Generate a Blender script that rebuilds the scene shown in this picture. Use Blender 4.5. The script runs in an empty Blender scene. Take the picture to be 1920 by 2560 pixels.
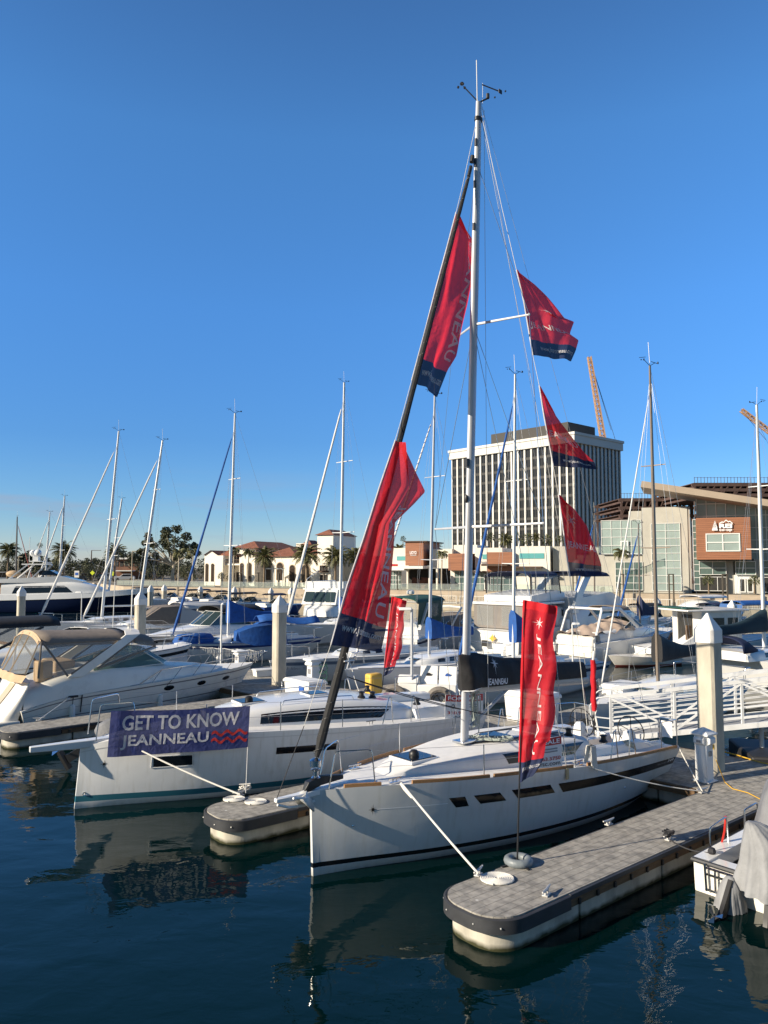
import bpy, bmesh, math, random
from mathutils import Vector, Matrix, noise
random.seed(7)
R = math.radians
sc = bpy.context.scene
COL = sc.collection
# ---------------------------------------------------------------- camera
CH, CF, CPT = 5.3, 1900.0, math.atan(134/1900)
cam_d = bpy.data.cameras.new('camera'); cam = bpy.data.objects.new('camera', cam_d); COL.objects.link(cam)
cam.location = (0, 0, CH); cam.rotation_euler = (math.pi/2+CPT, 0, 0)
cam_d.sensor_fit = 'VERTICAL'; cam_d.sensor_height = 36; cam_d.lens = 36*CF/2560
cam_d.clip_start = .1; cam_d.clip_end = 6000
sc.camera = cam
sc.render.resolution_x, sc.render.resolution_y = 768, 1024
# ---------------------------------------------------------------- light
SUN_EL = R(24); SUN_AZ = math.atan2(-.915, -.403)          # azimuth measured from +Y towards +X
w = bpy.data.worlds.new('World'); sc.world = w; w.use_nodes = True
nt = w.node_tree; bg = nt.nodes['Background']
sky = nt.nodes.new('ShaderNodeTexSky'); sky.sky_type = 'NISHITA'; sky.sun_disc = False
sky.sun_elevation = SUN_EL; sky.sun_rotation = SUN_AZ; sky.altitude = 0
sky.air_density = 1.0; sky.dust_density = 0.0; sky.ozone_density = 10.0
# thin marine haze low down and a few faint cloud streaks on the horizon
tc_ = nt.nodes.new('ShaderNodeTexCoord'); sp_ = nt.nodes.new('ShaderNodeSeparateXYZ'); nt.links.new(tc_.outputs['Generated'], sp_.inputs[0])
rm_ = nt.nodes.new('ShaderNodeValToRGB'); nt.links.new(sp_.outputs['Z'], rm_.inputs[0])
for i, (q, c) in enumerate(((0.0, (.84, .68, .60)), (.06, (.68, .65, .62)), (.16, (.60, .67, .69)), (.32, (.76, .90, .90)), (.5, (.90, 1.05, .97)), (.66, (.80, .85, .80)), (.85, (.36, .36, .34)))):  # unseen zenith end dimmed to cut the fill light
    e_ = rm_.color_ramp.elements[i] if i < 2 else rm_.color_ramp.elements.new(q)
    e_.position = q; e_.color = (*c, 1)
mul_ = nt.nodes.new('ShaderNodeMix'); mul_.data_type = 'RGBA'; mul_.blend_type = 'MULTIPLY'; mul_.inputs[0].default_value = 1
nt.links.new(sky.outputs[0], mul_.inputs[6]); nt.links.new(rm_.outputs[0], mul_.inputs[7])
cm_ = nt.nodes.new('ShaderNodeMapping'); cm_.inputs['Scale'].default_value = (3, 3, 26); nt.links.new(tc_.outputs['Generated'], cm_.inputs[0])
cn_ = nt.nodes.new('ShaderNodeTexNoise'); cn_.inputs['Scale'].default_value = 1.4; cn_.inputs['Detail'].default_value = 6; nt.links.new(cm_.outputs[0], cn_.inputs['Vector'])
cr_ = nt.nodes.new('ShaderNodeMapRange'); cr_.inputs[1].default_value = .5; cr_.inputs[2].default_value = .72; cr_.inputs[4].default_value = .75; nt.links.new(cn_.outputs['Fac'], cr_.inputs[0])
cz_ = nt.nodes.new('ShaderNodeMapRange'); cz_.inputs[1].default_value = .085; cz_.inputs[2].default_value = .125; cz_.inputs[3].default_value = 1; cz_.inputs[4].default_value = 0; nt.links.new(sp_.outputs['Z'], cz_.inputs[0])
cq_ = nt.nodes.new('ShaderNodeMath'); cq_.operation = 'MULTIPLY'; nt.links.new(cr_.outputs[0], cq_.inputs[0]); nt.links.new(cz_.outputs[0], cq_.inputs[1])
cx_ = nt.nodes.new('ShaderNodeMapRange'); cx_.inputs[1].default_value = .05; cx_.inputs[2].default_value = -.25; nt.links.new(sp_.outputs['X'], cx_.inputs[0])
cw_ = nt.nodes.new('ShaderNodeMath'); cw_.operation = 'MULTIPLY'; nt.links.new(cq_.outputs[0], cw_.inputs[0]); nt.links.new(cx_.outputs[0], cw_.inputs[1])
cl_ = nt.nodes.new('ShaderNodeMix'); cl_.data_type = 'RGBA'; cl_.inputs[7].default_value = (1.6, 1.9, 2.5, 1)
nt.links.new(cw_.outputs[0], cl_.inputs[0]); nt.links.new(mul_.outputs[2], cl_.inputs[6])
# unseen sky behind the camera, dimmed and warmed to cut fill on the hulls
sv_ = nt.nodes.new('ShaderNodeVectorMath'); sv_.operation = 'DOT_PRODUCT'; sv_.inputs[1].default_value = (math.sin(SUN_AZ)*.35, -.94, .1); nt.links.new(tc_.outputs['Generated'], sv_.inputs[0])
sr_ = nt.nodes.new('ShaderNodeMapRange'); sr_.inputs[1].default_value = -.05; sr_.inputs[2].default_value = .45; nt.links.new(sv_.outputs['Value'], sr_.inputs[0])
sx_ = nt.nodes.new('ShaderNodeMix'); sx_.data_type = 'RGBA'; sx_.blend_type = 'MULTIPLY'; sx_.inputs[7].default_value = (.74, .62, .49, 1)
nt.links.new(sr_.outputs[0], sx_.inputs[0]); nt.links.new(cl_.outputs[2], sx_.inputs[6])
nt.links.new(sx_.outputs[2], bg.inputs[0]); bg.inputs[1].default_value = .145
sl = bpy.data.lights.new('sun', 'SUN'); sun = bpy.data.objects.new('sun', sl); COL.objects.link(sun)
sl.energy = 5.0; sl.angle = R(.5); sl.color = (1, .88, .70)
sd = Vector((math.sin(SUN_AZ)*math.cos(SUN_EL), math.cos(SUN_AZ)*math.cos(SUN_EL), math.sin(SUN_EL)))
sun.rotation_euler = sd.to_track_quat('Z', 'Y').to_euler()
sc.view_settings.view_transform = 'Standard'; sc.view_settings.look = 'None'
sc.view_settings.exposure = 0.62; sc.view_settings.gamma = 1.0
# ---------------------------------------------------------------- pixel -> place
_cp, _sp = math.cos(CPT), math.sin(CPT)
def _ray(px, py):
    u = (px-960)/CF; v = (1280-py)/CF
    return Vector((u, _cp-v*_sp, _sp+v*_cp))
def atz(px, py, z=0.0):
    d = _ray(px, py); return Vector((0, 0, CH))+d*((z-CH)/d.z)
def aty(px, py, y):
    d = _ray(px, py); return Vector((0, 0, CH))+d*(y/d.y)
def zpx(py, y): return aty(960, py, y).z
# ---------------------------------------------------------------- materials
MATS = {}
def mat(name, col, rough=.5, metal=0.0, var=.0, vs=4.0, bump=0.0, bs=30.0, spec=.5, alpha=1.0, trans=0.0,
        stretch=None, col2=None, coat=0.0, streak=0.0):
    """procedural principled material: noise tints the colour, a second noise gives relief"""
    if name in MATS: return MATS[name]
    m = bpy.data.materials.new(name); m.use_nodes = True; t = m.node_tree; L = t.links
    b = t.nodes['Principled BSDF']
    b.inputs['Roughness'].default_value = rough; b.inputs['Metallic'].default_value = metal
    b.inputs['Specular IOR Level'].default_value = spec
    if coat: b.inputs['Coat Weight'].default_value = coat
    c = (*col, 1)
    tc = t.nodes.new('ShaderNodeTexCoord'); src = tc.outputs['Object']
    if stretch:
        mp = t.nodes.new('ShaderNodeMapping'); mp.inputs['Scale'].default_value = stretch
        L.new(src, mp.inputs[0]); src = mp.outputs[0]
    if var or col2:
        n = t.nodes.new('ShaderNodeTexNoise'); n.inputs['Scale'].default_value = vs; n.inputs['Detail'].default_value = 6
        n.inputs['Roughness'].default_value = .6
        L.new(src, n.inputs['Vector'])
        r = t.nodes.new('ShaderNodeValToRGB'); r.color_ramp.elements[0].position = .32; r.color_ramp.elements[1].position = .68
        if col2: c0, c1 = col2, col
        else: c0, c1 = [k*(1-var) for k in col], [min(1, k*(1+var)) for k in col]
        r.color_ramp.elements[0].color = (*c0, 1); r.color_ramp.elements[1].color = (*c1, 1)
        L.new(n.outputs['Fac'], r.inputs[0]); L.new(r.outputs[0], b.inputs['Base Color'])
        mr = t.nodes.new('ShaderNodeMapRange'); mr.inputs[3].default_value = max(0, rough-.08); mr.inputs[4].default_value = min(1, rough+.1)
        L.new(n.outputs['Fac'], mr.inputs[0]); L.new(mr.outputs[0], b.inputs['Roughness'])
    else: b.inputs['Base Color'].default_value = c
    if bump:
        n2 = t.nodes.new('ShaderNodeTexNoise'); n2.inputs['Scale'].default_value = bs; n2.inputs['Detail'].default_value = 4
        L.new(src, n2.inputs['Vector'])
        bp = t.nodes.new('ShaderNodeBump'); bp.inputs['Strength'].default_value = 1.0; bp.inputs['Distance'].default_value = bump
        L.new(n2.outputs['Fac'], bp.inputs['Height']); L.new(bp.outputs[0], b.inputs['Normal'])
    if trans: b.inputs['Transmission Weight'].default_value = trans
    if alpha < 1: b.inputs['Alpha'].default_value = alpha
    MATS[name] = m; return m
def cloth(name, col, thru=.18, transl=.35, rough=.85):
    """thin woven fabric: diffuse + translucent, a little open between the threads"""
    if name in MATS: return MATS[name]
    m = bpy.data.materials.new(name); m.use_nodes = True; t = m.node_tree; L = t.links
    for n in list(t.nodes): t.nodes.remove(n)
    o = t.nodes.new('ShaderNodeOutputMaterial')
    d = t.nodes.new('ShaderNodeBsdfPrincipled'); d.inputs['Roughness'].default_value = rough
    tr = t.nodes.new('ShaderNodeBsdfTranslucent'); tp = t.nodes.new('ShaderNodeBsdfTransparent')
    tc = t.nodes.new('ShaderNodeTexCoord'); n = t.nodes.new('ShaderNodeTexNoise'); n.inputs['Scale'].default_value = 3; n.inputs['Detail'].default_value = 5
    L.new(tc.outputs['Object'], n.inputs['Vector'])
    r = t.nodes.new('ShaderNodeValToRGB')
    r.color_ramp.elements[0].color = (*[k*.85 for k in col], 1); r.color_ramp.elements[1].color = (*[min(1, k*1.12) for k in col], 1)
    L.new(n.outputs['Fac'], r.inputs[0]); L.new(r.outputs[0], d.inputs['Base Color']); L.new(r.outputs[0], tr.inputs['Color'])
    n2 = t.nodes.new('ShaderNodeTexNoise'); n2.inputs['Scale'].default_value = 6; n2.inputs['Detail'].default_value = 7; n2.inputs['Distortion'].default_value = .8
    L.new(tc.outputs['Object'], n2.inputs['Vector'])
    bp = t.nodes.new('ShaderNodeBump'); bp.inputs['Distance'].default_value = .022; L.new(n2.outputs['Fac'], bp.inputs['Height'])
    L.new(bp.outputs[0], d.inputs['Normal']); L.new(bp.outputs[0], tr.inputs['Normal'])
    m1 = t.nodes.new('ShaderNodeMixShader'); m1.inputs[0].default_value = transl
    L.new(d.outputs[0], m1.inputs[1]); L.new(tr.outputs[0], m1.inputs[2])
    m2 = t.nodes.new('ShaderNodeMixShader'); m2.inputs[0].default_value = thru
    L.new(m1.outputs[0], m2.inputs[1]); L.new(tp.outputs[0], m2.inputs[2]); L.new(m2.outputs[0], o.inputs[0])
    MATS[name] = m; return m
def clearfilm(name, tint=(.9, .93, .95), mixf=.3, rough=.08):
    if name in MATS: return MATS[name]
    m = bpy.data.materials.new(name); m.use_nodes = True; t = m.node_tree; L = t.links
    for n in list(t.nodes): t.nodes.remove(n)
    o = t.nodes.new('ShaderNodeOutputMaterial'); g = t.nodes.new('ShaderNodeBsdfPrincipled')
    g.inputs['Roughness'].default_value = rough; g.inputs['Base Color'].default_value = (*tint, 1)
    tp = t.nodes.new('ShaderNodeBsdfTransparent'); tp.inputs[0].default_value = (*tint, 1)
    mx = t.nodes.new('ShaderNodeMixShader'); mx.inputs[0].default_value = mixf
    L.new(tp.outputs[0], mx.inputs[1]); L.new(g.outputs[0], mx.inputs[2]); L.new(mx.outputs[0], o.inputs[0])
    MATS[name] = m; return m

GEL = mat('gelcoat', (.74, .74, .73), .22, var=.03, vs=1.2, coat=.3)
GELW = mat('gelcoat_warm', (.74, .71, .65), .28, var=.05, vs=2.0)
def hull_mat(name, col, stain):
    """gelcoat with faint vertical run marks, scum along the waterline and slightly wavy gloss"""
    m = mat(name, col, .2, var=.035, vs=1.1, coat=.25, bump=.006, bs=1.6, stretch=(1, 1, 1.4)); t = m.node_tree; L = t.links; b = t.nodes['Principled BSDF']; src = b.inputs['Base Color'].links[0].from_socket
    g = t.nodes.new('ShaderNodeTexCoord'); mp = t.nodes.new('ShaderNodeMapping'); mp.inputs['Scale'].default_value = (5, 5, .35); n = t.nodes.new('ShaderNodeTexNoise'); n.inputs['Scale'].default_value = 2; n.inputs['Detail'].default_value = 6
    L.new(g.outputs['Object'], mp.inputs[0]); L.new(mp.outputs[0], n.inputs['Vector']); s = t.nodes.new('ShaderNodeSeparateXYZ'); L.new(g.outputs['Object'], s.inputs[0])
    z = t.nodes.new('ShaderNodeMapRange'); z.inputs[1].default_value = 0; z.inputs[2].default_value = .16; z.inputs[3].default_value = .9; z.inputs[4].default_value = 0; L.new(s.outputs['Z'], z.inputs[0])
    r = t.nodes.new('ShaderNodeMapRange'); r.inputs[1].default_value = .52; r.inputs[2].default_value = .8; r.inputs[4].default_value = .35; L.new(n.outputs['Fac'], r.inputs[0])
    q = t.nodes.new('ShaderNodeMath'); q.operation = 'MULTIPLY'; L.new(z.outputs[0], q.inputs[0]); L.new(n.outputs['Fac'], q.inputs[1])
    a = t.nodes.new('ShaderNodeMath'); a.operation = 'MAXIMUM'; L.new(q.outputs[0], a.inputs[0]); L.new(r.outputs[0], a.inputs[1])
    x = t.nodes.new('ShaderNodeMix'); x.data_type = 'RGBA'; x.inputs[7].default_value = (*stain, 1); L.new(a.outputs[0], x.inputs[0]); L.new(src, x.inputs[6]); L.new(x.outputs[2], b.inputs['Base Color']); return m
HULLW = hull_mat('hull_white', (.80, .80, .79), (.42, .39, .30))
HULLG = hull_mat('hull_pearl', (.60, .61, .605), (.38, .36, .28))
DECKW = mat('deck_nonskid', (.74, .73, .71), .6, var=.05, vs=6, bump=.002, bs=140)
DECKB = mat('deck_blue', (.12, .22, .42), .6, var=.1, vs=6)
BLACKG = mat('black_stripe', (.012, .013, .015), .2)
TEALS = mat('teal_stripe', (.035, .16, .21), .3)
NAVYH = mat('navy_hull', (.010, .016, .05), .12, coat=.5)
BLUEST = mat('blue_stripe', (.02, .05, .2), .3)
GREYH = mat('grey_hull', (.55, .56, .57), .3, var=.04, vs=2)
REDB = mat('red_bottom', (.22, .03, .02), .6)
DGLASS = mat('dark_glass', (.008, .010, .014), .06, spec=.6)
SGLASS = mat('smoked_glass', (.03, .05, .055), .05, spec=.7)
WGLASS = clearfilm('windscreen_glass', (.22, .34, .32), .3, .03)
VINYL = clearfilm('clear_vinyl', (.78, .80, .80), .17, .15)
ALU = mat('mast_aluminium', (.50, .51, .53), .42, metal=.25, var=.05, vs=3)
WMAST = mat('white_mast', (.72, .72, .70), .35, var=.04, vs=2)
BMAST = mat('bronze_mast', (.26, .21, .165), .4, metal=.3, var=.1, vs=3)
STEEL = mat('stainless', (.62, .63, .64), .18, metal=1.0)
WIRE = mat('rigging_wire', (.42, .43, .45), .35, metal=.6)
DWIRE = mat('dark_line', (.02, .02, .025), .7)
TEAK = mat('teak', (.30, .16, .065), .6, var=.3, vs=3, stretch=(2, 30, 30))
ROPEW = mat('white_rope', (.68, .66, .61), .9, var=.12, vs=60, bump=.004, bs=180)
ROPEY = mat('yellow_hose', (.62, .36, .03), .6)
BLACKC = mat('black_canvas', (.012, .012, .014), .75, var=.25, vs=5, bump=.012, bs=7)
FURLK = mat('furled_dark_cloth', (.018, .018, .019), .8, var=.4, vs=8, bump=.01, bs=10)
BLUEC = mat('blue_canvas', (.008, .075, .29), .75, var=.2, vs=5, bump=.012, bs=6)
NAVYC = mat('navy_canvas', (.010, .018, .06), .8, var=.2, vs=5, bump=.012, bs=6)
TANC = mat('tan_canvas', (.20, .165, .135), .85, var=.12, vs=4, bump=.006, bs=9)
SANDC = mat('sand_trim', (.52, .37, .23), .8, var=.1, vs=4)
GREENC = mat('green_canvas', (.012, .075, .055), .8, var=.2, vs=4, bump=.01, bs=6)
GREYC = mat('grey_cover', (.25, .255, .265), .7, var=.16, vs=3, bump=.03, bs=4)
DGREYC = mat('dark_grey_cover', (.16, .165, .18), .65, var=.15, vs=3, bump=.02, bs=5)
TEALC = mat('dark_teal_canvas', (.012, .035, .05), .8, var=.2, vs=4, bump=.012, bs=6)
RED = mat('red_plastic', (.5, .03, .02), .4)
YEL = mat('yellow_box', (.68, .42, .07), .5, var=.05, vs=3)
BLKP = mat('black_plastic', (.015, .015, .016), .45)
WHTP = mat('white_plastic', (.74, .73, .70), .4, var=.04, vs=3)
PEDW = mat('pedestal_white', (.76, .76, .75), .45, var=.03, vs=4)
RUBB = mat('grey_rubber', (.035, .037, .042), .55, var=.2, vs=4)
CLEATM = mat('galvanised', (.55, .54, .52), .5, metal=.5, var=.1, vs=20)
WOODF = mat('dock_timber', (.13, .075, .035), .7, var=.35, vs=4, stretch=(1, 1, 6))
WLET = mat('white_lettering', (.85, .85, .86), .6)
BLET = mat('black_lettering', (.01, .01, .012), .5)
REDLET = mat('red_lettering', (.45, .02, .02), .5)
BLUELET = mat('blue_lettering', (.02, .10, .42), .5)
GOLDLET = mat('gold_lettering', (.65, .40, .04), .5)
GREYLET = mat('grey_lettering', (.25, .25, .26), .5)
FRED = cloth('red_flag_cloth', (.84, .028, .045), .05, .58)
FREDS = cloth('red_sleeve_cloth', (.74, .016, .028), .0, .25)
FNAVY = cloth('navy_flag_cloth', (.012, .022, .075), .05, .25)
FWHT = cloth('white_print', (.85, .83, .84), .05, .35)
BANB = cloth('blue_banner_cloth', (.036, .050, .19), .03, .1)
BANR = cloth('red_print', (.62, .04, .035), .05, .2)
# ---------------------------------------------------------------- mesh builder
class MB:
    def __init__(s, M=None): s.v = []; s.f = []; s.m = []; s.M = M
    def add(s, vs, fs, mi=0):
        o = len(s.v)
        s.v += [tuple(v) for v in vs]
        for f in fs: s.f.append(tuple(o+i for i in f)); s.m.append(mi)
        return s
    def box(s, c, d, mi=0, rz=0.0, M=None):
        x, y, z = d[0]/2, d[1]/2, d[2]/2
        vs = [Vector(p) for p in [(-x,-y,-z),(x,-y,-z),(x,y,-z),(-x,y,-z),(-x,-y,z),(x,-y,z),(x,y,z),(-x,y,z)]]
        if rz:
            q = Matrix.Rotation(rz, 3, 'Z'); vs = [q @ v for v in vs]
        if M is not None: vs = [M @ v for v in vs]
        return s.add([v+Vector(c) for v in vs], [(3,2,1,0),(4,5,6,7),(0,1,5,4),(1,2,6,5),(2,3,7,6),(3,0,4,7)], mi)
    def hexa(s, p, mi=0):     # 8 points, bottom ring then top ring
        return s.add(p, [(3,2,1,0),(4,5,6,7),(0,1,5,4),(1,2,6,5),(2,3,7,6),(3,0,4,7)], mi)
    def tube(s, pts, r, n=6, mi=0, caps=True, flat=1.0):
        pts = [Vector(p) for p in pts]; k = len(pts)
        rr = r if isinstance(r, (list, tuple)) else [r]*k
        up = None; vs = []
        for i in range(k):
            a = pts[max(i-1, 0)]; b = pts[min(i+1, k-1)]; t = (b-a).normalized() if (b-a).length > 1e-9 else Vector((0, 0, 1))
            if up is None: up = (Vector((1, 0, 0))-t*t.x).normalized() if abs(t.z) > .95 else (Vector((0, 0, 1))-t*t.z).normalized()
            else: up = (up-t*up.dot(t)).normalized()
            sd_ = t.cross(up)
            for j in range(n):
                an = 2*math.pi*j/n; vs.append(pts[i]+(up*math.cos(an)+sd_*math.sin(an)*flat)*rr[i])
        fs = [(i*n+j, i*n+(j+1) % n, (i+1)*n+(j+1) % n, (i+1)*n+j) for i in range(k-1) for j in range(n)]
        if caps: fs += [tuple(reversed(range(n))), tuple((k-1)*n+j for j in range(n))]
        return s.add(vs, fs, mi)
    def beam(s, p, q, w_, h_, mi=0, up=(0, 0, 1)):
        p, q, up = Vector(p), Vector(q), Vector(up); t = (q-p).normalized()
        if abs(t.dot(up)) > .98: up = Vector((1, 0, 0))
        a = t.cross(up).normalized()*(w_/2); b = a.cross(t).normalized()*(h_/2)
        return s.hexa([p-a-b, p+a-b, p+a+b, p-a+b, q-a-b, q+a-b, q+a+b, q-a+b], mi)
    def grid(s, fn, nu, nv, mi=0, flip=False):
        vs = [fn(i/nu, j/nv) for i in range(nu+1) for j in range(nv+1)]; fs = []
        for i in range(nu):
            for j in range(nv):
                a = i*(nv+1)+j; q = (a, a+nv+1, a+nv+2, a+1)
                fs.append(q[::-1] if flip else q)
        return s.add(vs, fs, mi)
    def rings(s, rs, mi=0, closed=True, caps=True, mis=None):
        n = len(rs[0]); vs = [p for r in rs for p in r]; k = len(rs); e = n if closed else n-1
        o = len(s.v); s.v += [tuple(v) for v in vs]
        for i in range(k-1):
            for j in range(e):
                s.f.append((o+i*n+j, o+i*n+(j+1) % n, o+(i+1)*n+(j+1) % n, o+(i+1)*n+j)); s.m.append(mis[j] if mis else mi)
        if caps:
            s.f.append(tuple(o+j for j in reversed(range(n)))); s.m.append(mi)
            s.f.append(tuple(o+(k-1)*n+j for j in range(n))); s.m.append(mi)
        return s
    def lathe(s, prof, c=(0, 0, 0), n=16, mi=0, sx=1, sy=1):
        return s.rings([[(c[0]+r*sx*math.cos(2*math.pi*j/n), c[1]+r*sy*math.sin(2*math.pi*j/n), c[2]+z) for j in range(n)] for r, z in prof], mi)
    def prism(s, poly, z0, z1, mi=0, mi_top=None):
        n = len(poly); vs = [(x, y, z0) for x, y in poly]+[(x, y, z1) for x, y in poly]
        s.add(vs, [(i, (i+1) % n, n+(i+1) % n, n+i) for i in range(n)]+[tuple(reversed(range(n)))], mi)
        s.f.append(tuple(len(s.v)-n+i for i in range(n))); s.m.append(mi if mi_top is None else mi_top); return s
    def ball(s, c, r, n=10, mi=0):
        if not isinstance(r, (tuple, list)): r = (r, r, r)
        k = max(4, n//2)
        return s.rings([[(c[0]+r[0]*max(.02, math.sin(math.pi*i/k))*math.cos(2*math.pi*j/n), c[1]+r[1]*max(.02, math.sin(math.pi*i/k))*math.sin(2*math.pi*j/n), c[2]-r[2]*math.cos(math.pi*i/k)) for j in range(n)] for i in range(k+1)], mi)
    def ring(s, c, ax, R_, r, n=24, m=6, mi=0):
        ax = Vector(ax).normalized(); a = ax.orthogonal().normalized(); b = ax.cross(a); c = Vector(c); vs = []
        for i in range(n):
            d = a*math.cos(2*math.pi*i/n)+b*math.sin(2*math.pi*i/n)
            for j in range(m):
                vs.append(c+d*(R_+r*math.cos(2*math.pi*j/m))+ax*(r*math.sin(2*math.pi*j/m)))
        return s.add(vs, [(i*m+j, ((i+1) % n)*m+j, ((i+1) % n)*m+(j+1) % m, i*m+(j+1) % m) for i in range(n) for j in range(m)], mi)
    def build(s, name, mats, parent=None, ang=38, bevel=0.0, fix=True):
        me = bpy.data.meshes.new(name); me.from_pydata(s.v, [], s.f); me.update()
        mats = mats if isinstance(mats, (list, tuple)) else [mats]
        for m_ in mats: me.materials.append(m_)
        if len(mats) > 1: me.polygons.foreach_set('material_index', s.m)
        if fix:
            bm = bmesh.new(); bm.from_mesh(me); bmesh.ops.recalc_face_normals(bm, faces=bm.faces); bm.to_mesh(me); bm.free()
        if ang:
            me.polygons.foreach_set('use_smooth', [True]*len(me.polygons)); me.set_sharp_from_angle(angle=R(ang))
        o = bpy.data.objects.new(name, me); COL.objects.link(o)
        if parent: o.parent = parent
        if bevel:
            b = o.modifiers.new('bevel', 'BEVEL'); b.width = bevel; b.segments = 2; b.limit_method = 'ANGLE'
        return o
def tag(o, label, cat, group=None, kind=None):
    if label: o['label'] = label
    if cat: o['category'] = cat
    if group: o['group'] = group
    if kind: o['kind'] = kind
    return o
def thing(name, label, cat, loc=(0, 0, 0), rz=0.0, group=None):
    o = bpy.data.objects.new(name, None); COL.objects.link(o); o.empty_display_size = .3
    o.location = loc; o.rotation_euler = (0, 0, rz); return tag(o, label, cat, group)
def copy_tree(o, loc=None, rz=None, label=None, scale=None, parent=None):
    c = o.copy(); COL.objects.link(c)
    if parent: c.parent = parent
    if loc is not None: c.location = loc
    if rz is not None: c.rotation_euler = (0, 0, rz)
    if scale is not None: c.scale = scale if isinstance(scale, (tuple, list)) else (scale,)*3
    if label: c['label'] = label
    for ch in list(o.children): copy_tree(ch, parent=c)
    return c
def catenary(a, b, sag, n=10):
    a, b = Vector(a), Vector(b)
    return [a.lerp(b, i/n)-Vector((0, 0, sag*4*(i/n)*(1-i/n))) for i in range(n+1)]
# ---------------------------------------------------------------- lettering
def text2d(s, bold=0.0):
    cu = bpy.data.curves.new('t', 'FONT'); cu.body = s; cu.size = 1; cu.offset = bold; cu.resolution_u = 3
    o = bpy.data.objects.new('t', cu); COL.objects.link(o)
    me = bpy.data.meshes.new_from_object(o)
    vs = [(v.co.x, v.co.y) for v in me.vertices]; fs = [tuple(p.vertices) for p in me.polygons]
    bpy.data.objects.remove(o); bpy.data.curves.remove(cu); bpy.data.meshes.remove(me)
    x0, x1 = min(v[0] for v in vs), max(v[0] for v in vs); y0, y1 = min(v[1] for v in vs), max(v[1] for v in vs)
    return [((v[0]-x0)/(x1-x0), (v[1]-y0)/(y1-y0)) for v in vs], fs
def cut2d(vs, fs, nx, ny):
    if nx < 2 and ny < 2: return vs, fs
    bm = bmesh.new(); bv = [bm.verts.new((x, y, 0)) for x, y in vs]
    for f in fs:
        try: bm.faces.new([bv[i] for i in f])
        except ValueError: pass
    for n, ax in ((nx, 0), (ny, 1)):
        for i in range(1, n):
            co = [0, 0, 0]; no = [0, 0, 0]; co[ax] = i/n; no[ax] = 1
            bmesh.ops.bisect_plane(bm, geom=bm.verts[:]+bm.edges[:]+bm.faces[:], plane_co=co, plane_no=no)
    bm.verts.index_update()
    r = [(v.co.x, v.co.y) for v in bm.verts], [tuple(v.index for v in f.verts) for f in bm.faces]
    bm.free(); return r
def lettering(s, rect, fn, m, parent, nx=1, ny=1, bold=0.0, turn=0, name='lettering'):
    """fits text into rect (u0,v0,u1,v1); fn(u,v) -> point; turn=1 reads downwards"""
    vs, fs = cut2d(*text2d(s, bold), nx, ny); u0, v0, u1, v1 = rect; mb = MB()
    def q(x, y):
        if turn == 1: x, y = y, 1-x
        return fn(u0+(u1-u0)*x, v0+(v1-v0)*y)
    mb.add([q(x, y) for x, y in vs], fs)
    return mb.build(name, m, parent, ang=0, fix=False)
def star2d(n=8, long=(1, .62), inner=.2):
    p = []
    for i in range(2*n):
        a = math.pi*i/n+math.pi/2
        r = inner if i % 2 else (long[0] if (i//2) % 2 == 0 else long[1])
        p.append((r*math.cos(a), r*math.sin(a)))
    return p
def emblem(fn, c, ru, rv, m, parent, name='emblem', inner=.2):
    p = star2d(inner=inner); mb = MB()
    vs = [fn(c[0], c[1])]+[fn(c[0]+ru*x, c[1]+rv*y) for x, y in p]; n = len(p)
    mb.add(vs, [(0, 1+i, 1+(i+1) % n) for i in range(n)])
    return mb.build(name, m, parent, ang=0, fix=False)
def quadmap(a, b, c):
    """u,v in 0..1 over the parallelogram a (origin), b (u end), c (v end)"""
    a, b, c = Vector(a), Vector(b), Vector(c)
    return lambda u, v: a+(b-a)*u+(c-a)*v
def itp(tab, x):
    """smooth (monotone-ish cubic) interpolation in a table of (x, y)"""
    n = len(tab)
    if x <= tab[0][0]: return tab[0][1]
    if x >= tab[-1][0]: return tab[-1][1]
    i = 0
    while x > tab[i+1][0]: i += 1
    def sl(k):
        a = tab[max(k-1, 0)]; b = tab[min(k+1, n-1)]
        return (b[1]-a[1])/(b[0]-a[0])
    x0, y0 = tab[i]; x1, y1 = tab[i+1]; h = x1-x0; t = (x-x0)/h
    return ((2*t**3-3*t*t+1)*y0 + (t**3-2*t*t+t)*h*sl(i) + (3*t*t-2*t**3)*y1 + (t**3-t*t)*h*sl(i+1))

SAIL_D = [(0, .015), (.06, .2), (.15, .44), (.28, .7), (.45, .91), (.62, 1), (.8, .98), (1, .91)]
SAIL_W = [(0, .006), (.1, .16), (.25, .44), (.45, .7), (.65, .8), (.82, .74), (.94, .58), (1, .5)]
MOTO_D = [(0, .02), (.06, .3), (.15, .6), (.28, .84), (.42, .97), (.6, 1), (1, .95)]
MOTO_W = [(0, .008), (.1, .2), (.25, .52), (.45, .78), (.7, .86), (1, .84)]

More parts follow.
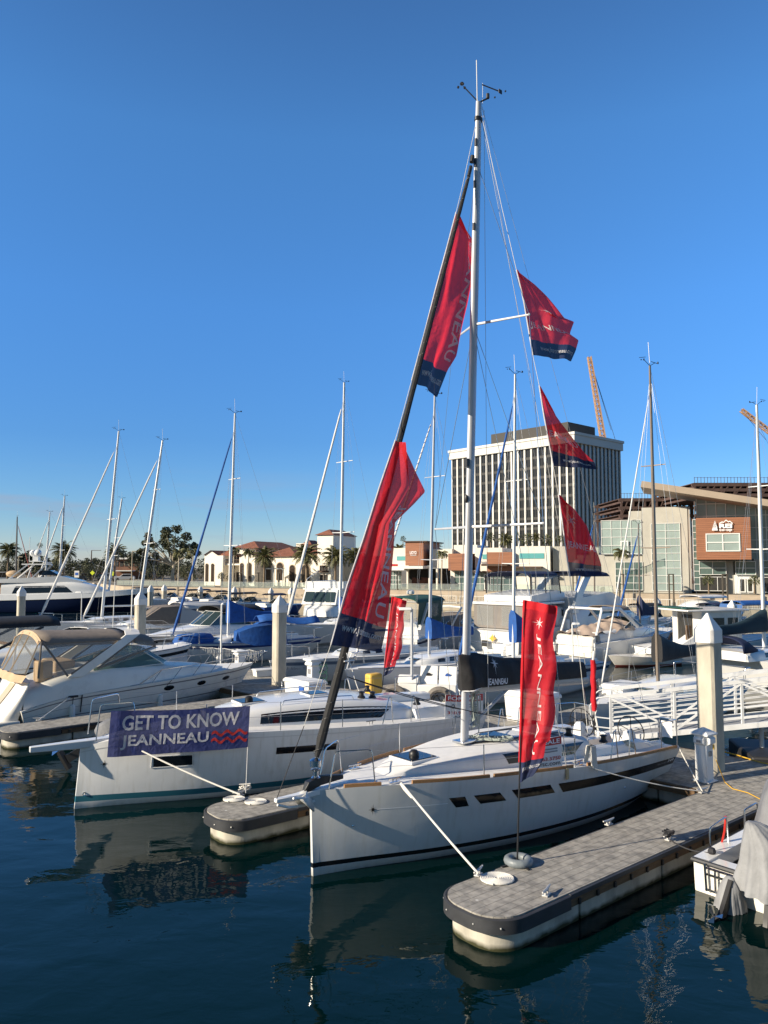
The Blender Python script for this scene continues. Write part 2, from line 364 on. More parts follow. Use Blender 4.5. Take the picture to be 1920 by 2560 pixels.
class Hull:
    """x runs aft from the stem, z up, y = +-half breadth"""
    def __init__(s, L, B, sheer, deck=SAIL_D, wl=SAIL_W, stem=0.0, trake=0.0, flare=.55, stemr=0.03, wlen=1.0):
        s.L, s.B, s.sh, s.dk, s.wl = L, B, [(a, b) for a, b in sheer], deck, wl
        s.stem, s.trake, s.fl, s.r, s.wlen = stem, trake, flare, stemr, wlen
    def sheer(s, u): return itp(s.sh, u)
    def half(s, u, t):
        bd = itp(s.dk, u)*s.B/2; bw = itp(s.wl, u)*s.B/2
        if t >= 0: h = bw+(bd-bw)*min(t, 1.2)**s.fl
        else: h = bw*(1+t*.9)
        return max(h, s.r)
    def pt(s, u, t, side=-1, off=0.0):
        z = t*s.sheer(u)
        x0 = s.stem*t if t > 0 else -t*.9
        x1 = s.L*s.wlen+(s.L*(1-s.wlen)+s.trake)*max(t, 0)
        x = x0+(x1-x0)*u
        y = s.half(u, t)*side
        if off:
            e = .004
            a = s.pt(u+e, t, side); b = s.pt(u-e, t, side); c = s.pt(u, t+.02, side); d = s.pt(u, t-.02, side)
            p = [a[i]-b[i] for i in range(3)]; q = [c[i]-d[i] for i in range(3)]
            n = [p[1]*q[2]-p[2]*q[1], p[2]*q[0]-p[0]*q[2], p[0]*q[1]-p[1]*q[0]]
            l = math.sqrt(sum(k*k for k in n)) or 1
            k = off/l*(1 if n[1]*side > 0 else -1)
            return (x+n[0]*k, y+n[1]*k, z+n[2]*k)
        return (x, y, z)
    def at_x(s, x, t=1): return min(max((x-s.stem*t)/(s.L+s.trake*t-s.stem*t), 0), 1)
    def deck(s, x, f=1.0, side=-1, dz=0.0):
        """point on deck: f = fraction of the half breadth"""
        u = s.at_x(x); h = s.half(u, 1)
        return (x, h*f*side, s.sheer(u)+.05*(1-f*f)*min(1, h)+dz)
# ================================================================ water and land
def water_mat():
    m = bpy.data.materials.new('harbour_water'); m.use_nodes = True; t = m.node_tree; L = t.links
    b = t.nodes['Principled BSDF']; b.inputs['Base Color'].default_value = (.0002, .0085, .009, 1)
    b.inputs['Roughness'].default_value = .02; b.inputs['IOR'].default_value = 1.333; b.inputs['Specular IOR Level'].default_value = .42; b.inputs['Specular Tint'].default_value = (.95, 1.0, .76, 1)
    tc = t.nodes.new('ShaderNodeTexCoord'); prev = None
    for i, (scl, st, dist, det) in enumerate([((.35, .55, 1), 1, .05, 2), ((1.6, 2.6, 1), 1, .009, 3), ((7, 11, 1), 1, .0006, 2)]):
        mp = t.nodes.new('ShaderNodeMapping'); mp.inputs['Scale'].default_value = scl; mp.inputs['Rotation'].default_value = (0, 0, .3+.5*i)
        n = t.nodes.new('ShaderNodeTexNoise'); n.inputs['Scale'].default_value = 1; n.inputs['Detail'].default_value = det; n.inputs['Distortion'].default_value = .4
        L.new(tc.outputs['Object'], mp.inputs[0]); L.new(mp.outputs[0], n.inputs['Vector'])
        bp = t.nodes.new('ShaderNodeBump'); bp.inputs['Strength'].default_value = 1; bp.inputs['Distance'].default_value = dist
        L.new(n.outputs['Fac'], bp.inputs['Height'])
        if prev: L.new(prev.outputs[0], bp.inputs['Normal'])
        prev = bp
    L.new(prev.outputs[0], b.inputs['Normal'])
    return m
mb = MB(); mb.grid(lambda u, v: (-700+1400*u, -60+900*v, 0), 8, 8)
tag(mb.build('water', water_mat(), ang=0), None, None, kind='structure')
CONC = mat('seawall_concrete', (.42, .36, .27), .9, var=.18, vs=.6, bump=.01, bs=6)
PAVE = mat('promenade_paving', (.36, .32, .26), .9, var=.1, vs=1)
GRNDM = mat('upland_ground', (.20, .17, .12), .95, var=.3, vs=.15)
# seawall top line (right to left), then the far shore
SW = [(75, 61.8), (31.2, 80.7), (-21.7, 103.6), (-45, 114), (-60, 140), (-95, 168), (-160, 195), (-400, 215)]
def off(poly, d):
    out = []
    for i, (x, y) in enumerate(poly):
        a = Vector(poly[max(i-1, 0)]); b = Vector(poly[min(i+1, len(poly)-1)]); t = (b-a).normalized()
        n = Vector((t.y, -t.x)); n = n if n.y > 0 or (abs(n.y) < .2 and n.x > 0) else -n
        out.append((x+n.x*d, y+n.y*d))
    return out
def strip(a, b, z0, z1, mb, mi=0):
    for i in range(len(a)-1):
        mb.hexa([(*a[i], z0), (*a[i+1], z0), (*b[i+1], z0), (*b[i], z0), (*a[i], z1), (*a[i+1], z1), (*b[i+1], z1), (*b[i], z1)], mi)
SWT = .78; UPZ = 1.95
S1, S2 = SW, off(SW, .5)
mb = MB(); strip(S1[:5], S2[:5], -2, SWT, mb)
tag(mb.build('seawall', CONC, ang=0), 'long weathered concrete seawall below the white promenade railing', 'seawall')
S5 = off(SW, 6.5); S6 = off(SW, 6.9)
mb = MB(); strip(S2, S5, -2, SWT-.03, mb); tag(mb.build('promenade', PAVE, ang=0), None, None, kind='structure')
mb = MB(); strip(S5[:5], S6[:5], -1, UPZ+.12, mb)
TERW = mat('terrace_wall_block', (.40, .33, .25), .9, var=.15, vs=.8, stretch=(1, 1, 3), bump=.008, bs=5)
tag(mb.build('terrace_wall', TERW, ang=0), 'low tan block wall between the promenade and the shop terrace', 'wall')
mb = MB(); far = [(x*1.2+10, 900) for x, y in SW]; strip(S6, far, -2, UPZ, mb)
tag(mb.build('ground', GRNDM, ang=0), None, None, kind='structure')
# grass verge and road on the far left shore
GRASS = mat('grass_verge', (.07, .085, .03), .95, var=.35, vs=1.5)
ASPH = mat('asphalt', (.055, .055, .057), .9, var=.2, vs=2)
mb = MB(); mb.add([(-62, 150, UPZ+.05), (-175, 208, UPZ+.05), (-178, 216, UPZ+.05), (-64, 158, UPZ+.05)], [(0, 1, 2, 3)])
tag(mb.build('grass_verge', GRASS, ang=0), None, None, kind='structure')
mb = MB(); mb.add([(-64, 158.5, UPZ+.03), (-178, 216.5, UPZ+.03), (-184, 232, UPZ+.03), (-60, 170, UPZ+.03)], [(0, 1, 2, 3)])
tag(mb.build('road', ASPH, ang=0), None, None, kind='structure')
WRAIL = mat('white_railing_paint', (.72, .70, .64), .5)
def railing(a, b, z, h, n, name, label, cat, m=WRAIL, pk=True, group=None, sag=0):
    a = Vector((*a, z)); b = Vector((*b, z)); mb = MB(); mp = MB(); up = Vector((0, 0, h))
    for f in (1, .12): mb.beam(a+up*f, b+up*f, .06, .05)
    ln = (b-a).length
    if pk:
        k = int(ln/.22)
        for i in range(k): 
            p = a.lerp(b, (i+.5)/k); mb.beam(p+up*.12, p+up, .028, .028)
    for i in range(n+1):
        p = a.lerp(b, i/n); mp.beam(p, p+up*1.03, .075, .075)
    r = thing(name, label, cat, a, 0, group)
    for o, nm in ((mb.build('rail_panel', m, ang=0), 'p'), (mp.build('post', m, ang=0), 'q')):
        o.data.transform(Matrix.Translation(-a)); o.parent = r
    return r
def along(x, poly=SW):
    for i in range(len(poly)-1):
        (x0, y0), (x1, y1) = poly[i], poly[i+1]
        if x1 <= x <= x0: return (x, y0+(y1-y0)*(x-x0)/(x1-x0))
segs = [(62, 47.5), (47, 39.8), (39.4, 31), (30.6, 25), (24.7, 18), (17.6, 9), (8.6, 0), (-.4, -9)]
names = ['at the right edge below the shop entrance', 'below the palms and steps', 'below the tall concrete column', 'left of the twin posts under the shop', 'behind the fishing boat roof', 'right of the navy topped motor yacht', 'behind the grey enclosed cabin cruiser', 'behind the green topped cruiser']
for (xa, xb), nm in zip(segs, names):
    o1 = off(SW, .25); railing(along(xa, o1), along(xb, o1), SWT, .92, 4, 'quay_railing', 'white picket railing panel on the seawall '+nm, 'railing', group='white railings along the quay')
GRAIL = clearfilm('glass_rail', (.86, .91, .88), .12, .05)
def glass_rail(a, b, z, h, label, group='glass railings of the terrace'):
    a = Vector((*a, z)); b = Vector((*b, z)); r = thing('glass_railing', label, 'railing', a, 0, group)
    d = b-a; mb = MB(); mb.beam((0, 0, h*.5), d+Vector((0, 0, h*.5)), .012, h*.86); mb.build('glass_panel', GRAIL, r, ang=0)
    mp = MB(); k = max(2, int(d.length/1.6))
    for i in range(k+1):
        p = d*(i/k); mp.beam(p, p+Vector((0, 0, h)), .05, .05)
    mp.beam((0, 0, h), d+Vector((0, 0, h)), .05, .04); mp.build('post', mat('satin_steel', (.5, .5, .48), .35, metal=.7), r, ang=0)
o6 = off(SW, 7.0)
for (xa, xb), nm in zip([(27, 13), (12.5, -8), (-10, -24), (-25, -44)], ['in front of the big glass shopfronts', 'in front of the timber fronted cafe', 'in front of the white pergola', 'in front of the arched villa']):
    glass_rail(along(xa, o6), along(xb, o6), UPZ+.12, .85, 'clear glass railing on the terrace wall '+nm)

# ================================================================ buildings
STUC = mat('white_stucco', (.76, .71, .62), .9, var=.06, vs=.6, bump=.01, bs=4)
STUC2 = mat('cream_stucco', (.80, .75, .65), .9, var=.05, vs=.5)
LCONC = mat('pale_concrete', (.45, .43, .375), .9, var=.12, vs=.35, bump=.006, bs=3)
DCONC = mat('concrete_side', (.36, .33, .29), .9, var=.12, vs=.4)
TILE = mat('clay_tile', (.22, .085, .05), .85, var=.3, vs=2, bump=.05, bs=5)
WOODP = mat('timber_panel', (.30, .125, .065), .6, var=.2, vs=1.5, stretch=(.25, .25, 6))
TEALP = mat('teal_panel', (.10, .36, .36), .5)
TGLASS = mat('shop_glass', (.10, .15, .14), .06, var=.25, vs=.3)
PGLASS = mat('pale_glass', (.30, .37, .35), .08, var=.15, vs=.25)
MULL = mat('white_mullion', (.72, .72, .69), .5)
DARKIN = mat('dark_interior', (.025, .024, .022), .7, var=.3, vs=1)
DWOOD = mat('dark_wood', (.07, .04, .025), .7)
STEELR = mat('rusty_steel', (.09, .055, .045), .8, var=.3, vs=.5)
ROOFB = mat('roof_beam_metal', (.36, .29, .22), .55, var=.08, vs=.4)
def fb(mb, x0, y0, x1, y1, Y, dep=6.0, mi=0, zb=None, dy=0.0):
    """box whose front face covers pixels x0..x1, y0..y1 at distance Y"""
    X0, X1 = (x0-960)/CF*Y*.9976, (x1-960)/CF*Y*.9976
    z1 = zpx(y0, Y); z0 = zpx(y1, Y) if zb is None else zb
    return mb.box(((X0+X1)/2, Y+dy+dep/2, (z0+z1)/2), (X1-X0, dep, z1-z0), mi)
def X_(x, Y): return aty(x, 1414, Y).x
def part_of(root, name, m, fn, bevel=0, ang=0):
    mb = MB(); fn(mb); o = mb.build(name, m, root, ang=ang, bevel=bevel)
    o.data.transform(Matrix.Translation(-root.location)); return o
def glazing(root, x0, y0, x1, y1, Y, nx, ny, gl=TGLASS, name='window', fr=.06, mm=MULL, dep=.12):
    o = part_of(root, name, gl, lambda m: fb(m, x0, y0, x1, y1, Y, dep, dy=-.05))
    def f(m):
        X0, X1, z1, z0 = X_(x0, Y), X_(x1, Y), zpx(y0, Y), zpx(y1, Y)
        for i in range(nx+1):
            x = X0+(X1-X0)*i/nx; m.box((x, Y-.07, (z0+z1)/2), (fr, .1, z1-z0-fr))
        for j in range(ny+1):
            z = z0+(z1-z0)*j/ny; m.box(((X0+X1)/2, Y-.072, z), (X1-X0+fr, .1, fr))
    fo = part_of(root, 'frame', mm, f); fo.parent = o
    return o
def facade_text(root, s, x0, y0, x1, y1, Y, m, bold=.01, name='lettering', off_=.2):
    a = aty(x0, y1, Y-off_)-root.location; b = aty(x1, y1, Y-off_)-root.location; c = aty(x0, y0, Y-off_)-root.location
    return lettering(s, (0, 0, 1, 1), quadmap(a, b, c), m, root, bold=bold, name=name)
# ---- office tower
def tower():
    r = thing('office_tower', 'tall dark glass office tower with white vertical fins and a black rooftop block', 'office tower', (63, 250, 0))
    A = Vector((63, 250)); u = Vector((-.665, .747)); v = Vector((.747, .665)); Lu, Lv, Ht = 55.5, 28.6, 49.3
    def P(a, b, z): q = u*a+v*b; return (q.x, q.y, z)
    mb = MB(); mb.hexa([P(.32, .32, 0), P(Lu-.6, .32, 0), P(Lu-.6, Lv-.6, 0), P(.32, Lv-.6, 0), P(.32, .32, Ht-2), P(Lu-.6, .32, Ht-2), P(Lu-.6, Lv-.6, Ht-2), P(.32, Lv-.6, Ht-2)])
    m = mat('tower_glass', (.020, .020, .021), .16, var=.2, vs=.05); gl = mb.build('glass_wall', m, r, ang=0)
    mb = MB(); FW = mat('tower_fin', (.60, .59, .56), .8, var=.04, vs=.1)
    def bx(a0, a1, b0, b1, z0, z1, M_=mb): M_.hexa([P(a0, b0, z0), P(a1, b0, z0), P(a1, b1, z0), P(a0, b1, z0), P(a0, b0, z1), P(a1, b0, z1), P(a1, b1, z1), P(a0, b1, z1)])
    n = 19; mull = []
    for i in range(n+1):
        a = i*Lu/n; wd = .37
        bx(max(a-wd, -.05), min(a+wd, Lu+.05), -.05, .7, 0, Ht-3)
        if i < n:
            c = a+Lu/n/2
            mull.append((c-.07, c+.07, .22, .33, 0, Ht-3.02))
    n = 12
    for i in range(n+1):
        b = i*Lv/n; wd = .42
        bx(-.05, .7, max(b-wd, -.05), min(b+wd, Lv+.05), 0, Ht-3.01)
    mb.build('fin', FW, r, ang=0)
    mb = MB(); bx(-.7, Lu+.7, -.7, Lv+.7, Ht-3.2, Ht-.02, mb); bx(-1, Lu+1, -1, Lv+1, Ht-.6, Ht+.3, mb)
    mb.build('cornice', FW, r, ang=0)
    mb = MB(); SP = mat('tower_spandrel', (.05, .047, .043), .35)
    for k in range(1, 14):
        z = k*Ht/14
        [bx(*q_, mb) for q_ in mull] if k == 1 else None
        bx(.4, Lu-.5, .27, .33, z, z+.9, mb); bx(.27, .33, .4, Lv-.5, z, z+.9, mb)
    mb.build('spandrel', SP, r, ang=0)
    mb = MB(); bx(7, Lu-14, 7, Lv-5, Ht, Ht+5.6, mb); mb.build('rooftop_block', mat('dark_louvre', (.055, .052, .048), .8), r, ang=0)
tower()
# ---- timber and concrete outdoor shop on the right
def shop_right():
    Y = 93.0; r = thing('outdoor_shop', 'concrete and glass shop building with an orange timber box sign', 'shop building', (X_(1700, Y), Y, UPZ))
    part_of(r, 'wall', LCONC, lambda m: (fb(m, 1612, 1267, 1720, 1480, Y, 9, zb=UPZ), fb(m, 1580, 1275, 1611.6, 1297, Y, 8.9), fb(m, 1448, 1386, 1611, 1480, Y, 8, zb=UPZ, dy=.3), fb(m, 1480, 1367, 1503, 1386, Y, 1.5, dy=.3), fb(m, 1806, 1403, 1822, 1478, Y, 5, zb=UPZ, dy=.7), fb(m, 1868, 1398, 1880, 1478, Y, 5, zb=UPZ, dy=.7)))
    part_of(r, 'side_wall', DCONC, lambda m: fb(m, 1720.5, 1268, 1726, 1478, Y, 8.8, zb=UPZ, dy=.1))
    def joints(m):
        for z in range(3, 14, 1):
            m.box(((X_(1612, Y)+X_(1634, Y))/2, Y-.004, z*1.15), (X_(1634, Y)-X_(1612, Y), .01, .03))
    glazing(r, 1634, 1308, 1702, 1477, Y, 2, 9, PGLASS)
    glazing(r, 1545, 1405, 1611, 1476, Y, 3, 4, TGLASS, name='shopfront')
    glazing(r, 1512, 1298, 1610, 1384, Y, 4, 4, PGLASS, dep=5)
    glazing(r, 1562, 1352, 1578, 1384, Y-.2, 1, 1, PGLASS, name='terrace_door', fr=.16)
    glazing(r, 1728, 1300, 1757, 1476, Y+.5, 1, 11, TGLASS, dep=5)
    glazing(r, 1744, 1404, 1804, 1436, Y+.1, 2, 2, TGLASS, name='clerestory', dep=3)
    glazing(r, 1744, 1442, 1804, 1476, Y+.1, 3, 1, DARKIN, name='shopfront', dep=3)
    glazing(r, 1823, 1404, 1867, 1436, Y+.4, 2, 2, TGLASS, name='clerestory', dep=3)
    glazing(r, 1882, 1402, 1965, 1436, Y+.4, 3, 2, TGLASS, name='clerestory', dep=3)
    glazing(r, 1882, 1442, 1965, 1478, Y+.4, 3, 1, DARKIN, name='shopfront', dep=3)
    part_of(r, 'entrance_surround', MULL, lambda m: fb(m, 1823, 1437, 1867, 1479, Y, 1.2, zb=UPZ, dy=.6))
    for x in (1830, 1847): glazing(r, x, 1446, x+12, 1478, Y+.5, 1, 1, DARKIN, name='entrance_door', fr=.13)
    # sloping glass wall under the roof beam
    def slope(m):
        X0, X1 = X_(1727, Y+2), X_(1990, Y+2)
        m.hexa([(X0, Y+2, UPZ), (X1, Y+2, UPZ), (X1, Y+12, UPZ), (X0, Y+12, UPZ), (X0, Y+2, zpx(1231, Y+2)), (X1, Y+2, zpx(1283, Y+2)), (X1, Y+12, zpx(1283, Y+2)), (X0, Y+12, zpx(1231, Y+2))])
    g = part_of(r, 'curtain_wall', PGLASS, slope)
    def mul(m):
        yy = Y+1.95
        for k in range(12):
            x = 1727+k*22; X = X_(x, yy); m.box((X, yy, (UPZ+zpx(1233+k*4.3, yy))/2), (.09, .08, zpx(1233+k*4.3, yy)-UPZ))
        for y in (1262, 1292, 1322, 1352, 1382): m.box(((X_(1727, yy)+X_(1990, yy))/2, yy-.01, zpx(y, yy)), (X_(1990, yy)-X_(1727, yy), .08, .1))
    part_of(r, 'frame', MULL, mul).parent = g
    def beam(m):
        ya = Y-3; p = aty(1632, 1207, ya); q = aty(1990, 1277, ya); m.beam(p+Vector((0, 4, 0)), q+Vector((0, 4, 0)), 9, .75)
    part_of(r, 'roof_beam', ROOFB, beam)
    bx = part_of(r, 'timber_box', WOODP, lambda m: fb(m, 1758, 1296, 1880, 1399, Y-2.2, 8))
    def lines(m):
        X0, X1 = X_(1758, Y-2.2), X_(1880, Y-2.2); z0, z1 = zpx(1399, Y-2.2), zpx(1296, Y-2.2)
        for k in range(1, 22): m.box(((X0+X1)/2, Y-2.2, z0+(z1-z0)*k/22), (X1-X0+.02, .02, .018))
        for k in range(1, 22): m.box((X1, Y+1.5, z0+(z1-z0)*k/22+.003), (.02, 6.5, .018))
    part_of(r, 'board_gap', DWOOD, lines).parent = bx
    glazing(r, 1780, 1336, 1855, 1378, Y-2.2, 2, 2, PGLASS, fr=.12)
    part_of(r, 'side_window', TGLASS, lambda m: m.box((X_(1880, Y-2.2)+.02, Y+1.2, zpx(1356, Y)), (.06, 4, 2.2)))
    facade_text(r, 'REI', 1809, 1311, 1838, 1322, Y-2.2, WLET, .05)
    facade_text(r, 'co-op', 1809, 1324, 1838, 1331, Y-2.2, WLET, .03)
    a = aty(1792, 1331, Y-2.45)-r.location; b = aty(1840, 1331, Y-2.45)-r.location; c = aty(1792, 1301, Y-2.45)-r.location; q = quadmap(a, b, c)
    m1 = MB(); m1.add([q(*p) for p in [(.02, .12), (.30, .12), (.16, .95), (.05, .35), (.28, .35), (.08, .55), (.25, .55)]], [(0, 1, 2), (3, 4, 2)])
    ln = [(.36, .72), (.50, .86), (.56, .80), (.68, 1.0), (.80, .84), (.86, .9), (.99, .72)]
    for i in range(len(ln)-1):
        (xa, ya), (xb, yb) = ln[i], ln[i+1]; m1.add([q(xa, ya), q(xb, yb), q(xb, yb-.09), q(xa, ya-.07)], [(0, 1, 2, 3)])
    m1.build('emblem', WLET, r, ang=0, fix=False)
    RR = r
    glass_rail((X_(1448, 92), 92.2), (X_(1610, 92), 92.2), zpx(1384, 92), .9, 'clear glass railing on the upper shop terrace', None)
    return r
shop_right().rotation_euler = (0, 0, R(-21))
def steel_frame(name, label, x0, y0, x1, y1, Y, dep, nx, ny):
    r = thing(name, label, 'building', (X_((x0+x1)/2, Y), Y, 0))
    X0, X1, z1 = X_(x0, Y), X_(x1, Y), zpx(y0, Y); z0 = zpx(y1, Y)
    def col(m):
        for i in range(nx+1):
            for k in (0, dep): m.box((X0+(X1-X0)*i/nx, Y+k, z1/2), (.3, .3, z1-.2))
    part_of(r, 'column', STEELR, col)
    def fl(m):
        for j in range(ny):
            z = z1-(z1-z0)*j/max(1, ny-1)
            for k in (0, dep): m.box(((X0+X1)/2, Y+k, z), (X1-X0+1, .32, .5))
            m.box(((X0+X1)/2, Y+dep/2, z+.3), (X1-X0, dep-.4, .12))
            for i in range(nx*2): m.box((X0+(X1-X0)*(i+.5)/nx/2, Y+dep/2, z-.25), (.2, dep-.5, .35))
        for i in range(nx):   # raking braces and debris netting posts
            xa = X0+(X1-X0)*i/nx; m.beam((xa, Y-.1, z0), (xa+(X1-X0)/nx*.5, Y-.1, z1-.3), .15, .15)
    part_of(r, 'beam', STEELR, fl)
    def rl(m):
        for i in range(nx*4+1): m.beam((X0+(X1-X0)*i/nx/4, Y, z1+.3), (X0+(X1-X0)*i/nx/4, Y, z1+1.3), .06, .06)
        m.beam((X0, Y, z1+1.2), (X1, Y, z1+1.2), .05, .05)
    part_of(r, 'guard_rail', STEELR, rl)
steel_frame('steel_frame', 'rusty steel building frame under construction behind the sloping roof', 1742, 1212, 2010, 1238, 125, 18, 8, 3)
steel_frame('steel_frame', 'rusty steel building frame under construction beside the dark tower', 1557, 1250, 1735, 1290, 140, 16, 6, 3)
# ---- timber fronted cafe and shops
def shops():
    Y = 108.0; r = thing('shop_row', 'white single storey shop row with timber boxes and teal strips', 'shop building', (X_(1150, Y), Y, UPZ))
    part_of(r, 'wall', STUC, lambda m: (fb(m, 965, 1369, 1016, 1424, Y, 10), fb(m, 1074, 1372, 1130, 1420, Y, 10), fb(m, 1188, 1370, 1256, 1427, Y, 10), fb(m, 1130, 1362, 1190, 1384, Y, 8, dy=1), fb(m, 1234, 1425, 1247, 1475, Y, 2, zb=UPZ), fb(m, 1125, 1425, 1135, 1475, Y, 2, zb=UPZ)))
    part_of(r, 'wall', STUC, lambda m: fb(m, 1311, 1367, 1396, 1478, Y-4, 12, zb=UPZ))
    part_of(r, 'side_wall', LCONC, lambda m: fb(m, 1396.5, 1368, 1450, 1478, Y-3, 10, zb=UPZ))
    part_of(r, 'timber_box', WOODP, lambda m: fb(m, 1016, 1354, 1064, 1414, Y-1.5, 9))
    part_of(r, 'timber_box', WOODP, lambda m: fb(m, 1127, 1384, 1181, 1426, Y-1.2, 9))
    part_of(r, 'timber_box', WOODP, lambda m: fb(m, 1246, 1381, 1312, 1428, Y-4.6, 9))
    part_of(r, 'box_cap', DWOOD, lambda m: fb(m, 1013, 1351, 1075, 1354, Y-1.7, 9.4))
    for a in ((984, 1390, 1014, 1401, Y), (1207, 1386, 1245, 1398, Y), (1323, 1384, 1382, 1397, Y-4)): part_of(r, 'teal_strip', TEALP, lambda m: fb(m, *a, .12, dy=-.06))
    part_of(r, 'canopy', MULL, lambda m: (fb(m, 1012, 1415, 1078, 1422, Y-4, 5), fb(m, 965, 1421, 1012, 1426, Y-1.4, 3)))
    part_of(r, 'canopy', DWOOD, lambda m: (fb(m, 1314, 1416, 1384, 1420, Y-5.5, 1.5), fb(m, 1242, 1410, 1306, 1415, Y-6.1, 1.5), fb(m, 1188, 1428, 1246, 1431, Y-1, 1.2)))
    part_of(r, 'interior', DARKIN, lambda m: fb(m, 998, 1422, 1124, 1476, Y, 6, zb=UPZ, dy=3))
    part_of(r, 'column', STUC, lambda m: [fb(m, x, 1422, x+4, 1476, Y-2, .5, zb=UPZ) for x in (1022, 1080, 1100)])
    glazing(r, 967, 1428, 997, 1474, Y, 4, 4, TGLASS, name='shopfront'); glazing(r, 1136, 1427, 1188, 1474, Y, 4, 3, TGLASS, name='shopfront')
    glazing(r, 1190, 1429, 1234, 1474, Y, 4, 3, TGLASS, name='shopfront'); glazing(r, 1248, 1430, 1310, 1475, Y-3.4, 4, 3, TGLASS, name='shopfront')
    glazing(r, 1213, 1436, 1223, 1474, Y-.2, 1, 1, DARKIN, name='shop_door', fr=.14)
    part_of(r, 'service_door', MULL, lambda m: fb(m, 1368, 1440, 1384, 1474, Y-4, .1, dy=-.05))
    facade_text(r, 'UOYO', 1029, 1377, 1047, 1385, Y-1.5, WLET, .02); part_of(r, 'sign_line', WLET, lambda m: fb(m, 1030, 1387, 1046, 1388, Y-1.6, .05))
    facade_text(r, 'restore', 1203, 1402, 1232, 1411, Y, GREYLET, .04)
    part_of(r, 'sign_board', REDLET, lambda m: fb(m, 976, 1410, 995, 1416, Y-1.5, .2))
    # cafe tables under the canopy
    random.seed(3)
    part_of(r, 'interior_fitting', mat('cafe_fitting', (.16, .07, .05), .8, var=.4, vs=1), lambda m: [m.box((X_(1000+random.random()*70, Y), Y+2+random.random()*.6, UPZ+.5+random.random()*.6), (.5, .3, .5+random.random())) for _ in range(16)])
    return r
shops().rotation_euler = (0, 0, R(-19))
# ---- arched mediterranean villa
def hip(m, x0, x1, y0, y1, z0, h, ov=.5):
    x0 -= ov; x1 += ov; y0 -= ov; y1 += ov; d = min(x1-x0, y1-y0)/2
    if x1-x0 > y1-y0: a, b = (x0+d, (y0+y1)/2, z0+h), (x1-d, (y0+y1)/2, z0+h)
    else: a, b = ((x0+x1)/2, y0+d, z0+h), ((x0+x1)/2, y1-d, z0+h)
    vs = [(x0, y0, z0), (x1, y0, z0), (x1, y1, z0), (x0, y1, z0), a, b]
    fs = [(0, 1, 5, 4), (1, 2, 5), (2, 3, 4, 5), (3, 0, 4)] if x1-x0 > y1-y0 else [(0, 1, 4), (1, 2, 5, 4), (2, 3, 5), (3, 0, 4, 5)]
    m.add(vs, fs+[(3, 2, 1, 0)])
def arch(root, x, y0, y1, wpx, Y, name='arched_window'):
    """dark arched opening with a moulded surround standing proud of the wall"""
    w_ = wpx/CF*Y/2; cx = X_(x, Y); z1, z0 = zpx(y0, Y), zpx(y1, Y)
    def outl(k, dz=0): return [(cx-w_*k, z0)]+[(cx-w_*k*math.cos(math.pi*i/10), z1-w_+w_*k*math.sin(math.pi*i/10)) for i in range(11)]+[(cx+w_*k, z0)]
    def pr(m, k, y):
        p = outl(k); n = len(p); m.add([(a, y, b) for a, b in p]+[(a, Y+.1, b) for a, b in p], [tuple(range(n))]+[(i, (i+1) % n, n+(i+1) % n, n+i) for i in range(n)])
    o = part_of(root, name, STUC2 if 0 else mat('arch_surround', (.40, .31, .22), .9), lambda m: pr(m, 1.25, Y-.06))
    g = part_of(root, 'pane', mat('arch_glass', (.035, .03, .026), .1, var=.3, vs=1), lambda m: pr(m, 1.0, Y-.10)); g.parent = o
    def bars(m):
        for i in (-1, 0, 1): m.box((cx+i*w_*.5, Y-.12, (z0+z1)/2-.15), (.06, .05, z1-z0-.5))
        m.box((cx, Y-.13, z1-w_), (w_*2, .05, .08))
    part_of(root, 'frame', DWOOD, bars).parent = o
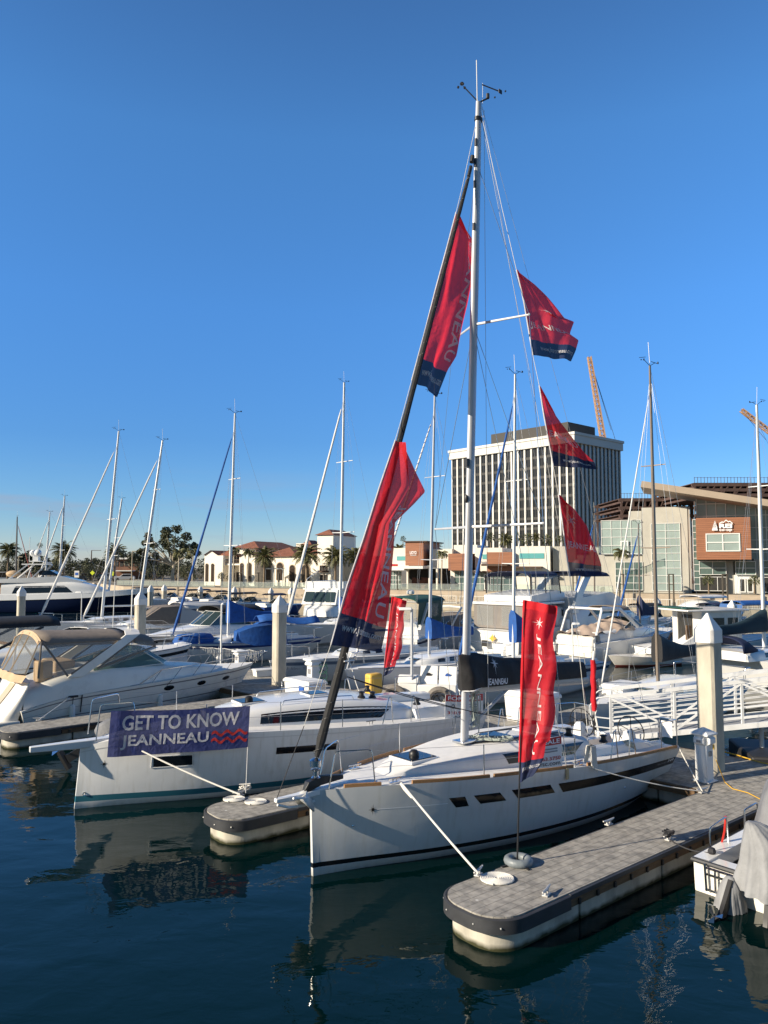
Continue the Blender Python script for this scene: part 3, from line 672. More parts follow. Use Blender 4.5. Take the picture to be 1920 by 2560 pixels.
def villa():
    Y = 125.0; r = thing('arched_villa', 'cream stucco villa with arches and red clay tile roofs', 'building', (X_(660, Y), Y, UPZ))
    xp = lambda a: X_(a, Y)
    def walls(m):
        fb(m, 478, 1388, 536, 1470, Y, 12, zb=UPZ); fb(m, 536, 1369, 612, 1470, Y+3, 14, zb=UPZ)
        fb(m, 590, 1392, 636, 1470, Y-.5, 13, zb=UPZ); fb(m, 636, 1391, 733, 1470, Y+2, 12, zb=UPZ)
        fb(m, 733, 1391, 819, 1470, Y, 14, zb=UPZ); fb(m, 819, 1341, 862, 1470, Y-1, 8, zb=UPZ); fb(m, 697, 1359, 725, 1385, Y+8, 4, zb=UPZ+3)
        for x0, x1, ye, yp, yy in ((478, 520, 1388, 1376, Y), (590, 636, 1392, 1380, Y-.5)):      # gables
            a = aty(x0, ye, yy); b = aty(x1, ye, yy); c = aty((x0+x1)/2, yp, yy)
            m.add([a, b, c, a+Vector((0, 8, 0)), b+Vector((0, 8, 0)), c+Vector((0, 8, 0))], [(0, 1, 2), (5, 4, 3), (0, 2, 5, 3), (1, 4, 5, 2)])
        fb(m, 862, 1390, 905, 1470, Y+3, 8, zb=UPZ)
    part_of(r, 'wall', STUC2, walls)
    def roofs(m):
        hip(m, xp(536), xp(612), Y+3, Y+17, zpx(1369, Y), 1.3); hip(m, xp(819), xp(862), Y-1, Y+7, zpx(1341, Y), .95, .3)
        hip(m, xp(697), xp(725), Y+8, Y+12, zpx(1359, Y), .8, .25); hip(m, xp(636), xp(735), Y+2, Y+14, zpx(1391, Y), 1.6); hip(m, xp(730), xp(819), Y, Y+14, zpx(1391, Y)+.02, 1.5)
        for x0, x1, ye, yp, yy in ((478, 520, 1388, 1376, Y), (590, 636, 1392, 1380, Y-.5)):
            c = aty((x0+x1)/2, yp, yy-.3)+Vector((0, 0, .1)); b = aty(x1+2, ye+.6, yy-.3)+Vector((0, 0, .1)); a = aty(x0-2, ye+.6, yy-.3)+Vector((0, 0, .1)); k = Vector((0, 9, 0))
            m.add([c, b, b+k, c+k], [(0, 1, 2, 3)]); m.add([a, c, c+k, a+k], [(0, 1, 2, 3)])
        hip(m, xp(520), xp(545), Y+1, Y+9, zpx(1389, Y), 1.0)
    part_of(r, 'roof', TILE, roofs)
    for x, y0, y1, wd, yy in ((486, 1409, 1455, 8, Y), (504, 1409, 1455, 8, Y), (598, 1408, 1456, 10, Y-.5), (620, 1407, 1457, 12, Y-.5), (657, 1405, 1450, 17, Y+2), (692, 1407, 1450, 17, Y+2), (742, 1413, 1452, 14, Y), (780, 1412, 1455, 21, Y)): arch(r, x, y0, y1, wd, yy)
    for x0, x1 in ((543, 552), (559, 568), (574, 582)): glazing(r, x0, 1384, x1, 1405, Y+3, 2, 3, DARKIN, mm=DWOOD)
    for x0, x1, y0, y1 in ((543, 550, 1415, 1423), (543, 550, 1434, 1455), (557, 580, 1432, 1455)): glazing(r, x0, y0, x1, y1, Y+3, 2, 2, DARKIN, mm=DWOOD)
    part_of(r, 'balcony', STUC2, lambda m: fb(m, 510, 1409, 588, 1413, Y+.6, 2.3))
    part_of(r, 'balcony_railing', DWOOD, lambda m: ([fb(m, 512+k*3, 1399, 512.6+k*3, 1409, Y+.8, .06) for k in range(25)], fb(m, 511, 1398, 587, 1399.4, Y+.75, .12)))
    glazing(r, 827, 1414, 846, 1426, Y-1, 2, 1, DARKIN, mm=DWOOD); glazing(r, 828, 1436, 846, 1462, Y-1, 2, 2, DARKIN, mm=DWOOD, name='door')
    part_of(r, 'balcony_railing', DWOOD, lambda m: fb(m, 824, 1426, 850, 1430, Y-1.5, .5))
    return r
villa().rotation_euler = (0, 0, R(-24))
pg = thing('pergola', 'white square framed pergola in front of the villa arches', 'pergola', (X_(685, 122), 122, UPZ))
def pgf(m):
    for x in (662, 683, 706):
        for d in (0, 3.2): fb(m, x, 1421, x+2.4, 1470, 121+d, .16, zb=UPZ)
    for d in (0, 3.2): fb(m, 661, 1420, 709, 1423, 121+d, .18)
    for x in (662, 683, 706): m.box((X_(x+1, 122), 122.7, zpx(1421.5, 121)), (.14, 3.2, .16))
part_of(pg, 'frame', MULL, pgf)
lb = thing('brick_block', 'two storey brown brick building with flat white roof edge beyond the trees', 'building', (X_(340, 190), 190, UPZ))
part_of(lb, 'wall', mat('brown_brick', (.17, .085, .055), .9, var=.2, vs=.6), lambda m: fb(m, 284, 1398, 362, 1448, 190, 14, zb=UPZ))
part_of(lb, 'roof_edge', MULL, lambda m: (fb(m, 280, 1394, 366, 1398, 189, 16), fb(m, 316, 1386, 332, 1394, 193, 4)))
part_of(lb, 'window_band', DARKIN, lambda m: [fb(m, x, 1404, x+8, 1416, 190, .2, dy=-.08) for x in range(288, 356, 12)])
part_of(lb, 'canopy', MULL, lambda m: fb(m, 284, 1426, 330, 1428, 187, 4))
# ---- cranes
def crane(name, label, p, q, wd, rope):
    r = thing(name, label, 'crane', p); a, b = Vector((0, 0, 0)), Vector(q)-Vector(p); t = b.normalized(); s1 = t.cross(Vector((0, 1, 0))).normalized()*wd; s2 = t.cross(s1).normalized()*wd
    mb = MB(); n = int(b.length/(wd*2.2)); cs = [s1+s2, s1-s2, -s1-s2, -s1+s2]
    for c in cs: mb.beam(a+c, b+c*.7, .35, .35)
    for i in range(n):
        u0, u1 = i/n, (i+1)/n
        for k in range(4):
            c0, c1 = cs[k], cs[(k+1) % 4]; mb.beam(a.lerp(b, u0)+c0*(1-.3*u0), a.lerp(b, u1)+c1*(1-.3*u1), .2, .2)
            mb.beam(a.lerp(b, u0)+c0*(1-.3*u0), a.lerp(b, u0)+c1*(1-.3*u0), .2, .2)
    mb.build('boom', mat('crane_orange', (.50, .30, .16), .7), r, ang=0)
    mb = MB()
    for e in rope: mb.tube([b, Vector(e)-Vector(p)], .09, 4)
    mb.build('cable', DWIRE, r, ang=0)
    mb = MB(); mb.box((0, 0, -3), (3.2, 3.2, 6)); mb.tube([(0, 0, -5), (0, 0, -p[2])], 1.2, 8); mb.build('slew_tower', mat('crane_orange', (.50, .30, .16), .7), r, ang=0)
YC = 320
crane('tower_crane', 'orange lattice crane boom rising behind the dark office tower', aty(1508, 1100, YC), aty(1473, 892, YC), .95, [aty(1540, 1105, YC), aty(1528, 1075, YC)])
crane('tower_crane', 'orange lattice crane boom at the right edge above the shop roof', aty(1990, 1130, YC), aty(1853, 1025, YC), .95, [aty(1915, 1100, YC)])
# ================================================================ plants
def leafmat(name, c1, c2):
    m = mat(name, c2, .65, col2=c1, vs=1.2); return m
PALMG = leafmat('palm_leaf', (.06, .068, .022), (.19, .18, .075))
PALMD = leafmat('palm_dead_leaf', (.09, .06, .03), (.17, .12, .06))
FANG = leafmat('fan_palm_leaf', (.05, .065, .02), (.15, .155, .06))
BARK = mat('palm_bark', (.20, .15, .10), .95, var=.3, vs=4, stretch=(1, 1, 6), bump=.03, bs=8)
RBARK = mat('smooth_bark', (.42, .37, .29), .9, var=.15, vs=1.5)
EUC = leafmat('eucalyptus_leaf', (.03, .04, .02), (.10, .105, .05))
DARKL = leafmat('dark_leaf', (.016, .022, .010), (.05, .06, .026))
def frond(mb, base, az, el, ln, droop, leaf, nseg=7, n=16, rnd=random, v=.5):
    h = Vector((math.sin(az), math.cos(az), 0)); pts = []; p = Vector(base); e = el
    for i in range(nseg+1):
        pts.append(p.copy()); p = p+(h*math.cos(e)+Vector((0, 0, math.sin(e))))*(ln/nseg); e -= droop/nseg*(1+.8*i/nseg)
    mb.tube(pts, [ln*.012*(1-.8*i/nseg) for i in range(nseg+1)], 3, caps=False)
    side = h.cross(Vector((0, 0, 1)))
    def at(u):
        f = u*nseg; i = min(int(f), nseg-1); return pts[i].lerp(pts[i+1], f-i), (pts[i+1]-pts[i]).normalized()
    for k in range(n):
        u = .16+.84*(k+rnd.random()*.6)/n; c, t = at(min(u, .999)); l = leaf*(1.1-abs(u-.45)*1.0)*(.85+.3*rnd.random())
        nrm = side.cross(t).normalized()
        for s in (-1, 1):
            d = (t*.75+side*s*.85+nrm*(-v+.5*rnd.random())).normalized()*l
            wv = t*(l*.13)
            mb.add([c-wv, c+wv, c+d*.6+wv*.7-Vector((0, 0, l*.04)), c+d-Vector((0, 0, l*.16))], [(0, 1, 2), (0, 2, 3)])
def palm(kind, label, loc, tr_h, cr, seed, group):
    rnd = random.Random(seed); r = thing('palm_tree', label, 'palm tree', loc, rnd.random()*6, group)
    mb = MB(); lean = Vector(((rnd.random()-.5)*.05*tr_h, (rnd.random()-.5)*.05*tr_h, 0))
    tr = {'date': cr*.085, 'royal': cr*.09, 'fan': cr*.10}[kind]
    pts = [lean*(i/6)**2+Vector((0, 0, tr_h*i/6-.3*(i == 0))) for i in range(7)]
    mb.tube(pts, [tr*(1.25 if i == 0 else 1.0-.2*i/6+(.35 if i == 6 and kind == 'date' else 0)) for i in range(7)], 8)
    mb.build('trunk', RBARK if kind == 'royal' else BARK, r)
    top = pts[-1]; mb = MB()
    if kind == 'date':
        mb2 = MB()
        for i in range(46):
            el = R(82-112*(i/46)**.9+rnd.uniform(-8, 8)); frond(mb, top+Vector((0, 0, cr*.03)), i*2.4+rnd.random()*.4, el, cr*rnd.uniform(.92, 1.1), R(48+rnd.random()*22), cr*.26, n=17, rnd=rnd)
        for i in range(9): frond(mb2, top-Vector((0, 0, cr*.05)), i*2.4+rnd.random(), R(-40-30*rnd.random()), cr*.55, R(25), cr*.14, n=8, rnd=rnd)
        mb2.build('dead_frond', PALMD, r, ang=0, fix=False)
        g = PALMG
    elif kind == 'royal':
        mb.tube([top, top+Vector((0, 0, cr*.35))], [tr*.8, tr*.45], 8)
        for i in range(20):
            el = R(75-85*(i/20)+rnd.uniform(-8, 8)); frond(mb, top+Vector((0, 0, cr*.3)), i*2.4, el, cr*rnd.uniform(.85, 1.1), R(85+rnd.random()*25), cr*.3, n=16, rnd=rnd, v=.9)
        g = PALMG
    else:
        for i in range(34):
            az = i*2.4+rnd.random()*.5; el = R(80-130*(i/34)+rnd.uniform(-10, 10)); h = Vector((math.sin(az)*math.cos(el), math.cos(az)*math.cos(el), math.sin(el)))
            c = top+h*cr*.5; mb.tube([top, c], cr*.012, 3, caps=False)
            a = h.orthogonal().normalized(); b = h.cross(a); a = a*math.cos(az)+b*math.sin(az)
            for k in range(9):
                an = R(-80+20*k); d = (h*math.cos(an)+a*math.sin(an)).normalized()*cr*.5; q = h.cross(a)*cr*.03
                mb.add([c-q, c+q, c+d*.95-Vector((0, 0, cr*.08))], [(0, 1, 2)])
        g = FANG
    mb.build('frond', g, r, ang=0, fix=False)
    return r
def palm_px(kind, x, yc, yb, rpx, Y, label, seed, group, zb=None):
    b = aty(x, yb, Y) if zb is None else Vector((X_(x, Y), Y, zb)); z = zpx(yc, Y); cr = rpx/CF*Y
    return palm(kind, label, (b.x, Y, b.z), z-b.z, cr, seed, group)
G1 = 'palms along the far shore'
for a in [('date', 18, 1378, 1455, 30, 135, 'feathery date palm at the left edge behind the dark mast'), ('fan', 98, 1363, 1420, 9, 260, 'slim small fan palm far away on the left skyline'),
          ('date', 157, 1380, 1452, 34, 140, 'feathery date palm behind the two white radar domes'), ('date', 286, 1382, 1450, 30, 145, 'feathery date palm at the left end of the brick block'),
          ('royal', 446, 1388, 1458, 23, 122, 'pale trunked palm in front of the eucalyptus'), ('royal', 481, 1386, 1456, 20, 121, 'pale trunked palm at the left end of the villa'),
          ('royal', 583, 1383, 1457, 21, 119, 'thin trunked palm in front of the villa balcony'), ('royal', 619, 1388, 1462, 21, 118, 'thin trunked palm before the two arches under the villa gable'),
          ('date', 660, 1393, 1466, 34, 117, 'feathery date palm left of the white pergola'), ('date', 766, 1388, 1464, 41, 116, 'large feathery date palm right of the white pergola'),
          ('date', 838, 1392, 1464, 37, 115, 'feathery date palm in front of the villa tower'), ('date', 888, 1392, 1464, 34, 118, 'feathery date palm right of the villa tower'),
          ('fan', 1006, 1347, 1420, 10, 150, 'small fan palm sticking up behind the timber cafe box'), ('date', 996, 1376, 1430, 22, 135, 'feathery palm left of the timber cafe box over the white roof'),
          ('date', 1090, 1370, 1430, 18, 135, 'feathery palm right of the timber cafe box over the roof'), ('royal', 1104, 1392, 1467, 22, 103, 'pale trunked palm in front of the cafe terrace'),
          ('royal', 1556, 1392, 1477, 27, 88, 'pale trunked palm in front of the concrete outdoor shop'), ]:
    palm_px(*a[:6], a[6], int(a[1]), G1)
for i, (x, rp, kd) in enumerate([(1228, 12, 'fan'), (1262, 17, 'date'), (1290, 13, 'fan'), (1318, 17, 'fan'), (1342, 11, 'date'), (1365, 15, 'fan'), (1212, 9, 'fan'), (1400, 12, 'fan'), (1426, 11, 'fan')]):
    palm_px(kd, x, 1343+(i*7) % 14, 1400, rp*1.35, 150, 'palm against the tower base, number %s' % i if 0 else ['fan palm against the tower base just right of the thick mast', 'spiky palm against the tower base above the teal strip', 'tuft headed fan palm against the tower left of the blue furled sail', 'big fan palm against the tower base left of the red flag', 'short spiky palm against the tower base between two fan palms', 'tall fan palm against the tower base beside the red flag hoist', 'smallest fan palm at the left corner of the tower base', 'fan palm against the tower partly behind the lowest red flag', 'fan palm against the shaded tower side right of the red flag'][i], 40+i, 'palms behind the shop roofs', zb=UPZ)
palm_px('fan', 1772, 1452, 1478, 19, 89, 'bushy fan palm beside the dark shopfront left of the entrance', 77, 'fan palms by the shop entrance')
palm_px('fan', 1886, 1452, 1478, 19, 89, 'bushy fan palm right of the shop entrance doors', 78, 'fan palms by the shop entrance')
palm_px('fan', 553, 1440, 1460, 13, 120, 'low fan palm under the villa balcony left of the doors', 79, 'low palms before the villa')
palm_px('fan', 572, 1444, 1460, 9, 120, 'smaller low fan palm under the villa balcony', 80, 'low palms before the villa')

def leafcloud(mb, c, r, n, ls, rnd):
    for _ in range(n):
        d = Vector((rnd.gauss(0, 1), rnd.gauss(0, 1), rnd.gauss(0, 1))).normalized()*(rnd.random()**.45)
        p = Vector(c)+Vector((d.x*r[0], d.y*r[1], d.z*r[2]))
        a = Vector((rnd.gauss(0, 1), rnd.gauss(0, 1), rnd.gauss(0, .6))).normalized()*ls*rnd.uniform(.6, 1.3); b = a.orthogonal().normalized()*ls*.45; b.rotate(Matrix.Rotation(rnd.random()*6, 3, a))
        mb.add([p-a*.5, p+b*.5, p+a*.5, p-b*.5], [(0, 1, 2, 3)])
def tree(label, loc, h, wd, seed, group, m=DARKL, trunk=.3, blobs=14, nl=130, ls=None, bark=BARK, lobes=None):
    rnd = random.Random(seed); r = thing('tree', label, 'tree', loc, 0, group); mb = MB(); tb = MB(); ls = ls or h*.05
    th = h*trunk; tb.tube([(0, 0, -.3), (0, 0, th*.5), (wd*.03, 0, th*1.2)], [h*.03, h*.024, h*.018], 7)
    L = lobes or [((rnd.uniform(-.36, .36)*wd, rnd.uniform(-.3, .3)*wd, th+(h-th)*(.12+.75*rnd.random())), rnd.uniform(.12, .22)*wd) for _ in range(blobs)]
    for c, q in L:
        leafcloud(mb, c, (q, q, q*.8), nl, ls, rnd)
        tb.tube([(0, 0, th*.8), (c[0]*.5, c[1]*.5, (th+c[2])/2), c], [h*.012, h*.008, h*.004], 4, caps=False)
    tb.build('trunk', bark, r); mb.build('crown', m, r, ang=0, fix=False); return r
# the big eucalyptus
Ye = 150; k = Ye/CF
lob = [((dx*k, random.uniform(-2, 2), (1445-y)*k), q*k) for dx, y, q in [(10, 1312, 15), (-12, 1318, 14), (28, 1330, 15), (-30, 1345, 16), (5, 1340, 20), (20, 1352, 17), (-10, 1360, 18), (38, 1360, 12), (-45, 1352, 11), (-66, 1338, 11), (-76, 1345, 9), (-60, 1365, 9), (-78, 1372, 7), (-56, 1328, 9), (50, 1352, 10), (58, 1358, 8), (56, 1372, 9), (-5, 1375, 14), (10, 1384, 11), (-88, 1364, 6), (-40, 1380, 9), (44, 1380, 9), (-22, 1330, 13), (-72, 1386, 8), (-44, 1396, 8), (-84, 1368, 6)]]
e = tree('tall eucalyptus with dark ragged clumps of leaves left of the villa', (X_(432, Ye), Ye, UPZ), (1445-1297)*k, 12, 5, 'trees on the far shore', EUC, .35, nl=210, ls=.62, bark=RBARK, lobes=lob)
BT = ['dark round tree behind the superyacht mast domes', 'low dark tree at the far left edge behind the palm', 'brownish leafy tree left of the slim far palm', 'dark tree between the two date palms on the left', 'dark bushy tree right of the brick block', 'dark dense tree under the eucalyptus crown', 'shrubby dark tree left of the villa wall', 'flat topped far tree left of the utility pole', 'flat topped far tree right of the utility pole', 'small far tree beside the brick block', 'dark tree behind the yellow crossing sign', 'low shrub like tree behind the parked cars']
for i, (x, yt, yb, wpx, Y) in enumerate([(205, 1392, 1452, 50, 175), (30, 1392, 1452, 70, 180), (68, 1362, 1450, 42, 185), (112, 1388, 1452, 62, 178), (385, 1404, 1456, 60, 160), (440, 1404, 1456, 66, 158), (470, 1410, 1456, 44, 145), (222, 1393, 1440, 30, 300), (248, 1390, 1440, 38, 310), (272, 1400, 1445, 26, 260), (230, 1418, 1452, 54, 170), (150, 1420, 1455, 60, 165)]):
    kk = Y/CF; tree(BT[i], (X_(x, Y), Y, aty(x, yb, Y).z-.3), (yb-yt)*kk, wpx*kk*1.25, 100+i, 'trees on the far shore', DARKL if i % 3 else EUC, .2, blobs=12, nl=110, ls=(yb-yt)*kk*.085)
base = [o for o in COL.objects if o.name.startswith('tree') and o.get('category') == 'tree'][1:]
TL = [(8, 200, 1.0, 'dark tree at the far left edge of the shore'), (48, 205, .9, 'dark tree left of the dark mast on the far shore'), (88, 196, 1.0, 'leafy tree under the slim far palm'), (128, 205, 1.05, 'dark tree left of the second date palm'), (176, 200, 1.1, 'broad tree right of the second date palm'), (205, 215, 1.0, 'dark tree left of the notice board'), (252, 205, 1.05, 'dark tree right of the crossing signs'), (300, 222, 1.1, 'dark tree behind the brick block'), (358, 175, .95, 'low tree at the right end of the brick block'), (408, 170, .8, 'low dark tree behind the eucalyptus trunk'), (462, 165, .85, 'dark tree just left of the villa gable'), (500, 178, .9, 'dark tree rising behind the villa gable')]
for i, (x, Y, k_, lb3) in enumerate(TL): copy_tree(base[i % len(base)], (X_(x, Y), Y, UPZ-.2), i*1.3, lb3, k_)
mb = MB(); rnd = random.Random(4)
for i in range(26):
    Y = 330+rnd.random()*40; x = -20+i*22; kk = Y/CF; leafcloud(mb, (X_(x, Y), Y, 3.2+rnd.random()*2), (3.4, 3, 3.6+rnd.random()*2.2), 110, 1.5, rnd)
tag(mb.build('far_wood', DARKL, ang=0, fix=False), 'distant line of dark trees along the left horizon', 'wood', kind='stuff')
# planting between the wall and terrace
mb = MB(); rnd = random.Random(8)
for i in range(60):
    x = 26-i*1.1; p = along(x, o6); leafcloud(mb, (p[0]+.1, p[1]-.75, SWT+.3+.2*rnd.random()), (.6, .22, .25), 16, .16, rnd)
tag(mb.build('ground_cover', FANG, ang=0, fix=False), 'low green planting along the foot of the terrace wall', 'plants', kind='stuff')
# ================================================================ street things on the shore
LPOST = mat('dark_post', (.10, .085, .065), .7)
def twin_post(x, y0, y1, Y, label):
    r = thing('light_post', label, 'light post', (X_(x, Y), Y, SWT)); h = zpx(y0, Y)-SWT
    mb = MB(); mb.box((-.24, 0, h/2), (.13, .13, h)); mb.box((.24, 0, h/2), (.13, .13, h)); mb.build('post', LPOST, r, ang=0)
    mb = MB(); mb.box((0, 0, h+.05), (.61, .15, .1)); mb.box((0, 0, h*.7), (.35, .06, .06)); mb.build('cross_bar', LPOST, r, ang=0)
for x, y0, Y, lb_ in ((1553, 1437, 84, 'tall dark twin post below the concrete shop wall'), (1677, 1437, 83, 'tall dark twin post below the tall shop window'), (1811, 1437, 81, 'tall dark twin post left of the shop entrance'), (1437, 1434, 89, 'tall dark twin post behind the lowest red flag'), (1333, 1434, 93, 'tall dark twin post at the blank white shop wall'), (1238, 1434, 96, 'tall dark twin post right of the grey cruiser canopy'), (998, 1436, 101, 'tall dark twin post under the timber cafe box')): twin_post(x, y0, 1500, Y, lb_)
def pole(x, y0, Y, label, h0=UPZ, th=.16, m=LPOST, arm=0):
    r = thing('light_pole', label, 'light pole', (X_(x, Y), Y, h0)); h = zpx(y0, Y)-h0
    mb = MB(); mb.tube([(0, 0, 0), (0, 0, h)], [th, th*.6], 8); mb.build('post', m, r)
    mb = MB(); mb.box((arm*.5, 0, h), (max(.5, abs(arm)), .3, .14)); mb.build('lamp_head', m, r, ang=0)
for a in ((602, 1432, 118, 'slim dark pole before the villa gable arches'), (646, 1432, 116, 'slim dark pole left of the feathery palm by the pergola'), (697, 1432, 116, 'slim dark pole in front of the white pergola'), (748, 1432, 116, 'slim dark pole right of the pergola'), (810, 1432, 115, 'slim dark pole before the villa tower'), (475, 1436, 122, 'slim dark pole left of the villa arches'), (556, 1436, 122, 'slim dark pole under the villa balcony')): pole(*a, th=.2)
pole(330, 1378, 160, 'tall pale street lamp in front of the brick block', th=.14, m=CONC, arm=1.4)
pole(46, 1392, 150, 'pale street lamp beside the left palm', th=.14, m=CONC, arm=.8)
pole(228, 1376, 240, 'wooden utility pole with crossarms on the left skyline', th=.25, m=DWOOD, arm=3)
for i, (x, y, Y, lb_) in enumerate(((232, 1432, 158, 'yellow green crossing sign left of the tall mast'), (283, 1434, 158, 'yellow green crossing sign right of the tall mast'))):
    r = thing('crossing_sign', lb_, 'sign', (X_(x, Y), Y, UPZ), 0, 'crossing signs'); h = zpx(y, Y)-UPZ
    mb = MB(); mb.tube([(0, 0, 0), (0, 0, h+.5)], .07, 6); mb.build('post', LPOST, r)
    mb = MB(); mb.prism([(-.5, 0), (0, -.5), (.5, 0), (0, .5)], -.02, .02); o = mb.build('plate', mat('signal_yellow', (.62, .72, .03), .5), r, ang=0); o.rotation_euler = (math.pi/2, 0, 0); o.location = (0, -.1, h)
r = thing('notice_board', 'white and blue notice board on a post behind the superyacht', 'sign', (X_(193, 148), 148, UPZ)); mb = MB(); mb.tube([(0, 0, 0), (0, 0, 1)], .07, 6); mb.build('post', LPOST, r); mb = MB(); mb.box((0, -.1, 1.7), (.9, .06, 1.3)); mb.build('plate', WHTP, r, ang=0); mb = MB(); mb.box((0, -.14, 1.75), (.6, .04, .5)); mb.build('emblem', BLUELET, r, ang=0)
def car(label, loc, rz, m, tall=0):
    r = thing('parked_car', label, 'car', loc, rz, 'cars parked along the far road')
    pr = [(-2.2, .35), (-2.25, .75), (-1.9, .95), (-1.0, 1.0), (-.35, 1.5+tall), (1.2, 1.52+tall), (1.9, 1.05+tall*.6), (2.2, .95), (2.25, .4)]
    mb = MB(); mb.rings([[(x, y, z) for x, z in pr] for y in (-.85, .85)]); mb.build('body', m, r, bevel=.06)
    mb = MB(); mb.rings([[(x, y, z) for x, z in [(-.75, 1.05), (-.3, 1.43+tall), (1.1, 1.44+tall), (1.7, 1.05)]] for y in (-.87, .87)]); mb.build('window', DGLASS, r, ang=0)
    for x in (-1.4, 1.4):
        for y in (-.75, .75): mb = MB(); mb.lathe([(.05, -.1), (.33, -.1), (.33, .1), (.05, .1)], n=14); o = mb.build('wheel', BLKP, r); o.rotation_euler = (math.pi/2, 0, 0); o.location = (x, y, .33)
cp = [mat('car_white', (.6, .6, .6), .3, coat=.4), mat('car_dark', (.03, .035, .045), .3, coat=.4), mat('car_silver', (.35, .36, .38), .3, metal=.4), mat('car_red', (.25, .02, .02), .3)]
for x, Y, ci, tl, lb_ in ((2, 150, 0, .6, 'tall white van parked at the far left edge'), (212, 172, 1, .2, 'dark parked car behind the notice board'), (232, 176, 2, 0, 'silver parked car left of the tall mast'), (312, 168, 0, 0, 'white parked car under the brick block'), (268, 172, 2, .1, 'silver parked car right of the tall mast'), (248, 184, 3, 0, 'dark red parked car far behind the crossing signs')):
    car(lb_, (X_(x, Y), Y, UPZ), .3, cp[ci], tl)
# small seated visitor on the quay
# ================================================================ floating docks
def paver_mat():
    m = bpy.data.materials.new('stamped_deck'); m.use_nodes = True; t = m.node_tree; L = t.links; b = t.nodes['Principled BSDF']; b.inputs['Roughness'].default_value = .9
    tc = t.nodes.new('ShaderNodeTexCoord')
    br = t.nodes.new('ShaderNodeTexBrick'); br.offset = .5; br.squash = 1.6; br.squash_frequency = 2
    for k, v in (('Scale', 1), ('Mortar Size', .009), ('Mortar Smooth', .5), ('Brick Width', .34), ('Row Height', .15)): br.inputs[k].default_value = v
    br.inputs['Color1'].default_value = (.325, .312, .288, 1); br.inputs['Color2'].default_value = (.305, .292, .268, 1); br.inputs['Mortar'].default_value = (.235, .224, .205, 1)
    L.new(tc.outputs['Object'], br.inputs['Vector'])
    n = t.nodes.new('ShaderNodeTexNoise'); n.inputs['Scale'].default_value = 7; n.inputs['Detail'].default_value = 7; L.new(tc.outputs['Object'], n.inputs['Vector'])
    rp = t.nodes.new('ShaderNodeValToRGB'); rp.color_ramp.elements[0].color = (.60, .60, .60, 1); rp.color_ramp.elements[1].color = (1.30, 1.27, 1.22, 1); rp.color_ramp.elements[0].position = .3; rp.color_ramp.elements[1].position = .7
    L.new(n.outputs['Fac'], rp.inputs[0])
    mx = t.nodes.new('ShaderNodeMix'); mx.data_type = 'RGBA'; mx.blend_type = 'MULTIPLY'; mx.inputs[0].default_value = 1
    L.new(br.outputs['Color'], mx.inputs[6]); L.new(rp.outputs[0], mx.inputs[7]); L.new(mx.outputs[2], b.inputs['Base Color'])
    # the joints are worn away in places, with old stains and a few bird droppings
    n3 = t.nodes.new('ShaderNodeTexNoise'); n3.inputs['Scale'].default_value = 2.6; n3.inputs['Detail'].default_value = 3; L.new(tc.outputs['Object'], n3.inputs['Vector'])
    st = t.nodes.new('ShaderNodeMapRange'); st.inputs[1].default_value = .56; st.inputs[2].default_value = .72; st.inputs[4].default_value = .5; L.new(n3.outputs['Fac'], st.inputs[0])
    m2 = t.nodes.new('ShaderNodeMix'); m2.data_type = 'RGBA'; m2.inputs[7].default_value = (.15, .14, .125, 1); L.new(st.outputs[0], m2.inputs[0]); L.new(mx.outputs[2], m2.inputs[6])
    vo = t.nodes.new('ShaderNodeTexVoronoi'); vo.inputs['Scale'].default_value = 1.7; L.new(tc.outputs['Object'], vo.inputs['Vector'])
    dr = t.nodes.new('ShaderNodeMapRange'); dr.inputs[1].default_value = .05; dr.inputs[2].default_value = .03; L.new(vo.outputs['Distance'], dr.inputs[0])
    m3 = t.nodes.new('ShaderNodeMix'); m3.data_type = 'RGBA'; m3.inputs[7].default_value = (.6, .6, .57, 1); L.new(dr.outputs[0], m3.inputs[0]); L.new(m2.outputs[2], m3.inputs[6]); L.new(m3.outputs[2], b.inputs['Base Color'])
    n2 = t.nodes.new('ShaderNodeTexNoise'); n2.inputs['Scale'].default_value = 60; n2.inputs['Detail'].default_value = 4; L.new(tc.outputs['Object'], n2.inputs['Vector'])
    ad = t.nodes.new('ShaderNodeMath'); ad.operation = 'MULTIPLY_ADD'; L.new(n2.outputs['Fac'], ad.inputs[0]); ad.inputs[1].default_value = .5
    iv = t.nodes.new('ShaderNodeMath'); iv.operation = 'SUBTRACT'; iv.inputs[0].default_value = 1; L.new(br.outputs['Fac'], iv.inputs[1]); L.new(iv.outputs[0], ad.inputs[2])
    bp = t.nodes.new('ShaderNodeBump'); bp.inputs['Distance'].default_value = .008; bp.inputs['Strength'].default_value = .8; L.new(ad.outputs[0], bp.inputs['Height']); L.new(bp.outputs[0], b.inputs['Normal'])
    return m
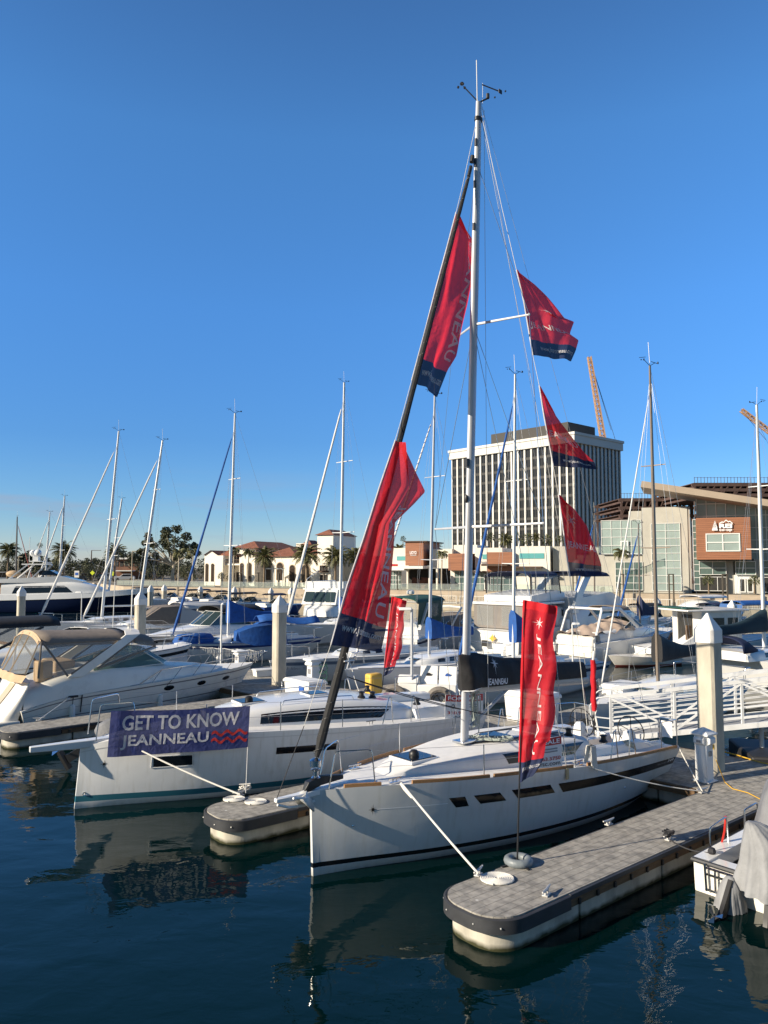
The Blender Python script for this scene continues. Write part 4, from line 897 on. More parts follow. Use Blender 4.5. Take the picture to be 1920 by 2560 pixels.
def float_mat():
    """concrete float, stained and weedy along the waterline"""
    m = mat('float_concrete', (.44, .41, .34), .9, var=.28, vs=2.2, stretch=(1, 1, .35), bump=.01, bs=9); t = m.node_tree; L = t.links; b = t.nodes['Principled BSDF']
    src = b.inputs['Base Color'].links[0].from_socket
    g = t.nodes.new('ShaderNodeTexCoord'); s = t.nodes.new('ShaderNodeSeparateXYZ'); L.new(g.outputs['Object'], s.inputs[0])
    n = t.nodes.new('ShaderNodeTexNoise'); n.inputs['Scale'].default_value = 5; L.new(g.outputs['Object'], n.inputs['Vector'])
    a = t.nodes.new('ShaderNodeMath'); a.operation = 'MULTIPLY_ADD'; L.new(n.outputs['Fac'], a.inputs[0]); a.inputs[1].default_value = -.09; L.new(s.outputs['Z'], a.inputs[2])
    r = t.nodes.new('ShaderNodeMapRange'); r.inputs[1].default_value = -.02; r.inputs[2].default_value = .05; L.new(a.outputs[0], r.inputs[0])
    x = t.nodes.new('ShaderNodeMix'); x.data_type = 'RGBA'; x.inputs[6].default_value = (.035, .035, .010, 1); L.new(r.outputs[0], x.inputs[0]); L.new(src, x.inputs[7]); L.new(x.outputs[2], b.inputs['Base Color'])
    return m
PAV, FLT = paver_mat(), float_mat()
DZ = .5
def finger(label, tip, ang, L_, wd, group='finger docks', cut=0.0):
    """x runs from the rounded outer end to the main dock"""
    r = thing('finger_dock', label, 'dock', (tip[0], tip[1], 0), R(ang), group); h = wd/2; rr = h*.82
    def outline(k, n=9):
        hh = h+k; q = rr+k; p = []
        for i in range(n+1):
            a = math.pi/2+math.pi/2*i/n; p.append((rr-k*0+q*math.cos(a), (hh-q)+q*math.sin(a)))
        for i in range(n+1):
            a = math.pi+math.pi/2*i/n; p.append((rr+q*math.cos(a), -(hh-q)+q*math.sin(a)))
        return p
    def closed(k, l): return [(l, h+k)]+outline(k)+[(l, -h-k)]
    mb = MB(); mb.prism(closed(-.035, L_), DZ-.1, DZ-.002); mb.build('deck', PAV, r, ang=0)
    # float modules with joints
    mb = MB(); mb.prism([(1.9, h-.1)]+[(x+.02, y) for x, y in outline(-.09)]+[(1.9, -h+.1)], -.5, .3); x = 1.93
    while x < L_-.3: mb.box((x+1.15, 0, -.1), (2.26, wd-.2, .8)); x += 2.3
    mb.build('float', FLT, r, ang=30, bevel=.012)
    # dark rubber bumper round the end, slim edge strip along the sides
    ol = outline(0); tx = 1.55
    path = [(tx, h)]+ol+[(tx, -h)]
    mb = MB(); pr = [(-.0, .485), (.028, .47), (.03, .285), (0, .27), (-.05, .28), (-.05, .47)]
    mb.rings([[Vector((px_, py_, z))+Vector(((px_-rr if px_ < rr else 0), 0, 0)).normalized()*0+nrm*o for o, z in pr] for (px_, py_), nrm in [((p[0], p[1]), (Vector((p[0]-rr, p[1], 0)) if p[0] < rr else Vector((0, p[1], 0))).normalized()) for p in path]])
    mb.build('end_bumper', RUBB, r, ang=45)
    for s in (-1, 1):
        mb = MB(); mb.box(((tx+L_)/2+.01, s*(h-.012), .452), (L_-tx, .06, .07)); mb.build('edge_strip', RUBB, r, ang=0, bevel=.008)
        mb = MB(); mb.box(((tx+L_)/2+.02, s*(h-.06), .345), (L_-tx-.04, .08, .13)); x = tx+.25
        while x < L_-.1: mb.box((x, s*(h-.012), .33), (.055, .04, .085), 1); x += .46
        mb.build('timber_waler', [WOODF, BLKP], r, ang=0, bevel=.006)
    mb = MB()
    for p in ol[3:17:4]: mb.ball((p[0]-.03*(p[0] < rr), p[1]*1.045, .375), .014, 6)
    mb.build('end_bolt', CLEATM, r)
    return r
FR = finger('paved finger dock nearest the camera with a rounded grey end', (1.10, 11.03), 39.7, 8.9, 1.34)
FM = finger('rounded end finger dock between the two white sailing boats', (-3.35, 15.05), 38.5, 10.6, 1.3)
FL = finger('paved finger dock alongside the tan topped motor cruiser at the left', (-11.25, 22.6), 40, 9.6, 1.3)
# main walkway
MD0 = Vector((8.6, 14.85)); MDe = Vector((math.cos(R(134)), math.sin(R(134)))); MDn = Vector((MDe.y, -MDe.x))
def md(e, d, z=DZ): q = MD0+MDe*e+MDn*d; return Vector((q.x, q.y, z))
r = thing('main_dock', 'long paved main dock running from the gangway away to the left', 'dock', (MD0.x, MD0.y, 0), R(134))
mb = MB(); mb.box((28, -1.7, DZ-.053), (64, 3.32, .1)); mb.build('deck', PAV, r, ang=0)
mb = MB(); x = -4
while x < 60: mb.box((x+1.9, -1.7, -.1), (3.75, 3.2, .8)); x += 3.8
mb.build('float', FLT, r, ang=0)
for y in (0, -3.4): mb = MB(); mb.box((28, y, .4), (64, .09, .17)); mb.build('edge_strip', WOODF, r, ang=0)
# far fingers of the second row
for i, (e, l_, nm) in enumerate([(9, 9, 'far finger dock left of the gangway foot'), (17, 9, 'far finger dock behind the hose cabinet'), (25, 9, 'far finger dock behind the leaning dinghy box'), (34, 10, 'far finger dock beside the blue striped sloop'), (43, 10, 'far finger dock at the white flybridge cruiser')]):
    q = md(e, 3.42, 0); rr_ = thing('finger_dock', nm, 'dock', q, R(44), 'finger docks')
    mb = MB(); mb.box((l_/2, 0, DZ-.05), (l_, 1.2, .1)); mb.build('deck', PAV, rr_, ang=0)
    mb = MB(); mb.box((l_/2, 0, 0), (l_-.1, 1.05, .8)); mb.build('float', FLT, rr_, ang=0)
# ---- piles
PILE = mat('pile_concrete', (.46, .42, .34), .9, var=.2, vs=1.6, stretch=(1.5, 1.5, .5), bump=.006, bs=12)
PCAP = mat('pile_cap', (.70, .69, .67), .5, var=.05, vs=2)
def pile(label, x, y, top, wd=.36, rz=0.0, cap=True):
    r = thing('pile', label, 'pile', (x, y, 0), rz, 'concrete dock piles'); h = wd/2; c = h*.25
    oct_ = [(h, -h+c), (h, h-c), (h-c, h), (-h+c, h), (-h, h-c), (-h, -h+c), (-h+c, -h), (h-c, -h)]
    mb = MB(); mb.prism(oct_, -2, top-wd*1.35); mb.build('shaft', PILE, r, ang=0)
    k = 1.1; o2 = [(a*k, b*k) for a, b in oct_]; mb = MB(); mb.prism(o2, top-wd*1.5, top-wd*.85); n = len(mb.v)
    mb.rings([[(a, b, top-wd*.85) for a, b in o2], [(a*.08, b*.08, top) for a, b in o2]]); mb.build('cap', PCAP, r, ang=0)
    return r
pile('thick concrete pile with white pointed cap beside the power pedestal', 7.72, 18.27, 4.17, .46, R(38))
pile('concrete pile with white pointed cap behind the banner boat cabin', -4.23, 31, 4.1, .46, R(38))
pile('concrete pile with white pointed cap behind the tan canvas cruiser', -12.1, 38, 4.05, .46, R(38))
pile('concrete pile with white pointed cap at the left edge before the superyacht', -24.2, 51, 3.95, .46, R(38))
PL = [(817, 1478, 62, 'slim pile with cap right of the white houseboat'), (1508, 1491, 66, 'pile with cap behind the tan covered cruiser'), (1827, 1500, 52, 'pile with cap beside the blue cockpit enclosure'), (1393, 1485, 78, 'slim far pile with cap behind the thin white shroud'), (1641, 1493, 68, 'slim pile with cap just right of the bronze mast'), (378, 1462, 88, 'white far pile behind the tan cruiser pile'), (412, 1461, 100, 'slim far pile at the shore ramp'), (502, 1464, 100, 'slim far pile beyond the blue runabouts'), (587, 1466, 100, 'slim far pile under the villa arches'), (728, 1468, 92, 'slim far pile left of the houseboat'), (678, 1469, 100, 'slim far pile below the white pergola'), (45, 1454, 95, 'white far pile left of the superyacht stern')]
for x, y, Y, lb_ in PL: pile(lb_, X_(x, Y), Y, zpx(y, Y), .46 if Y < 75 else .55, R(38))
# ================================================================ boat building blocks
def hull_mesh(root, H, mats, levels, nu=36, name='hull'):
    """levels: (absolute z, fraction of sheer, material index of the band above)"""
    mb = MB(); nl = len(levels); us = [0, .012, .03]+[.03+.97*(i/(nu-1))**1.05 for i in range(1, nu)]
    us[-1] = 1.0; n = len(us); idx = {}
    for s in (-1, 1):
        for i, u in enumerate(us):
            sh = H.sheer(u)
            for j, (za, fa, _) in enumerate(levels): idx[s, i, j] = len(mb.v); mb.v.append(H.pt(u, (za+fa*sh)/sh, s))
    for s in (-1, 1):
        for i in range(n-1):
            for j in range(nl-1):
                q = [idx[s, i, j], idx[s, i+1, j], idx[s, i+1, j+1], idx[s, i, j+1]]; mb.f.append(tuple(q if s < 0 else q[::-1])); mb.m.append(levels[j][2])
    for i in (0, n-1):
        for j in range(nl-1):
            q = [idx[-1, i, j], idx[-1, i, j+1], idx[1, i, j+1], idx[1, i, j]]; mb.f.append(tuple(q)); mb.m.append(levels[j][2] if i == 0 else 0)
    return mb.build(name, mats, root, ang=50)
def deck_mesh(root, H, m, x0=0, x1=None, name='deck', dz=-.015):
    mb = MB(); u1 = 1 if x1 is None else H.at_x(x1)
    def f(a, b):
        u = u1*a; h = H.half(u, 1); k = 2*b-1; x, y, z = H.pt(u, 1, 1); return (x, h*k*.995, H.sheer(u)+.05*(1-k*k)*min(1, h)+dz)
    mb.grid(f, 30, 8); return mb.build(name, m, root)
CPROF = [(1, 0), (.975, .38), (.945, .7), (.90, .87), (.80, .97), (.45, 1.03), (0, 1.06)]
class Cab:
    """superstructure on a deck: half width and height tables along x"""
    def __init__(s, H, tw, th, prof=CPROF, base=None): s.H, s.tw, s.th, s.pr, s.base = H, tw, th, prof, base
    def pt(s, x, f, side=-1, off=0.0):
        w_, h = itp(s.tw, x), itp(s.th, x); z0 = s.base if s.base is not None else s.H.deck(x, .6)[2]-.03
        k = f*(len(s.pr)-1); i = min(int(k), len(s.pr)-2); t = k-i
        a, b = s.pr[i], s.pr[i+1]; y = (a[0]+(b[0]-a[0])*t)*w_; z = z0+(a[1]+(b[1]-a[1])*t)*h
        if off:
            dy, dz = (b[0]-a[0])*w_, (b[1]-a[1])*h; l = math.hypot(dy, dz) or 1; y += dz/l*off; z -= dy/l*off
            e = .05; sl = (itp(s.tw, x+e)-itp(s.tw, x-e))/(2*e); x -= off*sl*min(1, dz/l+.001)
        return (x, y*side, z)
    def build(s, root, m, n=24, name='cabin'):
        xs = [s.tw[0][0]+(s.tw[-1][0]-s.tw[0][0])*i/n for i in range(n+1)]; k = len(s.pr)-1
        mb = MB(); mb.rings([[s.pt(x, j/k, -1) for j in range(k+1)]+[s.pt(x, 1-j/k, 1) for j in range(1, k+1)] for x in xs], closed=False, caps=True)
        return mb.build(name, m, root)
def panel(root, fn, pts, m, name='window', n=8, off_=.005, parent=None):
    """pts: (a0,a1 at the bottom, b0,b1 at the top, f0, f1) in the surface's own parameters"""
    a0, a1, b0, b1, f0, f1 = pts; mb = MB()
    def g(i, j): f = f0+(f1-f0)*j; x0 = a0+(b0-a0)*j; x1 = a1+(b1-a1)*j; return fn(x0+(x1-x0)*i, f, off_)
    mb.grid(g, n, 3); return mb.build(name, m, parent or root, ang=0)
def wires(root, segs, r=.006, m=WIRE, name='shroud', n=5):
    for a, b in segs: mb = MB(); mb.tube([a, b], r, n, caps=False); mb.build(name, m, root)
def rail_tube(root, pts, r=.013, m=STEEL, name='rail', n=7):
    # round the corners a little
    P = [Vector(p) for p in pts]; out = [P[0]]
    for i in range(1, len(P)-1):
        a, b, c = P[i-1], P[i], P[i+1]; d = min(.07, (a-b).length*.3, (c-b).length*.3)
        out += [b+(a-b).normalized()*d, b+((a-b).normalized()+(c-b).normalized())*d*.22, b+(c-b).normalized()*d]
    out.append(P[-1]); mb = MB(); mb.tube(out, r, n); return mb.build(name, m, root)
def mast_set(root, base, top, r0=.075, m=ALU, spr=(), wind=True, ant=True, rad=None):
    """mast with spreaders and masthead instruments; spr: (height fraction, half length, sweep)"""
    b, t = Vector(base), Vector(top); d = t-b; mb = MB()
    mb.tube([b, b+d*.6, t], [r0, r0*.95, r0*.6], 10, flat=.72); o = mb.build('mast', m, root)
    for f, l, sw in spr:
        p = b+d*f
        for s in (-1, 1): mb = MB(); mb.tube([p, p+Vector((sw, s*l, .03*l))], [r0*.28, r0*.2], 6); mb.build('spreader', m, o)
    if ant: mb = MB(); mb.tube([t, t+Vector((-.02, .03, .85))], .009, 5); mb.build('antenna', WMAST, o)
    if wind:
        mb = MB(); mb.tube([t, t+Vector((-.28, .1, .22))], .011, 5); c = t+Vector((-.3, .1, .26)); mb.tube([c+Vector((.1, -.05, .03)), c+Vector((-.16, .06, -.02))], .009, 4)
        for k in range(3): mb.ball(c+Vector((.06*math.cos(k*2.1), .06*math.sin(k*2.1), -.07)), .024, 6)
        e = t+Vector((.18, -.1, .12)); mb.tube([t, e], .011, 5); mb.tube([e+Vector((-.16, .06, .03)), e+Vector((.14, -.06, -.02))], .012, 4); mb.box(e+Vector((.13, -.05, .02)), (.09, .01, .07))
        mb.build('wind_vane', BLKP, o)
    return o
def stern_text(root, s, a, b, c, m=BLET): lettering(s, (0, 0, 1, 1), quadmap(a, b, c), m, root)
def lifelines(root, H, us, sides=(-1, 1), h=.55, r=.011):
    for s in sides:
        prev = None
        for u in us:
            p = Vector(H.pt(u, 1, s)); p.y -= .06*s; mb = MB(); mb.tube([p, p+Vector((0, 0, h))], r, 6); mb.build('stanchion', STEEL, root)
            if prev is not None:
                mb = MB()
                for f in (.55, .98): mb.tube([prev+Vector((0, 0, h*f)), p+Vector((0, 0, h*f))], .004, 4, caps=False)
                mb.build('lifeline', WIRE, root)
            prev = p
def sail_cover(root, a, b, h0, h1, wd, m, n=14, collar=.5, name='sail_cover'):
    """stacked sail under canvas on the boom from a (mast) to b"""
    a, b = Vector(a), Vector(b); rnd = random.Random(int(a.x*10+b.x)); rs = []
    for i in range(n+1):
        t = i/n; p = a.lerp(b, t); h = h1+(h0-h1)*max(0, 1-t*1.35)**1.5; w_ = wd*(1-.45*t)*(1.15 if i == 0 else 1)
        sg = math.sin(i*2.4)*.02
        rs.append([p+Vector((0, w_*c*(1+sg), h*z)) for c, z in [(-.42, -.04), (-.52, .1), (-.52+.05*math.sin(i*1.7), .5), (-.44, .84), (-.2, .98), (.2, 1), (.44, .84), (.52, .5), (.52, .1), (.42, -.04)]])
    mb = MB(); mb.rings(rs); return mb.build(name, m, root, ang=70)
def furl(root, a, b, r0, r1, m, name='furled_sail', wrap=None, n=24, belly=0.0):
    a, b = Vector(a), Vector(b); mb = MB(); pts = [a.lerp(b, i/n)+Vector((belly*math.sin(math.pi*i/n), 0, -belly*math.sin(math.pi*i/n)*.2)) for i in range(n+1)]
    mb.tube(pts, [(r0+(r1-r0)*i/n)*(1+.06*math.sin(i*1.9))*(1 if 0 < i < n else .45) for i in range(n+1)], 9); o = mb.build(name, m, root)
    mb = MB(); mb.lathe([(.02, -.05), (r0*1.3, -.05), (r0*1.3, .05), (.03, .09)], a-(b-a).normalized()*.1, 10); mb.build('furler_drum', STEEL, o)
    if wrap:
        mb = MB(); t = (b-a).normalized(); u = t.orthogonal().normalized(); v = t.cross(u); N = 260; turns = wrap[1]
        mb.tube([pts[min(int(i/N*n), n-1)].lerp(pts[min(int(i/N*n), n-1)+1], i/N*n-min(int(i/N*n), n-1))+(u*math.cos(2*math.pi*turns*i/N)+v*math.sin(2*math.pi*turns*i/N))*(r0+(r1-r0)*i/N)*1.0 for i in range(N+1)], wrap[2], 3, caps=False); mb.build('spiral_line', wrap[0], o)
    return o
def sloop(name, label, bow, ang, L, B, sheer, mast_x, mast_h, rake=.25, hm=GEL, stripe=None, stripe2=None, cabin=True, cover=None, furlm=None, mm=ALU, spr=((.48, .75, .12),), group='sailing boats moored beyond the main dock', wrap=None, fr=.06, boom=3.4, covh=.5, cabm=None, dodger=None, stern_rail=True, deckm=DECKW, furl_top=.93, bow_rail=True, wheel=False, backstay=True, mr=.075, windows=3):
    r = thing(name, label, 'sailboat', (bow[0], bow[1], 0), R(ang), group)
    H = Hull(L, B, [(0, sheer[0]), (.5, sheer[1]), (1, sheer[2])], stem=-.35, wlen=.93)
    lv = [(-.3, 0, 0), (0, 0, 0), (.06, 0, 1), (.14, 0, 0), (0, .5, 0), (0, .76, 2), (0, .9, 0), (0, 1, 0)]
    hull_mesh(r, H, [hm, stripe or hm, stripe2 or hm], lv, nu=20); deck_mesh(r, H, deckm)
    mb = MB()
    for s in (-1, 1): mb.tube([Vector(H.pt(i/20, 1, s))+Vector((0, -.02*s, .02)) for i in range(1, 21)], .022, 5)
    mb.build('toe_rail', WIRE if stripe2 is None else stripe2, r)
    mz = H.deck(mast_x, 0)[2]
    if cabin:
        w_ = B*.29; C = Cab(H, [(mast_x-1.5, .1), (mast_x-.9, w_*.7), (mast_x, w_), (mast_x+L*.22, w_*1.12), (mast_x+L*.27, w_*1.05)], [(mast_x-1.5, .02), (mast_x-.9, .2), (mast_x, .34), (mast_x+L*.22, .4), (mast_x+L*.27, .36)])
        co = C.build(r, cabm or GEL, 14); mz += .3
        for k in range(windows):
            x0 = mast_x-.3+k*L*.075
            for s in (-1, 1): panel(r, lambda a, b, o, s=s: C.pt(a, b, s, o), (x0, x0+.42, x0+.03, x0+.4, .12, .4), DGLASS, parent=co, n=3)
        mb = MB(); mb.box((mast_x-.8, 0, mz-.12), (.5, .5, .05)); mb.build('hatch', SGLASS, co, ang=0, bevel=.01)
    # cockpit coaming and stern
    mb = MB(); x0 = mast_x+L*.27
    for s in (-1, 1): mb.rings([[(x0+(L*.98-x0)*i/6, s*(B*.30-j*.12)*(1-.12*i/6), H.deck(x0+(L*.98-x0)*i/6, .6)[2]-.02+k) for j, k in ((0, 0), (.15, .26-.02*i), (.85, .26-.02*i), (1, 0))] for i in range(7)])
    mb.build('cockpit_coaming', GEL, r)
    b = (mast_x, 0, mz-.05); t = (mast_x+rake, 0, mast_h); mo = mast_set(r, b, t, mr, mm, spr)
    bw = (.05, 0, H.sheer(0)+.15); ft = Vector(b).lerp(Vector(t), furl_top)
    wires(r, [(bw, ft)], .008, WIRE, 'forestay')
    if furlm: furl(r, Vector(bw).lerp(ft, .03), Vector(bw).lerp(ft, .95), fr, fr*.55, furlm, wrap=wrap)
    if backstay: wires(r, [((L-.1, 0, H.sheer(1)), t)], .006, WIRE, 'backstay')
    for f, l, sw in spr:
        p = Vector(b).lerp(Vector(t), f)
        for s in (-1, 1): wires(r, [(Vector((mast_x+.25, s*B*.44, H.sheer(.5))), p+Vector((sw, s*l, .03*l))), (p+Vector((sw, s*l, .03*l)), Vector(b).lerp(Vector(t), .97))], .005)
    ba = Vector((mast_x+.12, 0, mz+.75)); bb = Vector((mast_x+boom, 0, mz+.7)); mb = MB(); mb.tube([ba, bb], .06, 8); bo = mb.build('boom', mm, r)
    if cover: sail_cover(r, ba-Vector((.16, 0, .02)), bb, covh*1.7, covh*.7, .34, cover)
    if bow_rail:
        u = H.at_x(1.3); p = [Vector(H.pt(u, 1, s))*1 for s in (-1, 1)]; z = Vector((0, 0, .58))
        rail_tube(r, [p[0], p[0]+z, Vector((.05, -.12, H.sheer(0)+.62)), Vector((.05, .12, H.sheer(0)+.62)), p[1]+z, p[1]], .012, STEEL, 'pulpit')
        lifelines(r, H, [u, .35, .55, .75, .93])
    if stern_rail:
        p = [Vector(H.pt(.93, 1, s)) for s in (-1, 1)]; q = [Vector(H.pt(1, 1, s)) for s in (-1, 1)]; z = Vector((0, 0, .6))
        rail_tube(r, [p[0], p[0]+z, q[0]+z, q[1]+z, p[1]+z, p[1]], .012, STEEL, 'pushpit')
    if dodger:
        x1 = mast_x+L*.25; mb = MB(); zz = mz+.02; wd = B*.30
        def dg(u, v): a = math.pi*v; return (x1-.75+1.25*u, -wd*math.cos(a)*(.9+.1*u), zz-.05+(.25+.42*min(1, u*2.2))*math.sin(a)**.6)
        mb.grid(dg, 6, 10); o = mb.build('dodger', dodger, r, ang=60); s_ = o.modifiers.new('thick', 'SOLIDIFY'); s_.thickness = .02
    return r, H
def ellipse_port(root, H, u, t, side, a, b, m=DGLASS, name='porthole'):
    c = Vector(H.pt(u, t, side, .006)); du = (Vector(H.pt(u+.01, t, side))-Vector(H.pt(u-.01, t, side))).normalized(); n = (Vector(H.pt(u, t, side, .05))-Vector(H.pt(u, t, side))).normalized(); dv = n.cross(du)
    for k, mm, o in ((1.25, STEEL, 0), (1.0, m, .006)):
        mb = MB(); p = [c+n*o+du*a*k*math.cos(2*math.pi*i/18)+dv*b*k*math.sin(2*math.pi*i/18) for i in range(18)]; q = [v-n*.02 for v in p]
        mb.add(p+q, [tuple(range(18))]+[(i, (i+1) % 18, 18+(i+1) % 18, 18+i) for i in range(18)]); ob = mb.build(name if o else 'port_rim', mm, root, ang=30)
def bow_rail(root, H, u0=.02, u1=.55, h=.5, n=6, lean=-.12):
    mb = MB(); q = []
    us = [u0+(u1-u0)*i/n for i in range(n+1)]
    for s in (-1, 1):
        l = []
        for i, u in enumerate(us):
            p = Vector(H.pt(u, 1, s)); p.y *= .93; t = p+Vector((lean*2.2 if i == 0 else lean, 0, h if i < n else .02)); mb.tube([p, t], .011, 5); l.append(t)
        q.append(l)
    mb.tube(q[0][::-1]+q[1], .013, 6); return mb.build('bow_rail', STEEL, root)
def canopy(root, x0, x1, w_, z, crown, m, dz0=0.0, dz1=0.0, name='canopy', th=.03, skirt=.12):
    mb = MB()
    def f(u, v): k = 2*v-1; return (x0+(x1-x0)*u, w_*k, z+dz0*(1-u)**2+dz1*u**2+crown*(1-abs(k)**2.6)-(skirt if abs(k) > .999 else 0))
    mb.grid(f, 8, 14); o = mb.build(name, m, root, ang=60); s_ = o.modifiers.new('thick', 'SOLIDIFY'); s_.thickness = th; return o
def sheet(root, pts, m, name='panel', parent=None):
    mb = MB(); mb.add(pts, [tuple(range(len(pts)))]); return mb.build(name, m, parent or root, ang=0)
def windscreen(root, x0, x1, z0, z1, w_, rk, m=SGLASS, fm=WMAST, parent=None):
    """raked wrap-round screen: centre panes in front, side panes aft"""
    A = [(x0, 0, z0), (x0+.12, w_*.45, z0), (x0+.5, w_*.85, z0-.03), (x1, w_, z0-.08)]; B_ = [(x0+rk, 0, z1), (x0+rk+.1, w_*.42, z1), (x0+rk+.4, w_*.78, z1-.02), (x1+.05, w_*.96, z0+.04)]
    mg, mf = MB(), MB()
    for s in (-1, 1):
        for i in range(3):
            q = [Vector((p[0], p[1]*s, p[2])) for p in (A[i], A[i+1], B_[i+1], B_[i])]; mg.add(q, [(0, 1, 2, 3)])
            for a, b in ((q[0], q[3]), (q[2], q[3]), (q[0], q[1])): mf.tube([a, b], .018, 5)
    o = mg.build('windscreen', m, parent or root, ang=0); mf.build('frame', fm, o); return o
def motor(name, label, bow, ang, L, B, sheer, group='motor boats moored beyond the main dock', hm=GEL, stripe=None, cab=None, cabw=None, ws=None, top=None, fly=None, bot=None, ports=(), deckm=DECKW, stem=-.9, rail=True, cat='motor boat', rub=None):
    r = thing(name, label, cat, (bow[0], bow[1], 0), R(ang), group)
    H = Hull(L, B, [(0, sheer[0]), (.4, sheer[1]), (1, sheer[2])], MOTO_D, MOTO_W, stem=stem, wlen=.98, flare=.6)
    hull_mesh(r, H, [hm, stripe or hm, bot or hm], [(-.3, 0, 2), (0, 0, 2), (.1, 0, 0), (0, .45, 0), (0, .72, 1), (0, .84, 0), (0, 1, 0)], nu=18); deck_mesh(r, H, deckm)
    mb = MB()
    for s in (-1, 1): mb.tube([H.pt(i/16, .98, s, .012) for i in range(17)], .025, 5)
    mb.build('rub_rail', rub or STEEL, r)
    C = None
    if cab:
        C = Cab(H, cab[0], cab[1]); co = C.build(r, GEL, 14)
        for a0, a1, b0, b1, f0, f1 in (cabw or ()):
            for s in (-1, 1): panel(r, lambda a, b, o, s=s: C.pt(a, b, s, o), (a0, a1, b0, b1, f0, f1), DGLASS, parent=co, n=6)
    if ws: windscreen(r, *ws)
    if top: canopy(r, *top)
    for u, t, s in ports: ellipse_port(r, H, u, t, s, .16, .07)
    if rail: bow_rail(r, H)
    mb = MB(); mb.box((L+.3, 0, .22), (.7, B*.82, .08)); mb.build('swim_platform', GEL, r, bevel=.03)
    return r, H, C
def fender(root, p, top, m=WHTP):
    p = Vector(p); mb = MB(); mb.tube([p+Vector((0, 0, -.28)), p+Vector((0, 0, -.24)), p+Vector((0, 0, .2)), p+Vector((0, 0, .26))], [.03, .095, .095, .03], 10); o = mb.build('fender', m, root)
    mb = MB(); mb.tube([p+Vector((0, 0, .25)), top], .01, 5); mb.build('fender_line', DWIRE, o); return o
def cleat(p, rz, label, m=CLEATM):
    r = thing('dock_cleat', label, 'cleat', p, rz, 'galvanised cleats on the docks'); mb = MB(); mb.box((0, 0, .012), (.16, .09, .024)); mb.build('base_plate', m, r, bevel=.005)
    mb = MB(); mb.tube([(-.17, 0, .095), (-.1, 0, .085), (0, 0, .08), (.1, 0, .085), (.17, 0, .095)], [.012, .02, .022, .02, .012], 8); mb.tube([(-.05, 0, .02), (-.04, 0, .08)], .02, 7); mb.tube([(.05, 0, .02), (.04, 0, .08)], .02, 7); mb.build('horn', m, r); return r
def rope(label, pts, r=.016, m=ROPEW, name='mooring_line', group='mooring lines'):
    mb = MB(); p0 = Vector(pts[0]); mb.tube([Vector(p)-p0 for p in pts], r, 7); o = mb.build(name, m); o.location = p0; return tag(o, label, 'rope', group)
def coil(label, p, R_=.26, m=ROPEW):
    rs = []; N = 130; mb = MB(); mb.tube([(R_*(.12+.88*i/N)*math.cos(i*.42)*1.12, R_*(.12+.88*i/N)*math.sin(i*.42), .018) for i in range(N+1)], .016, 6)
    o = mb.build('rope_coil', m); o.location = p; return tag(o, label, 'rope coil', 'coiled white dock lines')
# ================================================================ the two sailing boats in front
class Fr:
    def __init__(s, o, deg):
        s.o = Vector((*o, 0)); a = R(deg); s.ang = a; s.a = Vector((math.cos(a), math.sin(a), 0)); s.b = Vector((-s.a.y, s.a.x, 0))
    def w(s, x, y=0, z=0): return s.o+s.a*x+s.b*y+Vector((0, 0, z))
    def loc(s, p): d = p-s.o; return Vector((d.dot(s.a), d.dot(s.b), p.z))
    def ony(s, px, py, y=0.0):
        """local point of the vertical plane at offset y seen at a pixel"""
        d = _ray(px, py); c = Vector((0, 0, CH)); t = (y-(c-s.o).dot(s.b))/d.dot(s.b); return s.loc(c+d*t)
    def vpl(s, A, B_, px, py):
        wa, wb = s.w(*A), s.w(*B_); n = (wb-wa).cross(Vector((0, 0, 1))); d = _ray(px, py); c = Vector((0, 0, CH)); return s.loc(c+d*((wa-c).dot(n)/d.dot(n)))
NB = Fr((-1.23, 13.42), 38.9)
NH = Hull(9.25, 3.3, [(0, 1.43), (.08, 1.46), (.25, 1.42), (.5, 1.33), (.75, 1.2), (1, 1.08)], stem=-.05, wlen=.97)
nb = thing('sailboat', 'white sailing sloop nearest the camera with tall mast, black furled headsail and red flags', 'sailboat', NB.o, NB.ang)
BL = lambda za, fa, m: (za, fa, m)
hull = hull_mesh(nb, NH, [HULLG, BLACKG], [BL(-.35, 0, 0), BL(0, 0, 0), BL(.13, 0, 0), BL(.14, 0, 1), BL(.22, 0, 0), BL(.23, 0, 0), BL(0, .4, 0), BL(0, .55, 0), BL(0, .7, 0), BL(0, .85, 0), BL(0, .97, 0), BL(0, 1, 0)], nu=56)
hs = lambda u, t, o, s=-1: NH.pt(u, t, s, o)
for s in (-1, 1):
    f = lambda u, t, o, s=s: NH.pt(u, t, s, o)
    for a in ((.266, .294, .249, .283, .655, .785), (.32, .38, .302, .362, .666, .786), (.409, .509, .39, .491, .67, .80)): panel(nb, f, a, DGLASS, 'hull_window', parent=hull)
    panel(nb, f, (.533, .997, .515, .997, .655, .795), BLACKG, 'side_band', 24, parent=hull)
sil = lambda u, v: Vector(NH.pt(.905+.085*u, .685+.095*v, -1, .008))
lettering('349', (.62, .42, .98, 1), sil, WLET, hull, nx=4); lettering('SUN ODYSSEY', (0, .38, .56, .66), sil, GREYLET, hull, nx=4)
emblem(lambda u, v: Vector(NH.pt(u, v, -1, .006)), (.105, .717), .0085, .072, BLET, hull, inner=.22)
mb = MB()
for u, t in ((.071, .543), (.765, .48)): mb.ball(NH.pt(u, t, -1, .005), .02, 8)
mb.build('skin_fitting', STEEL, hull)
panel(nb, hs, (.10, .248, .10, .248, .715, .722), WLET, 'pin_line', 8, .004, parent=hull)
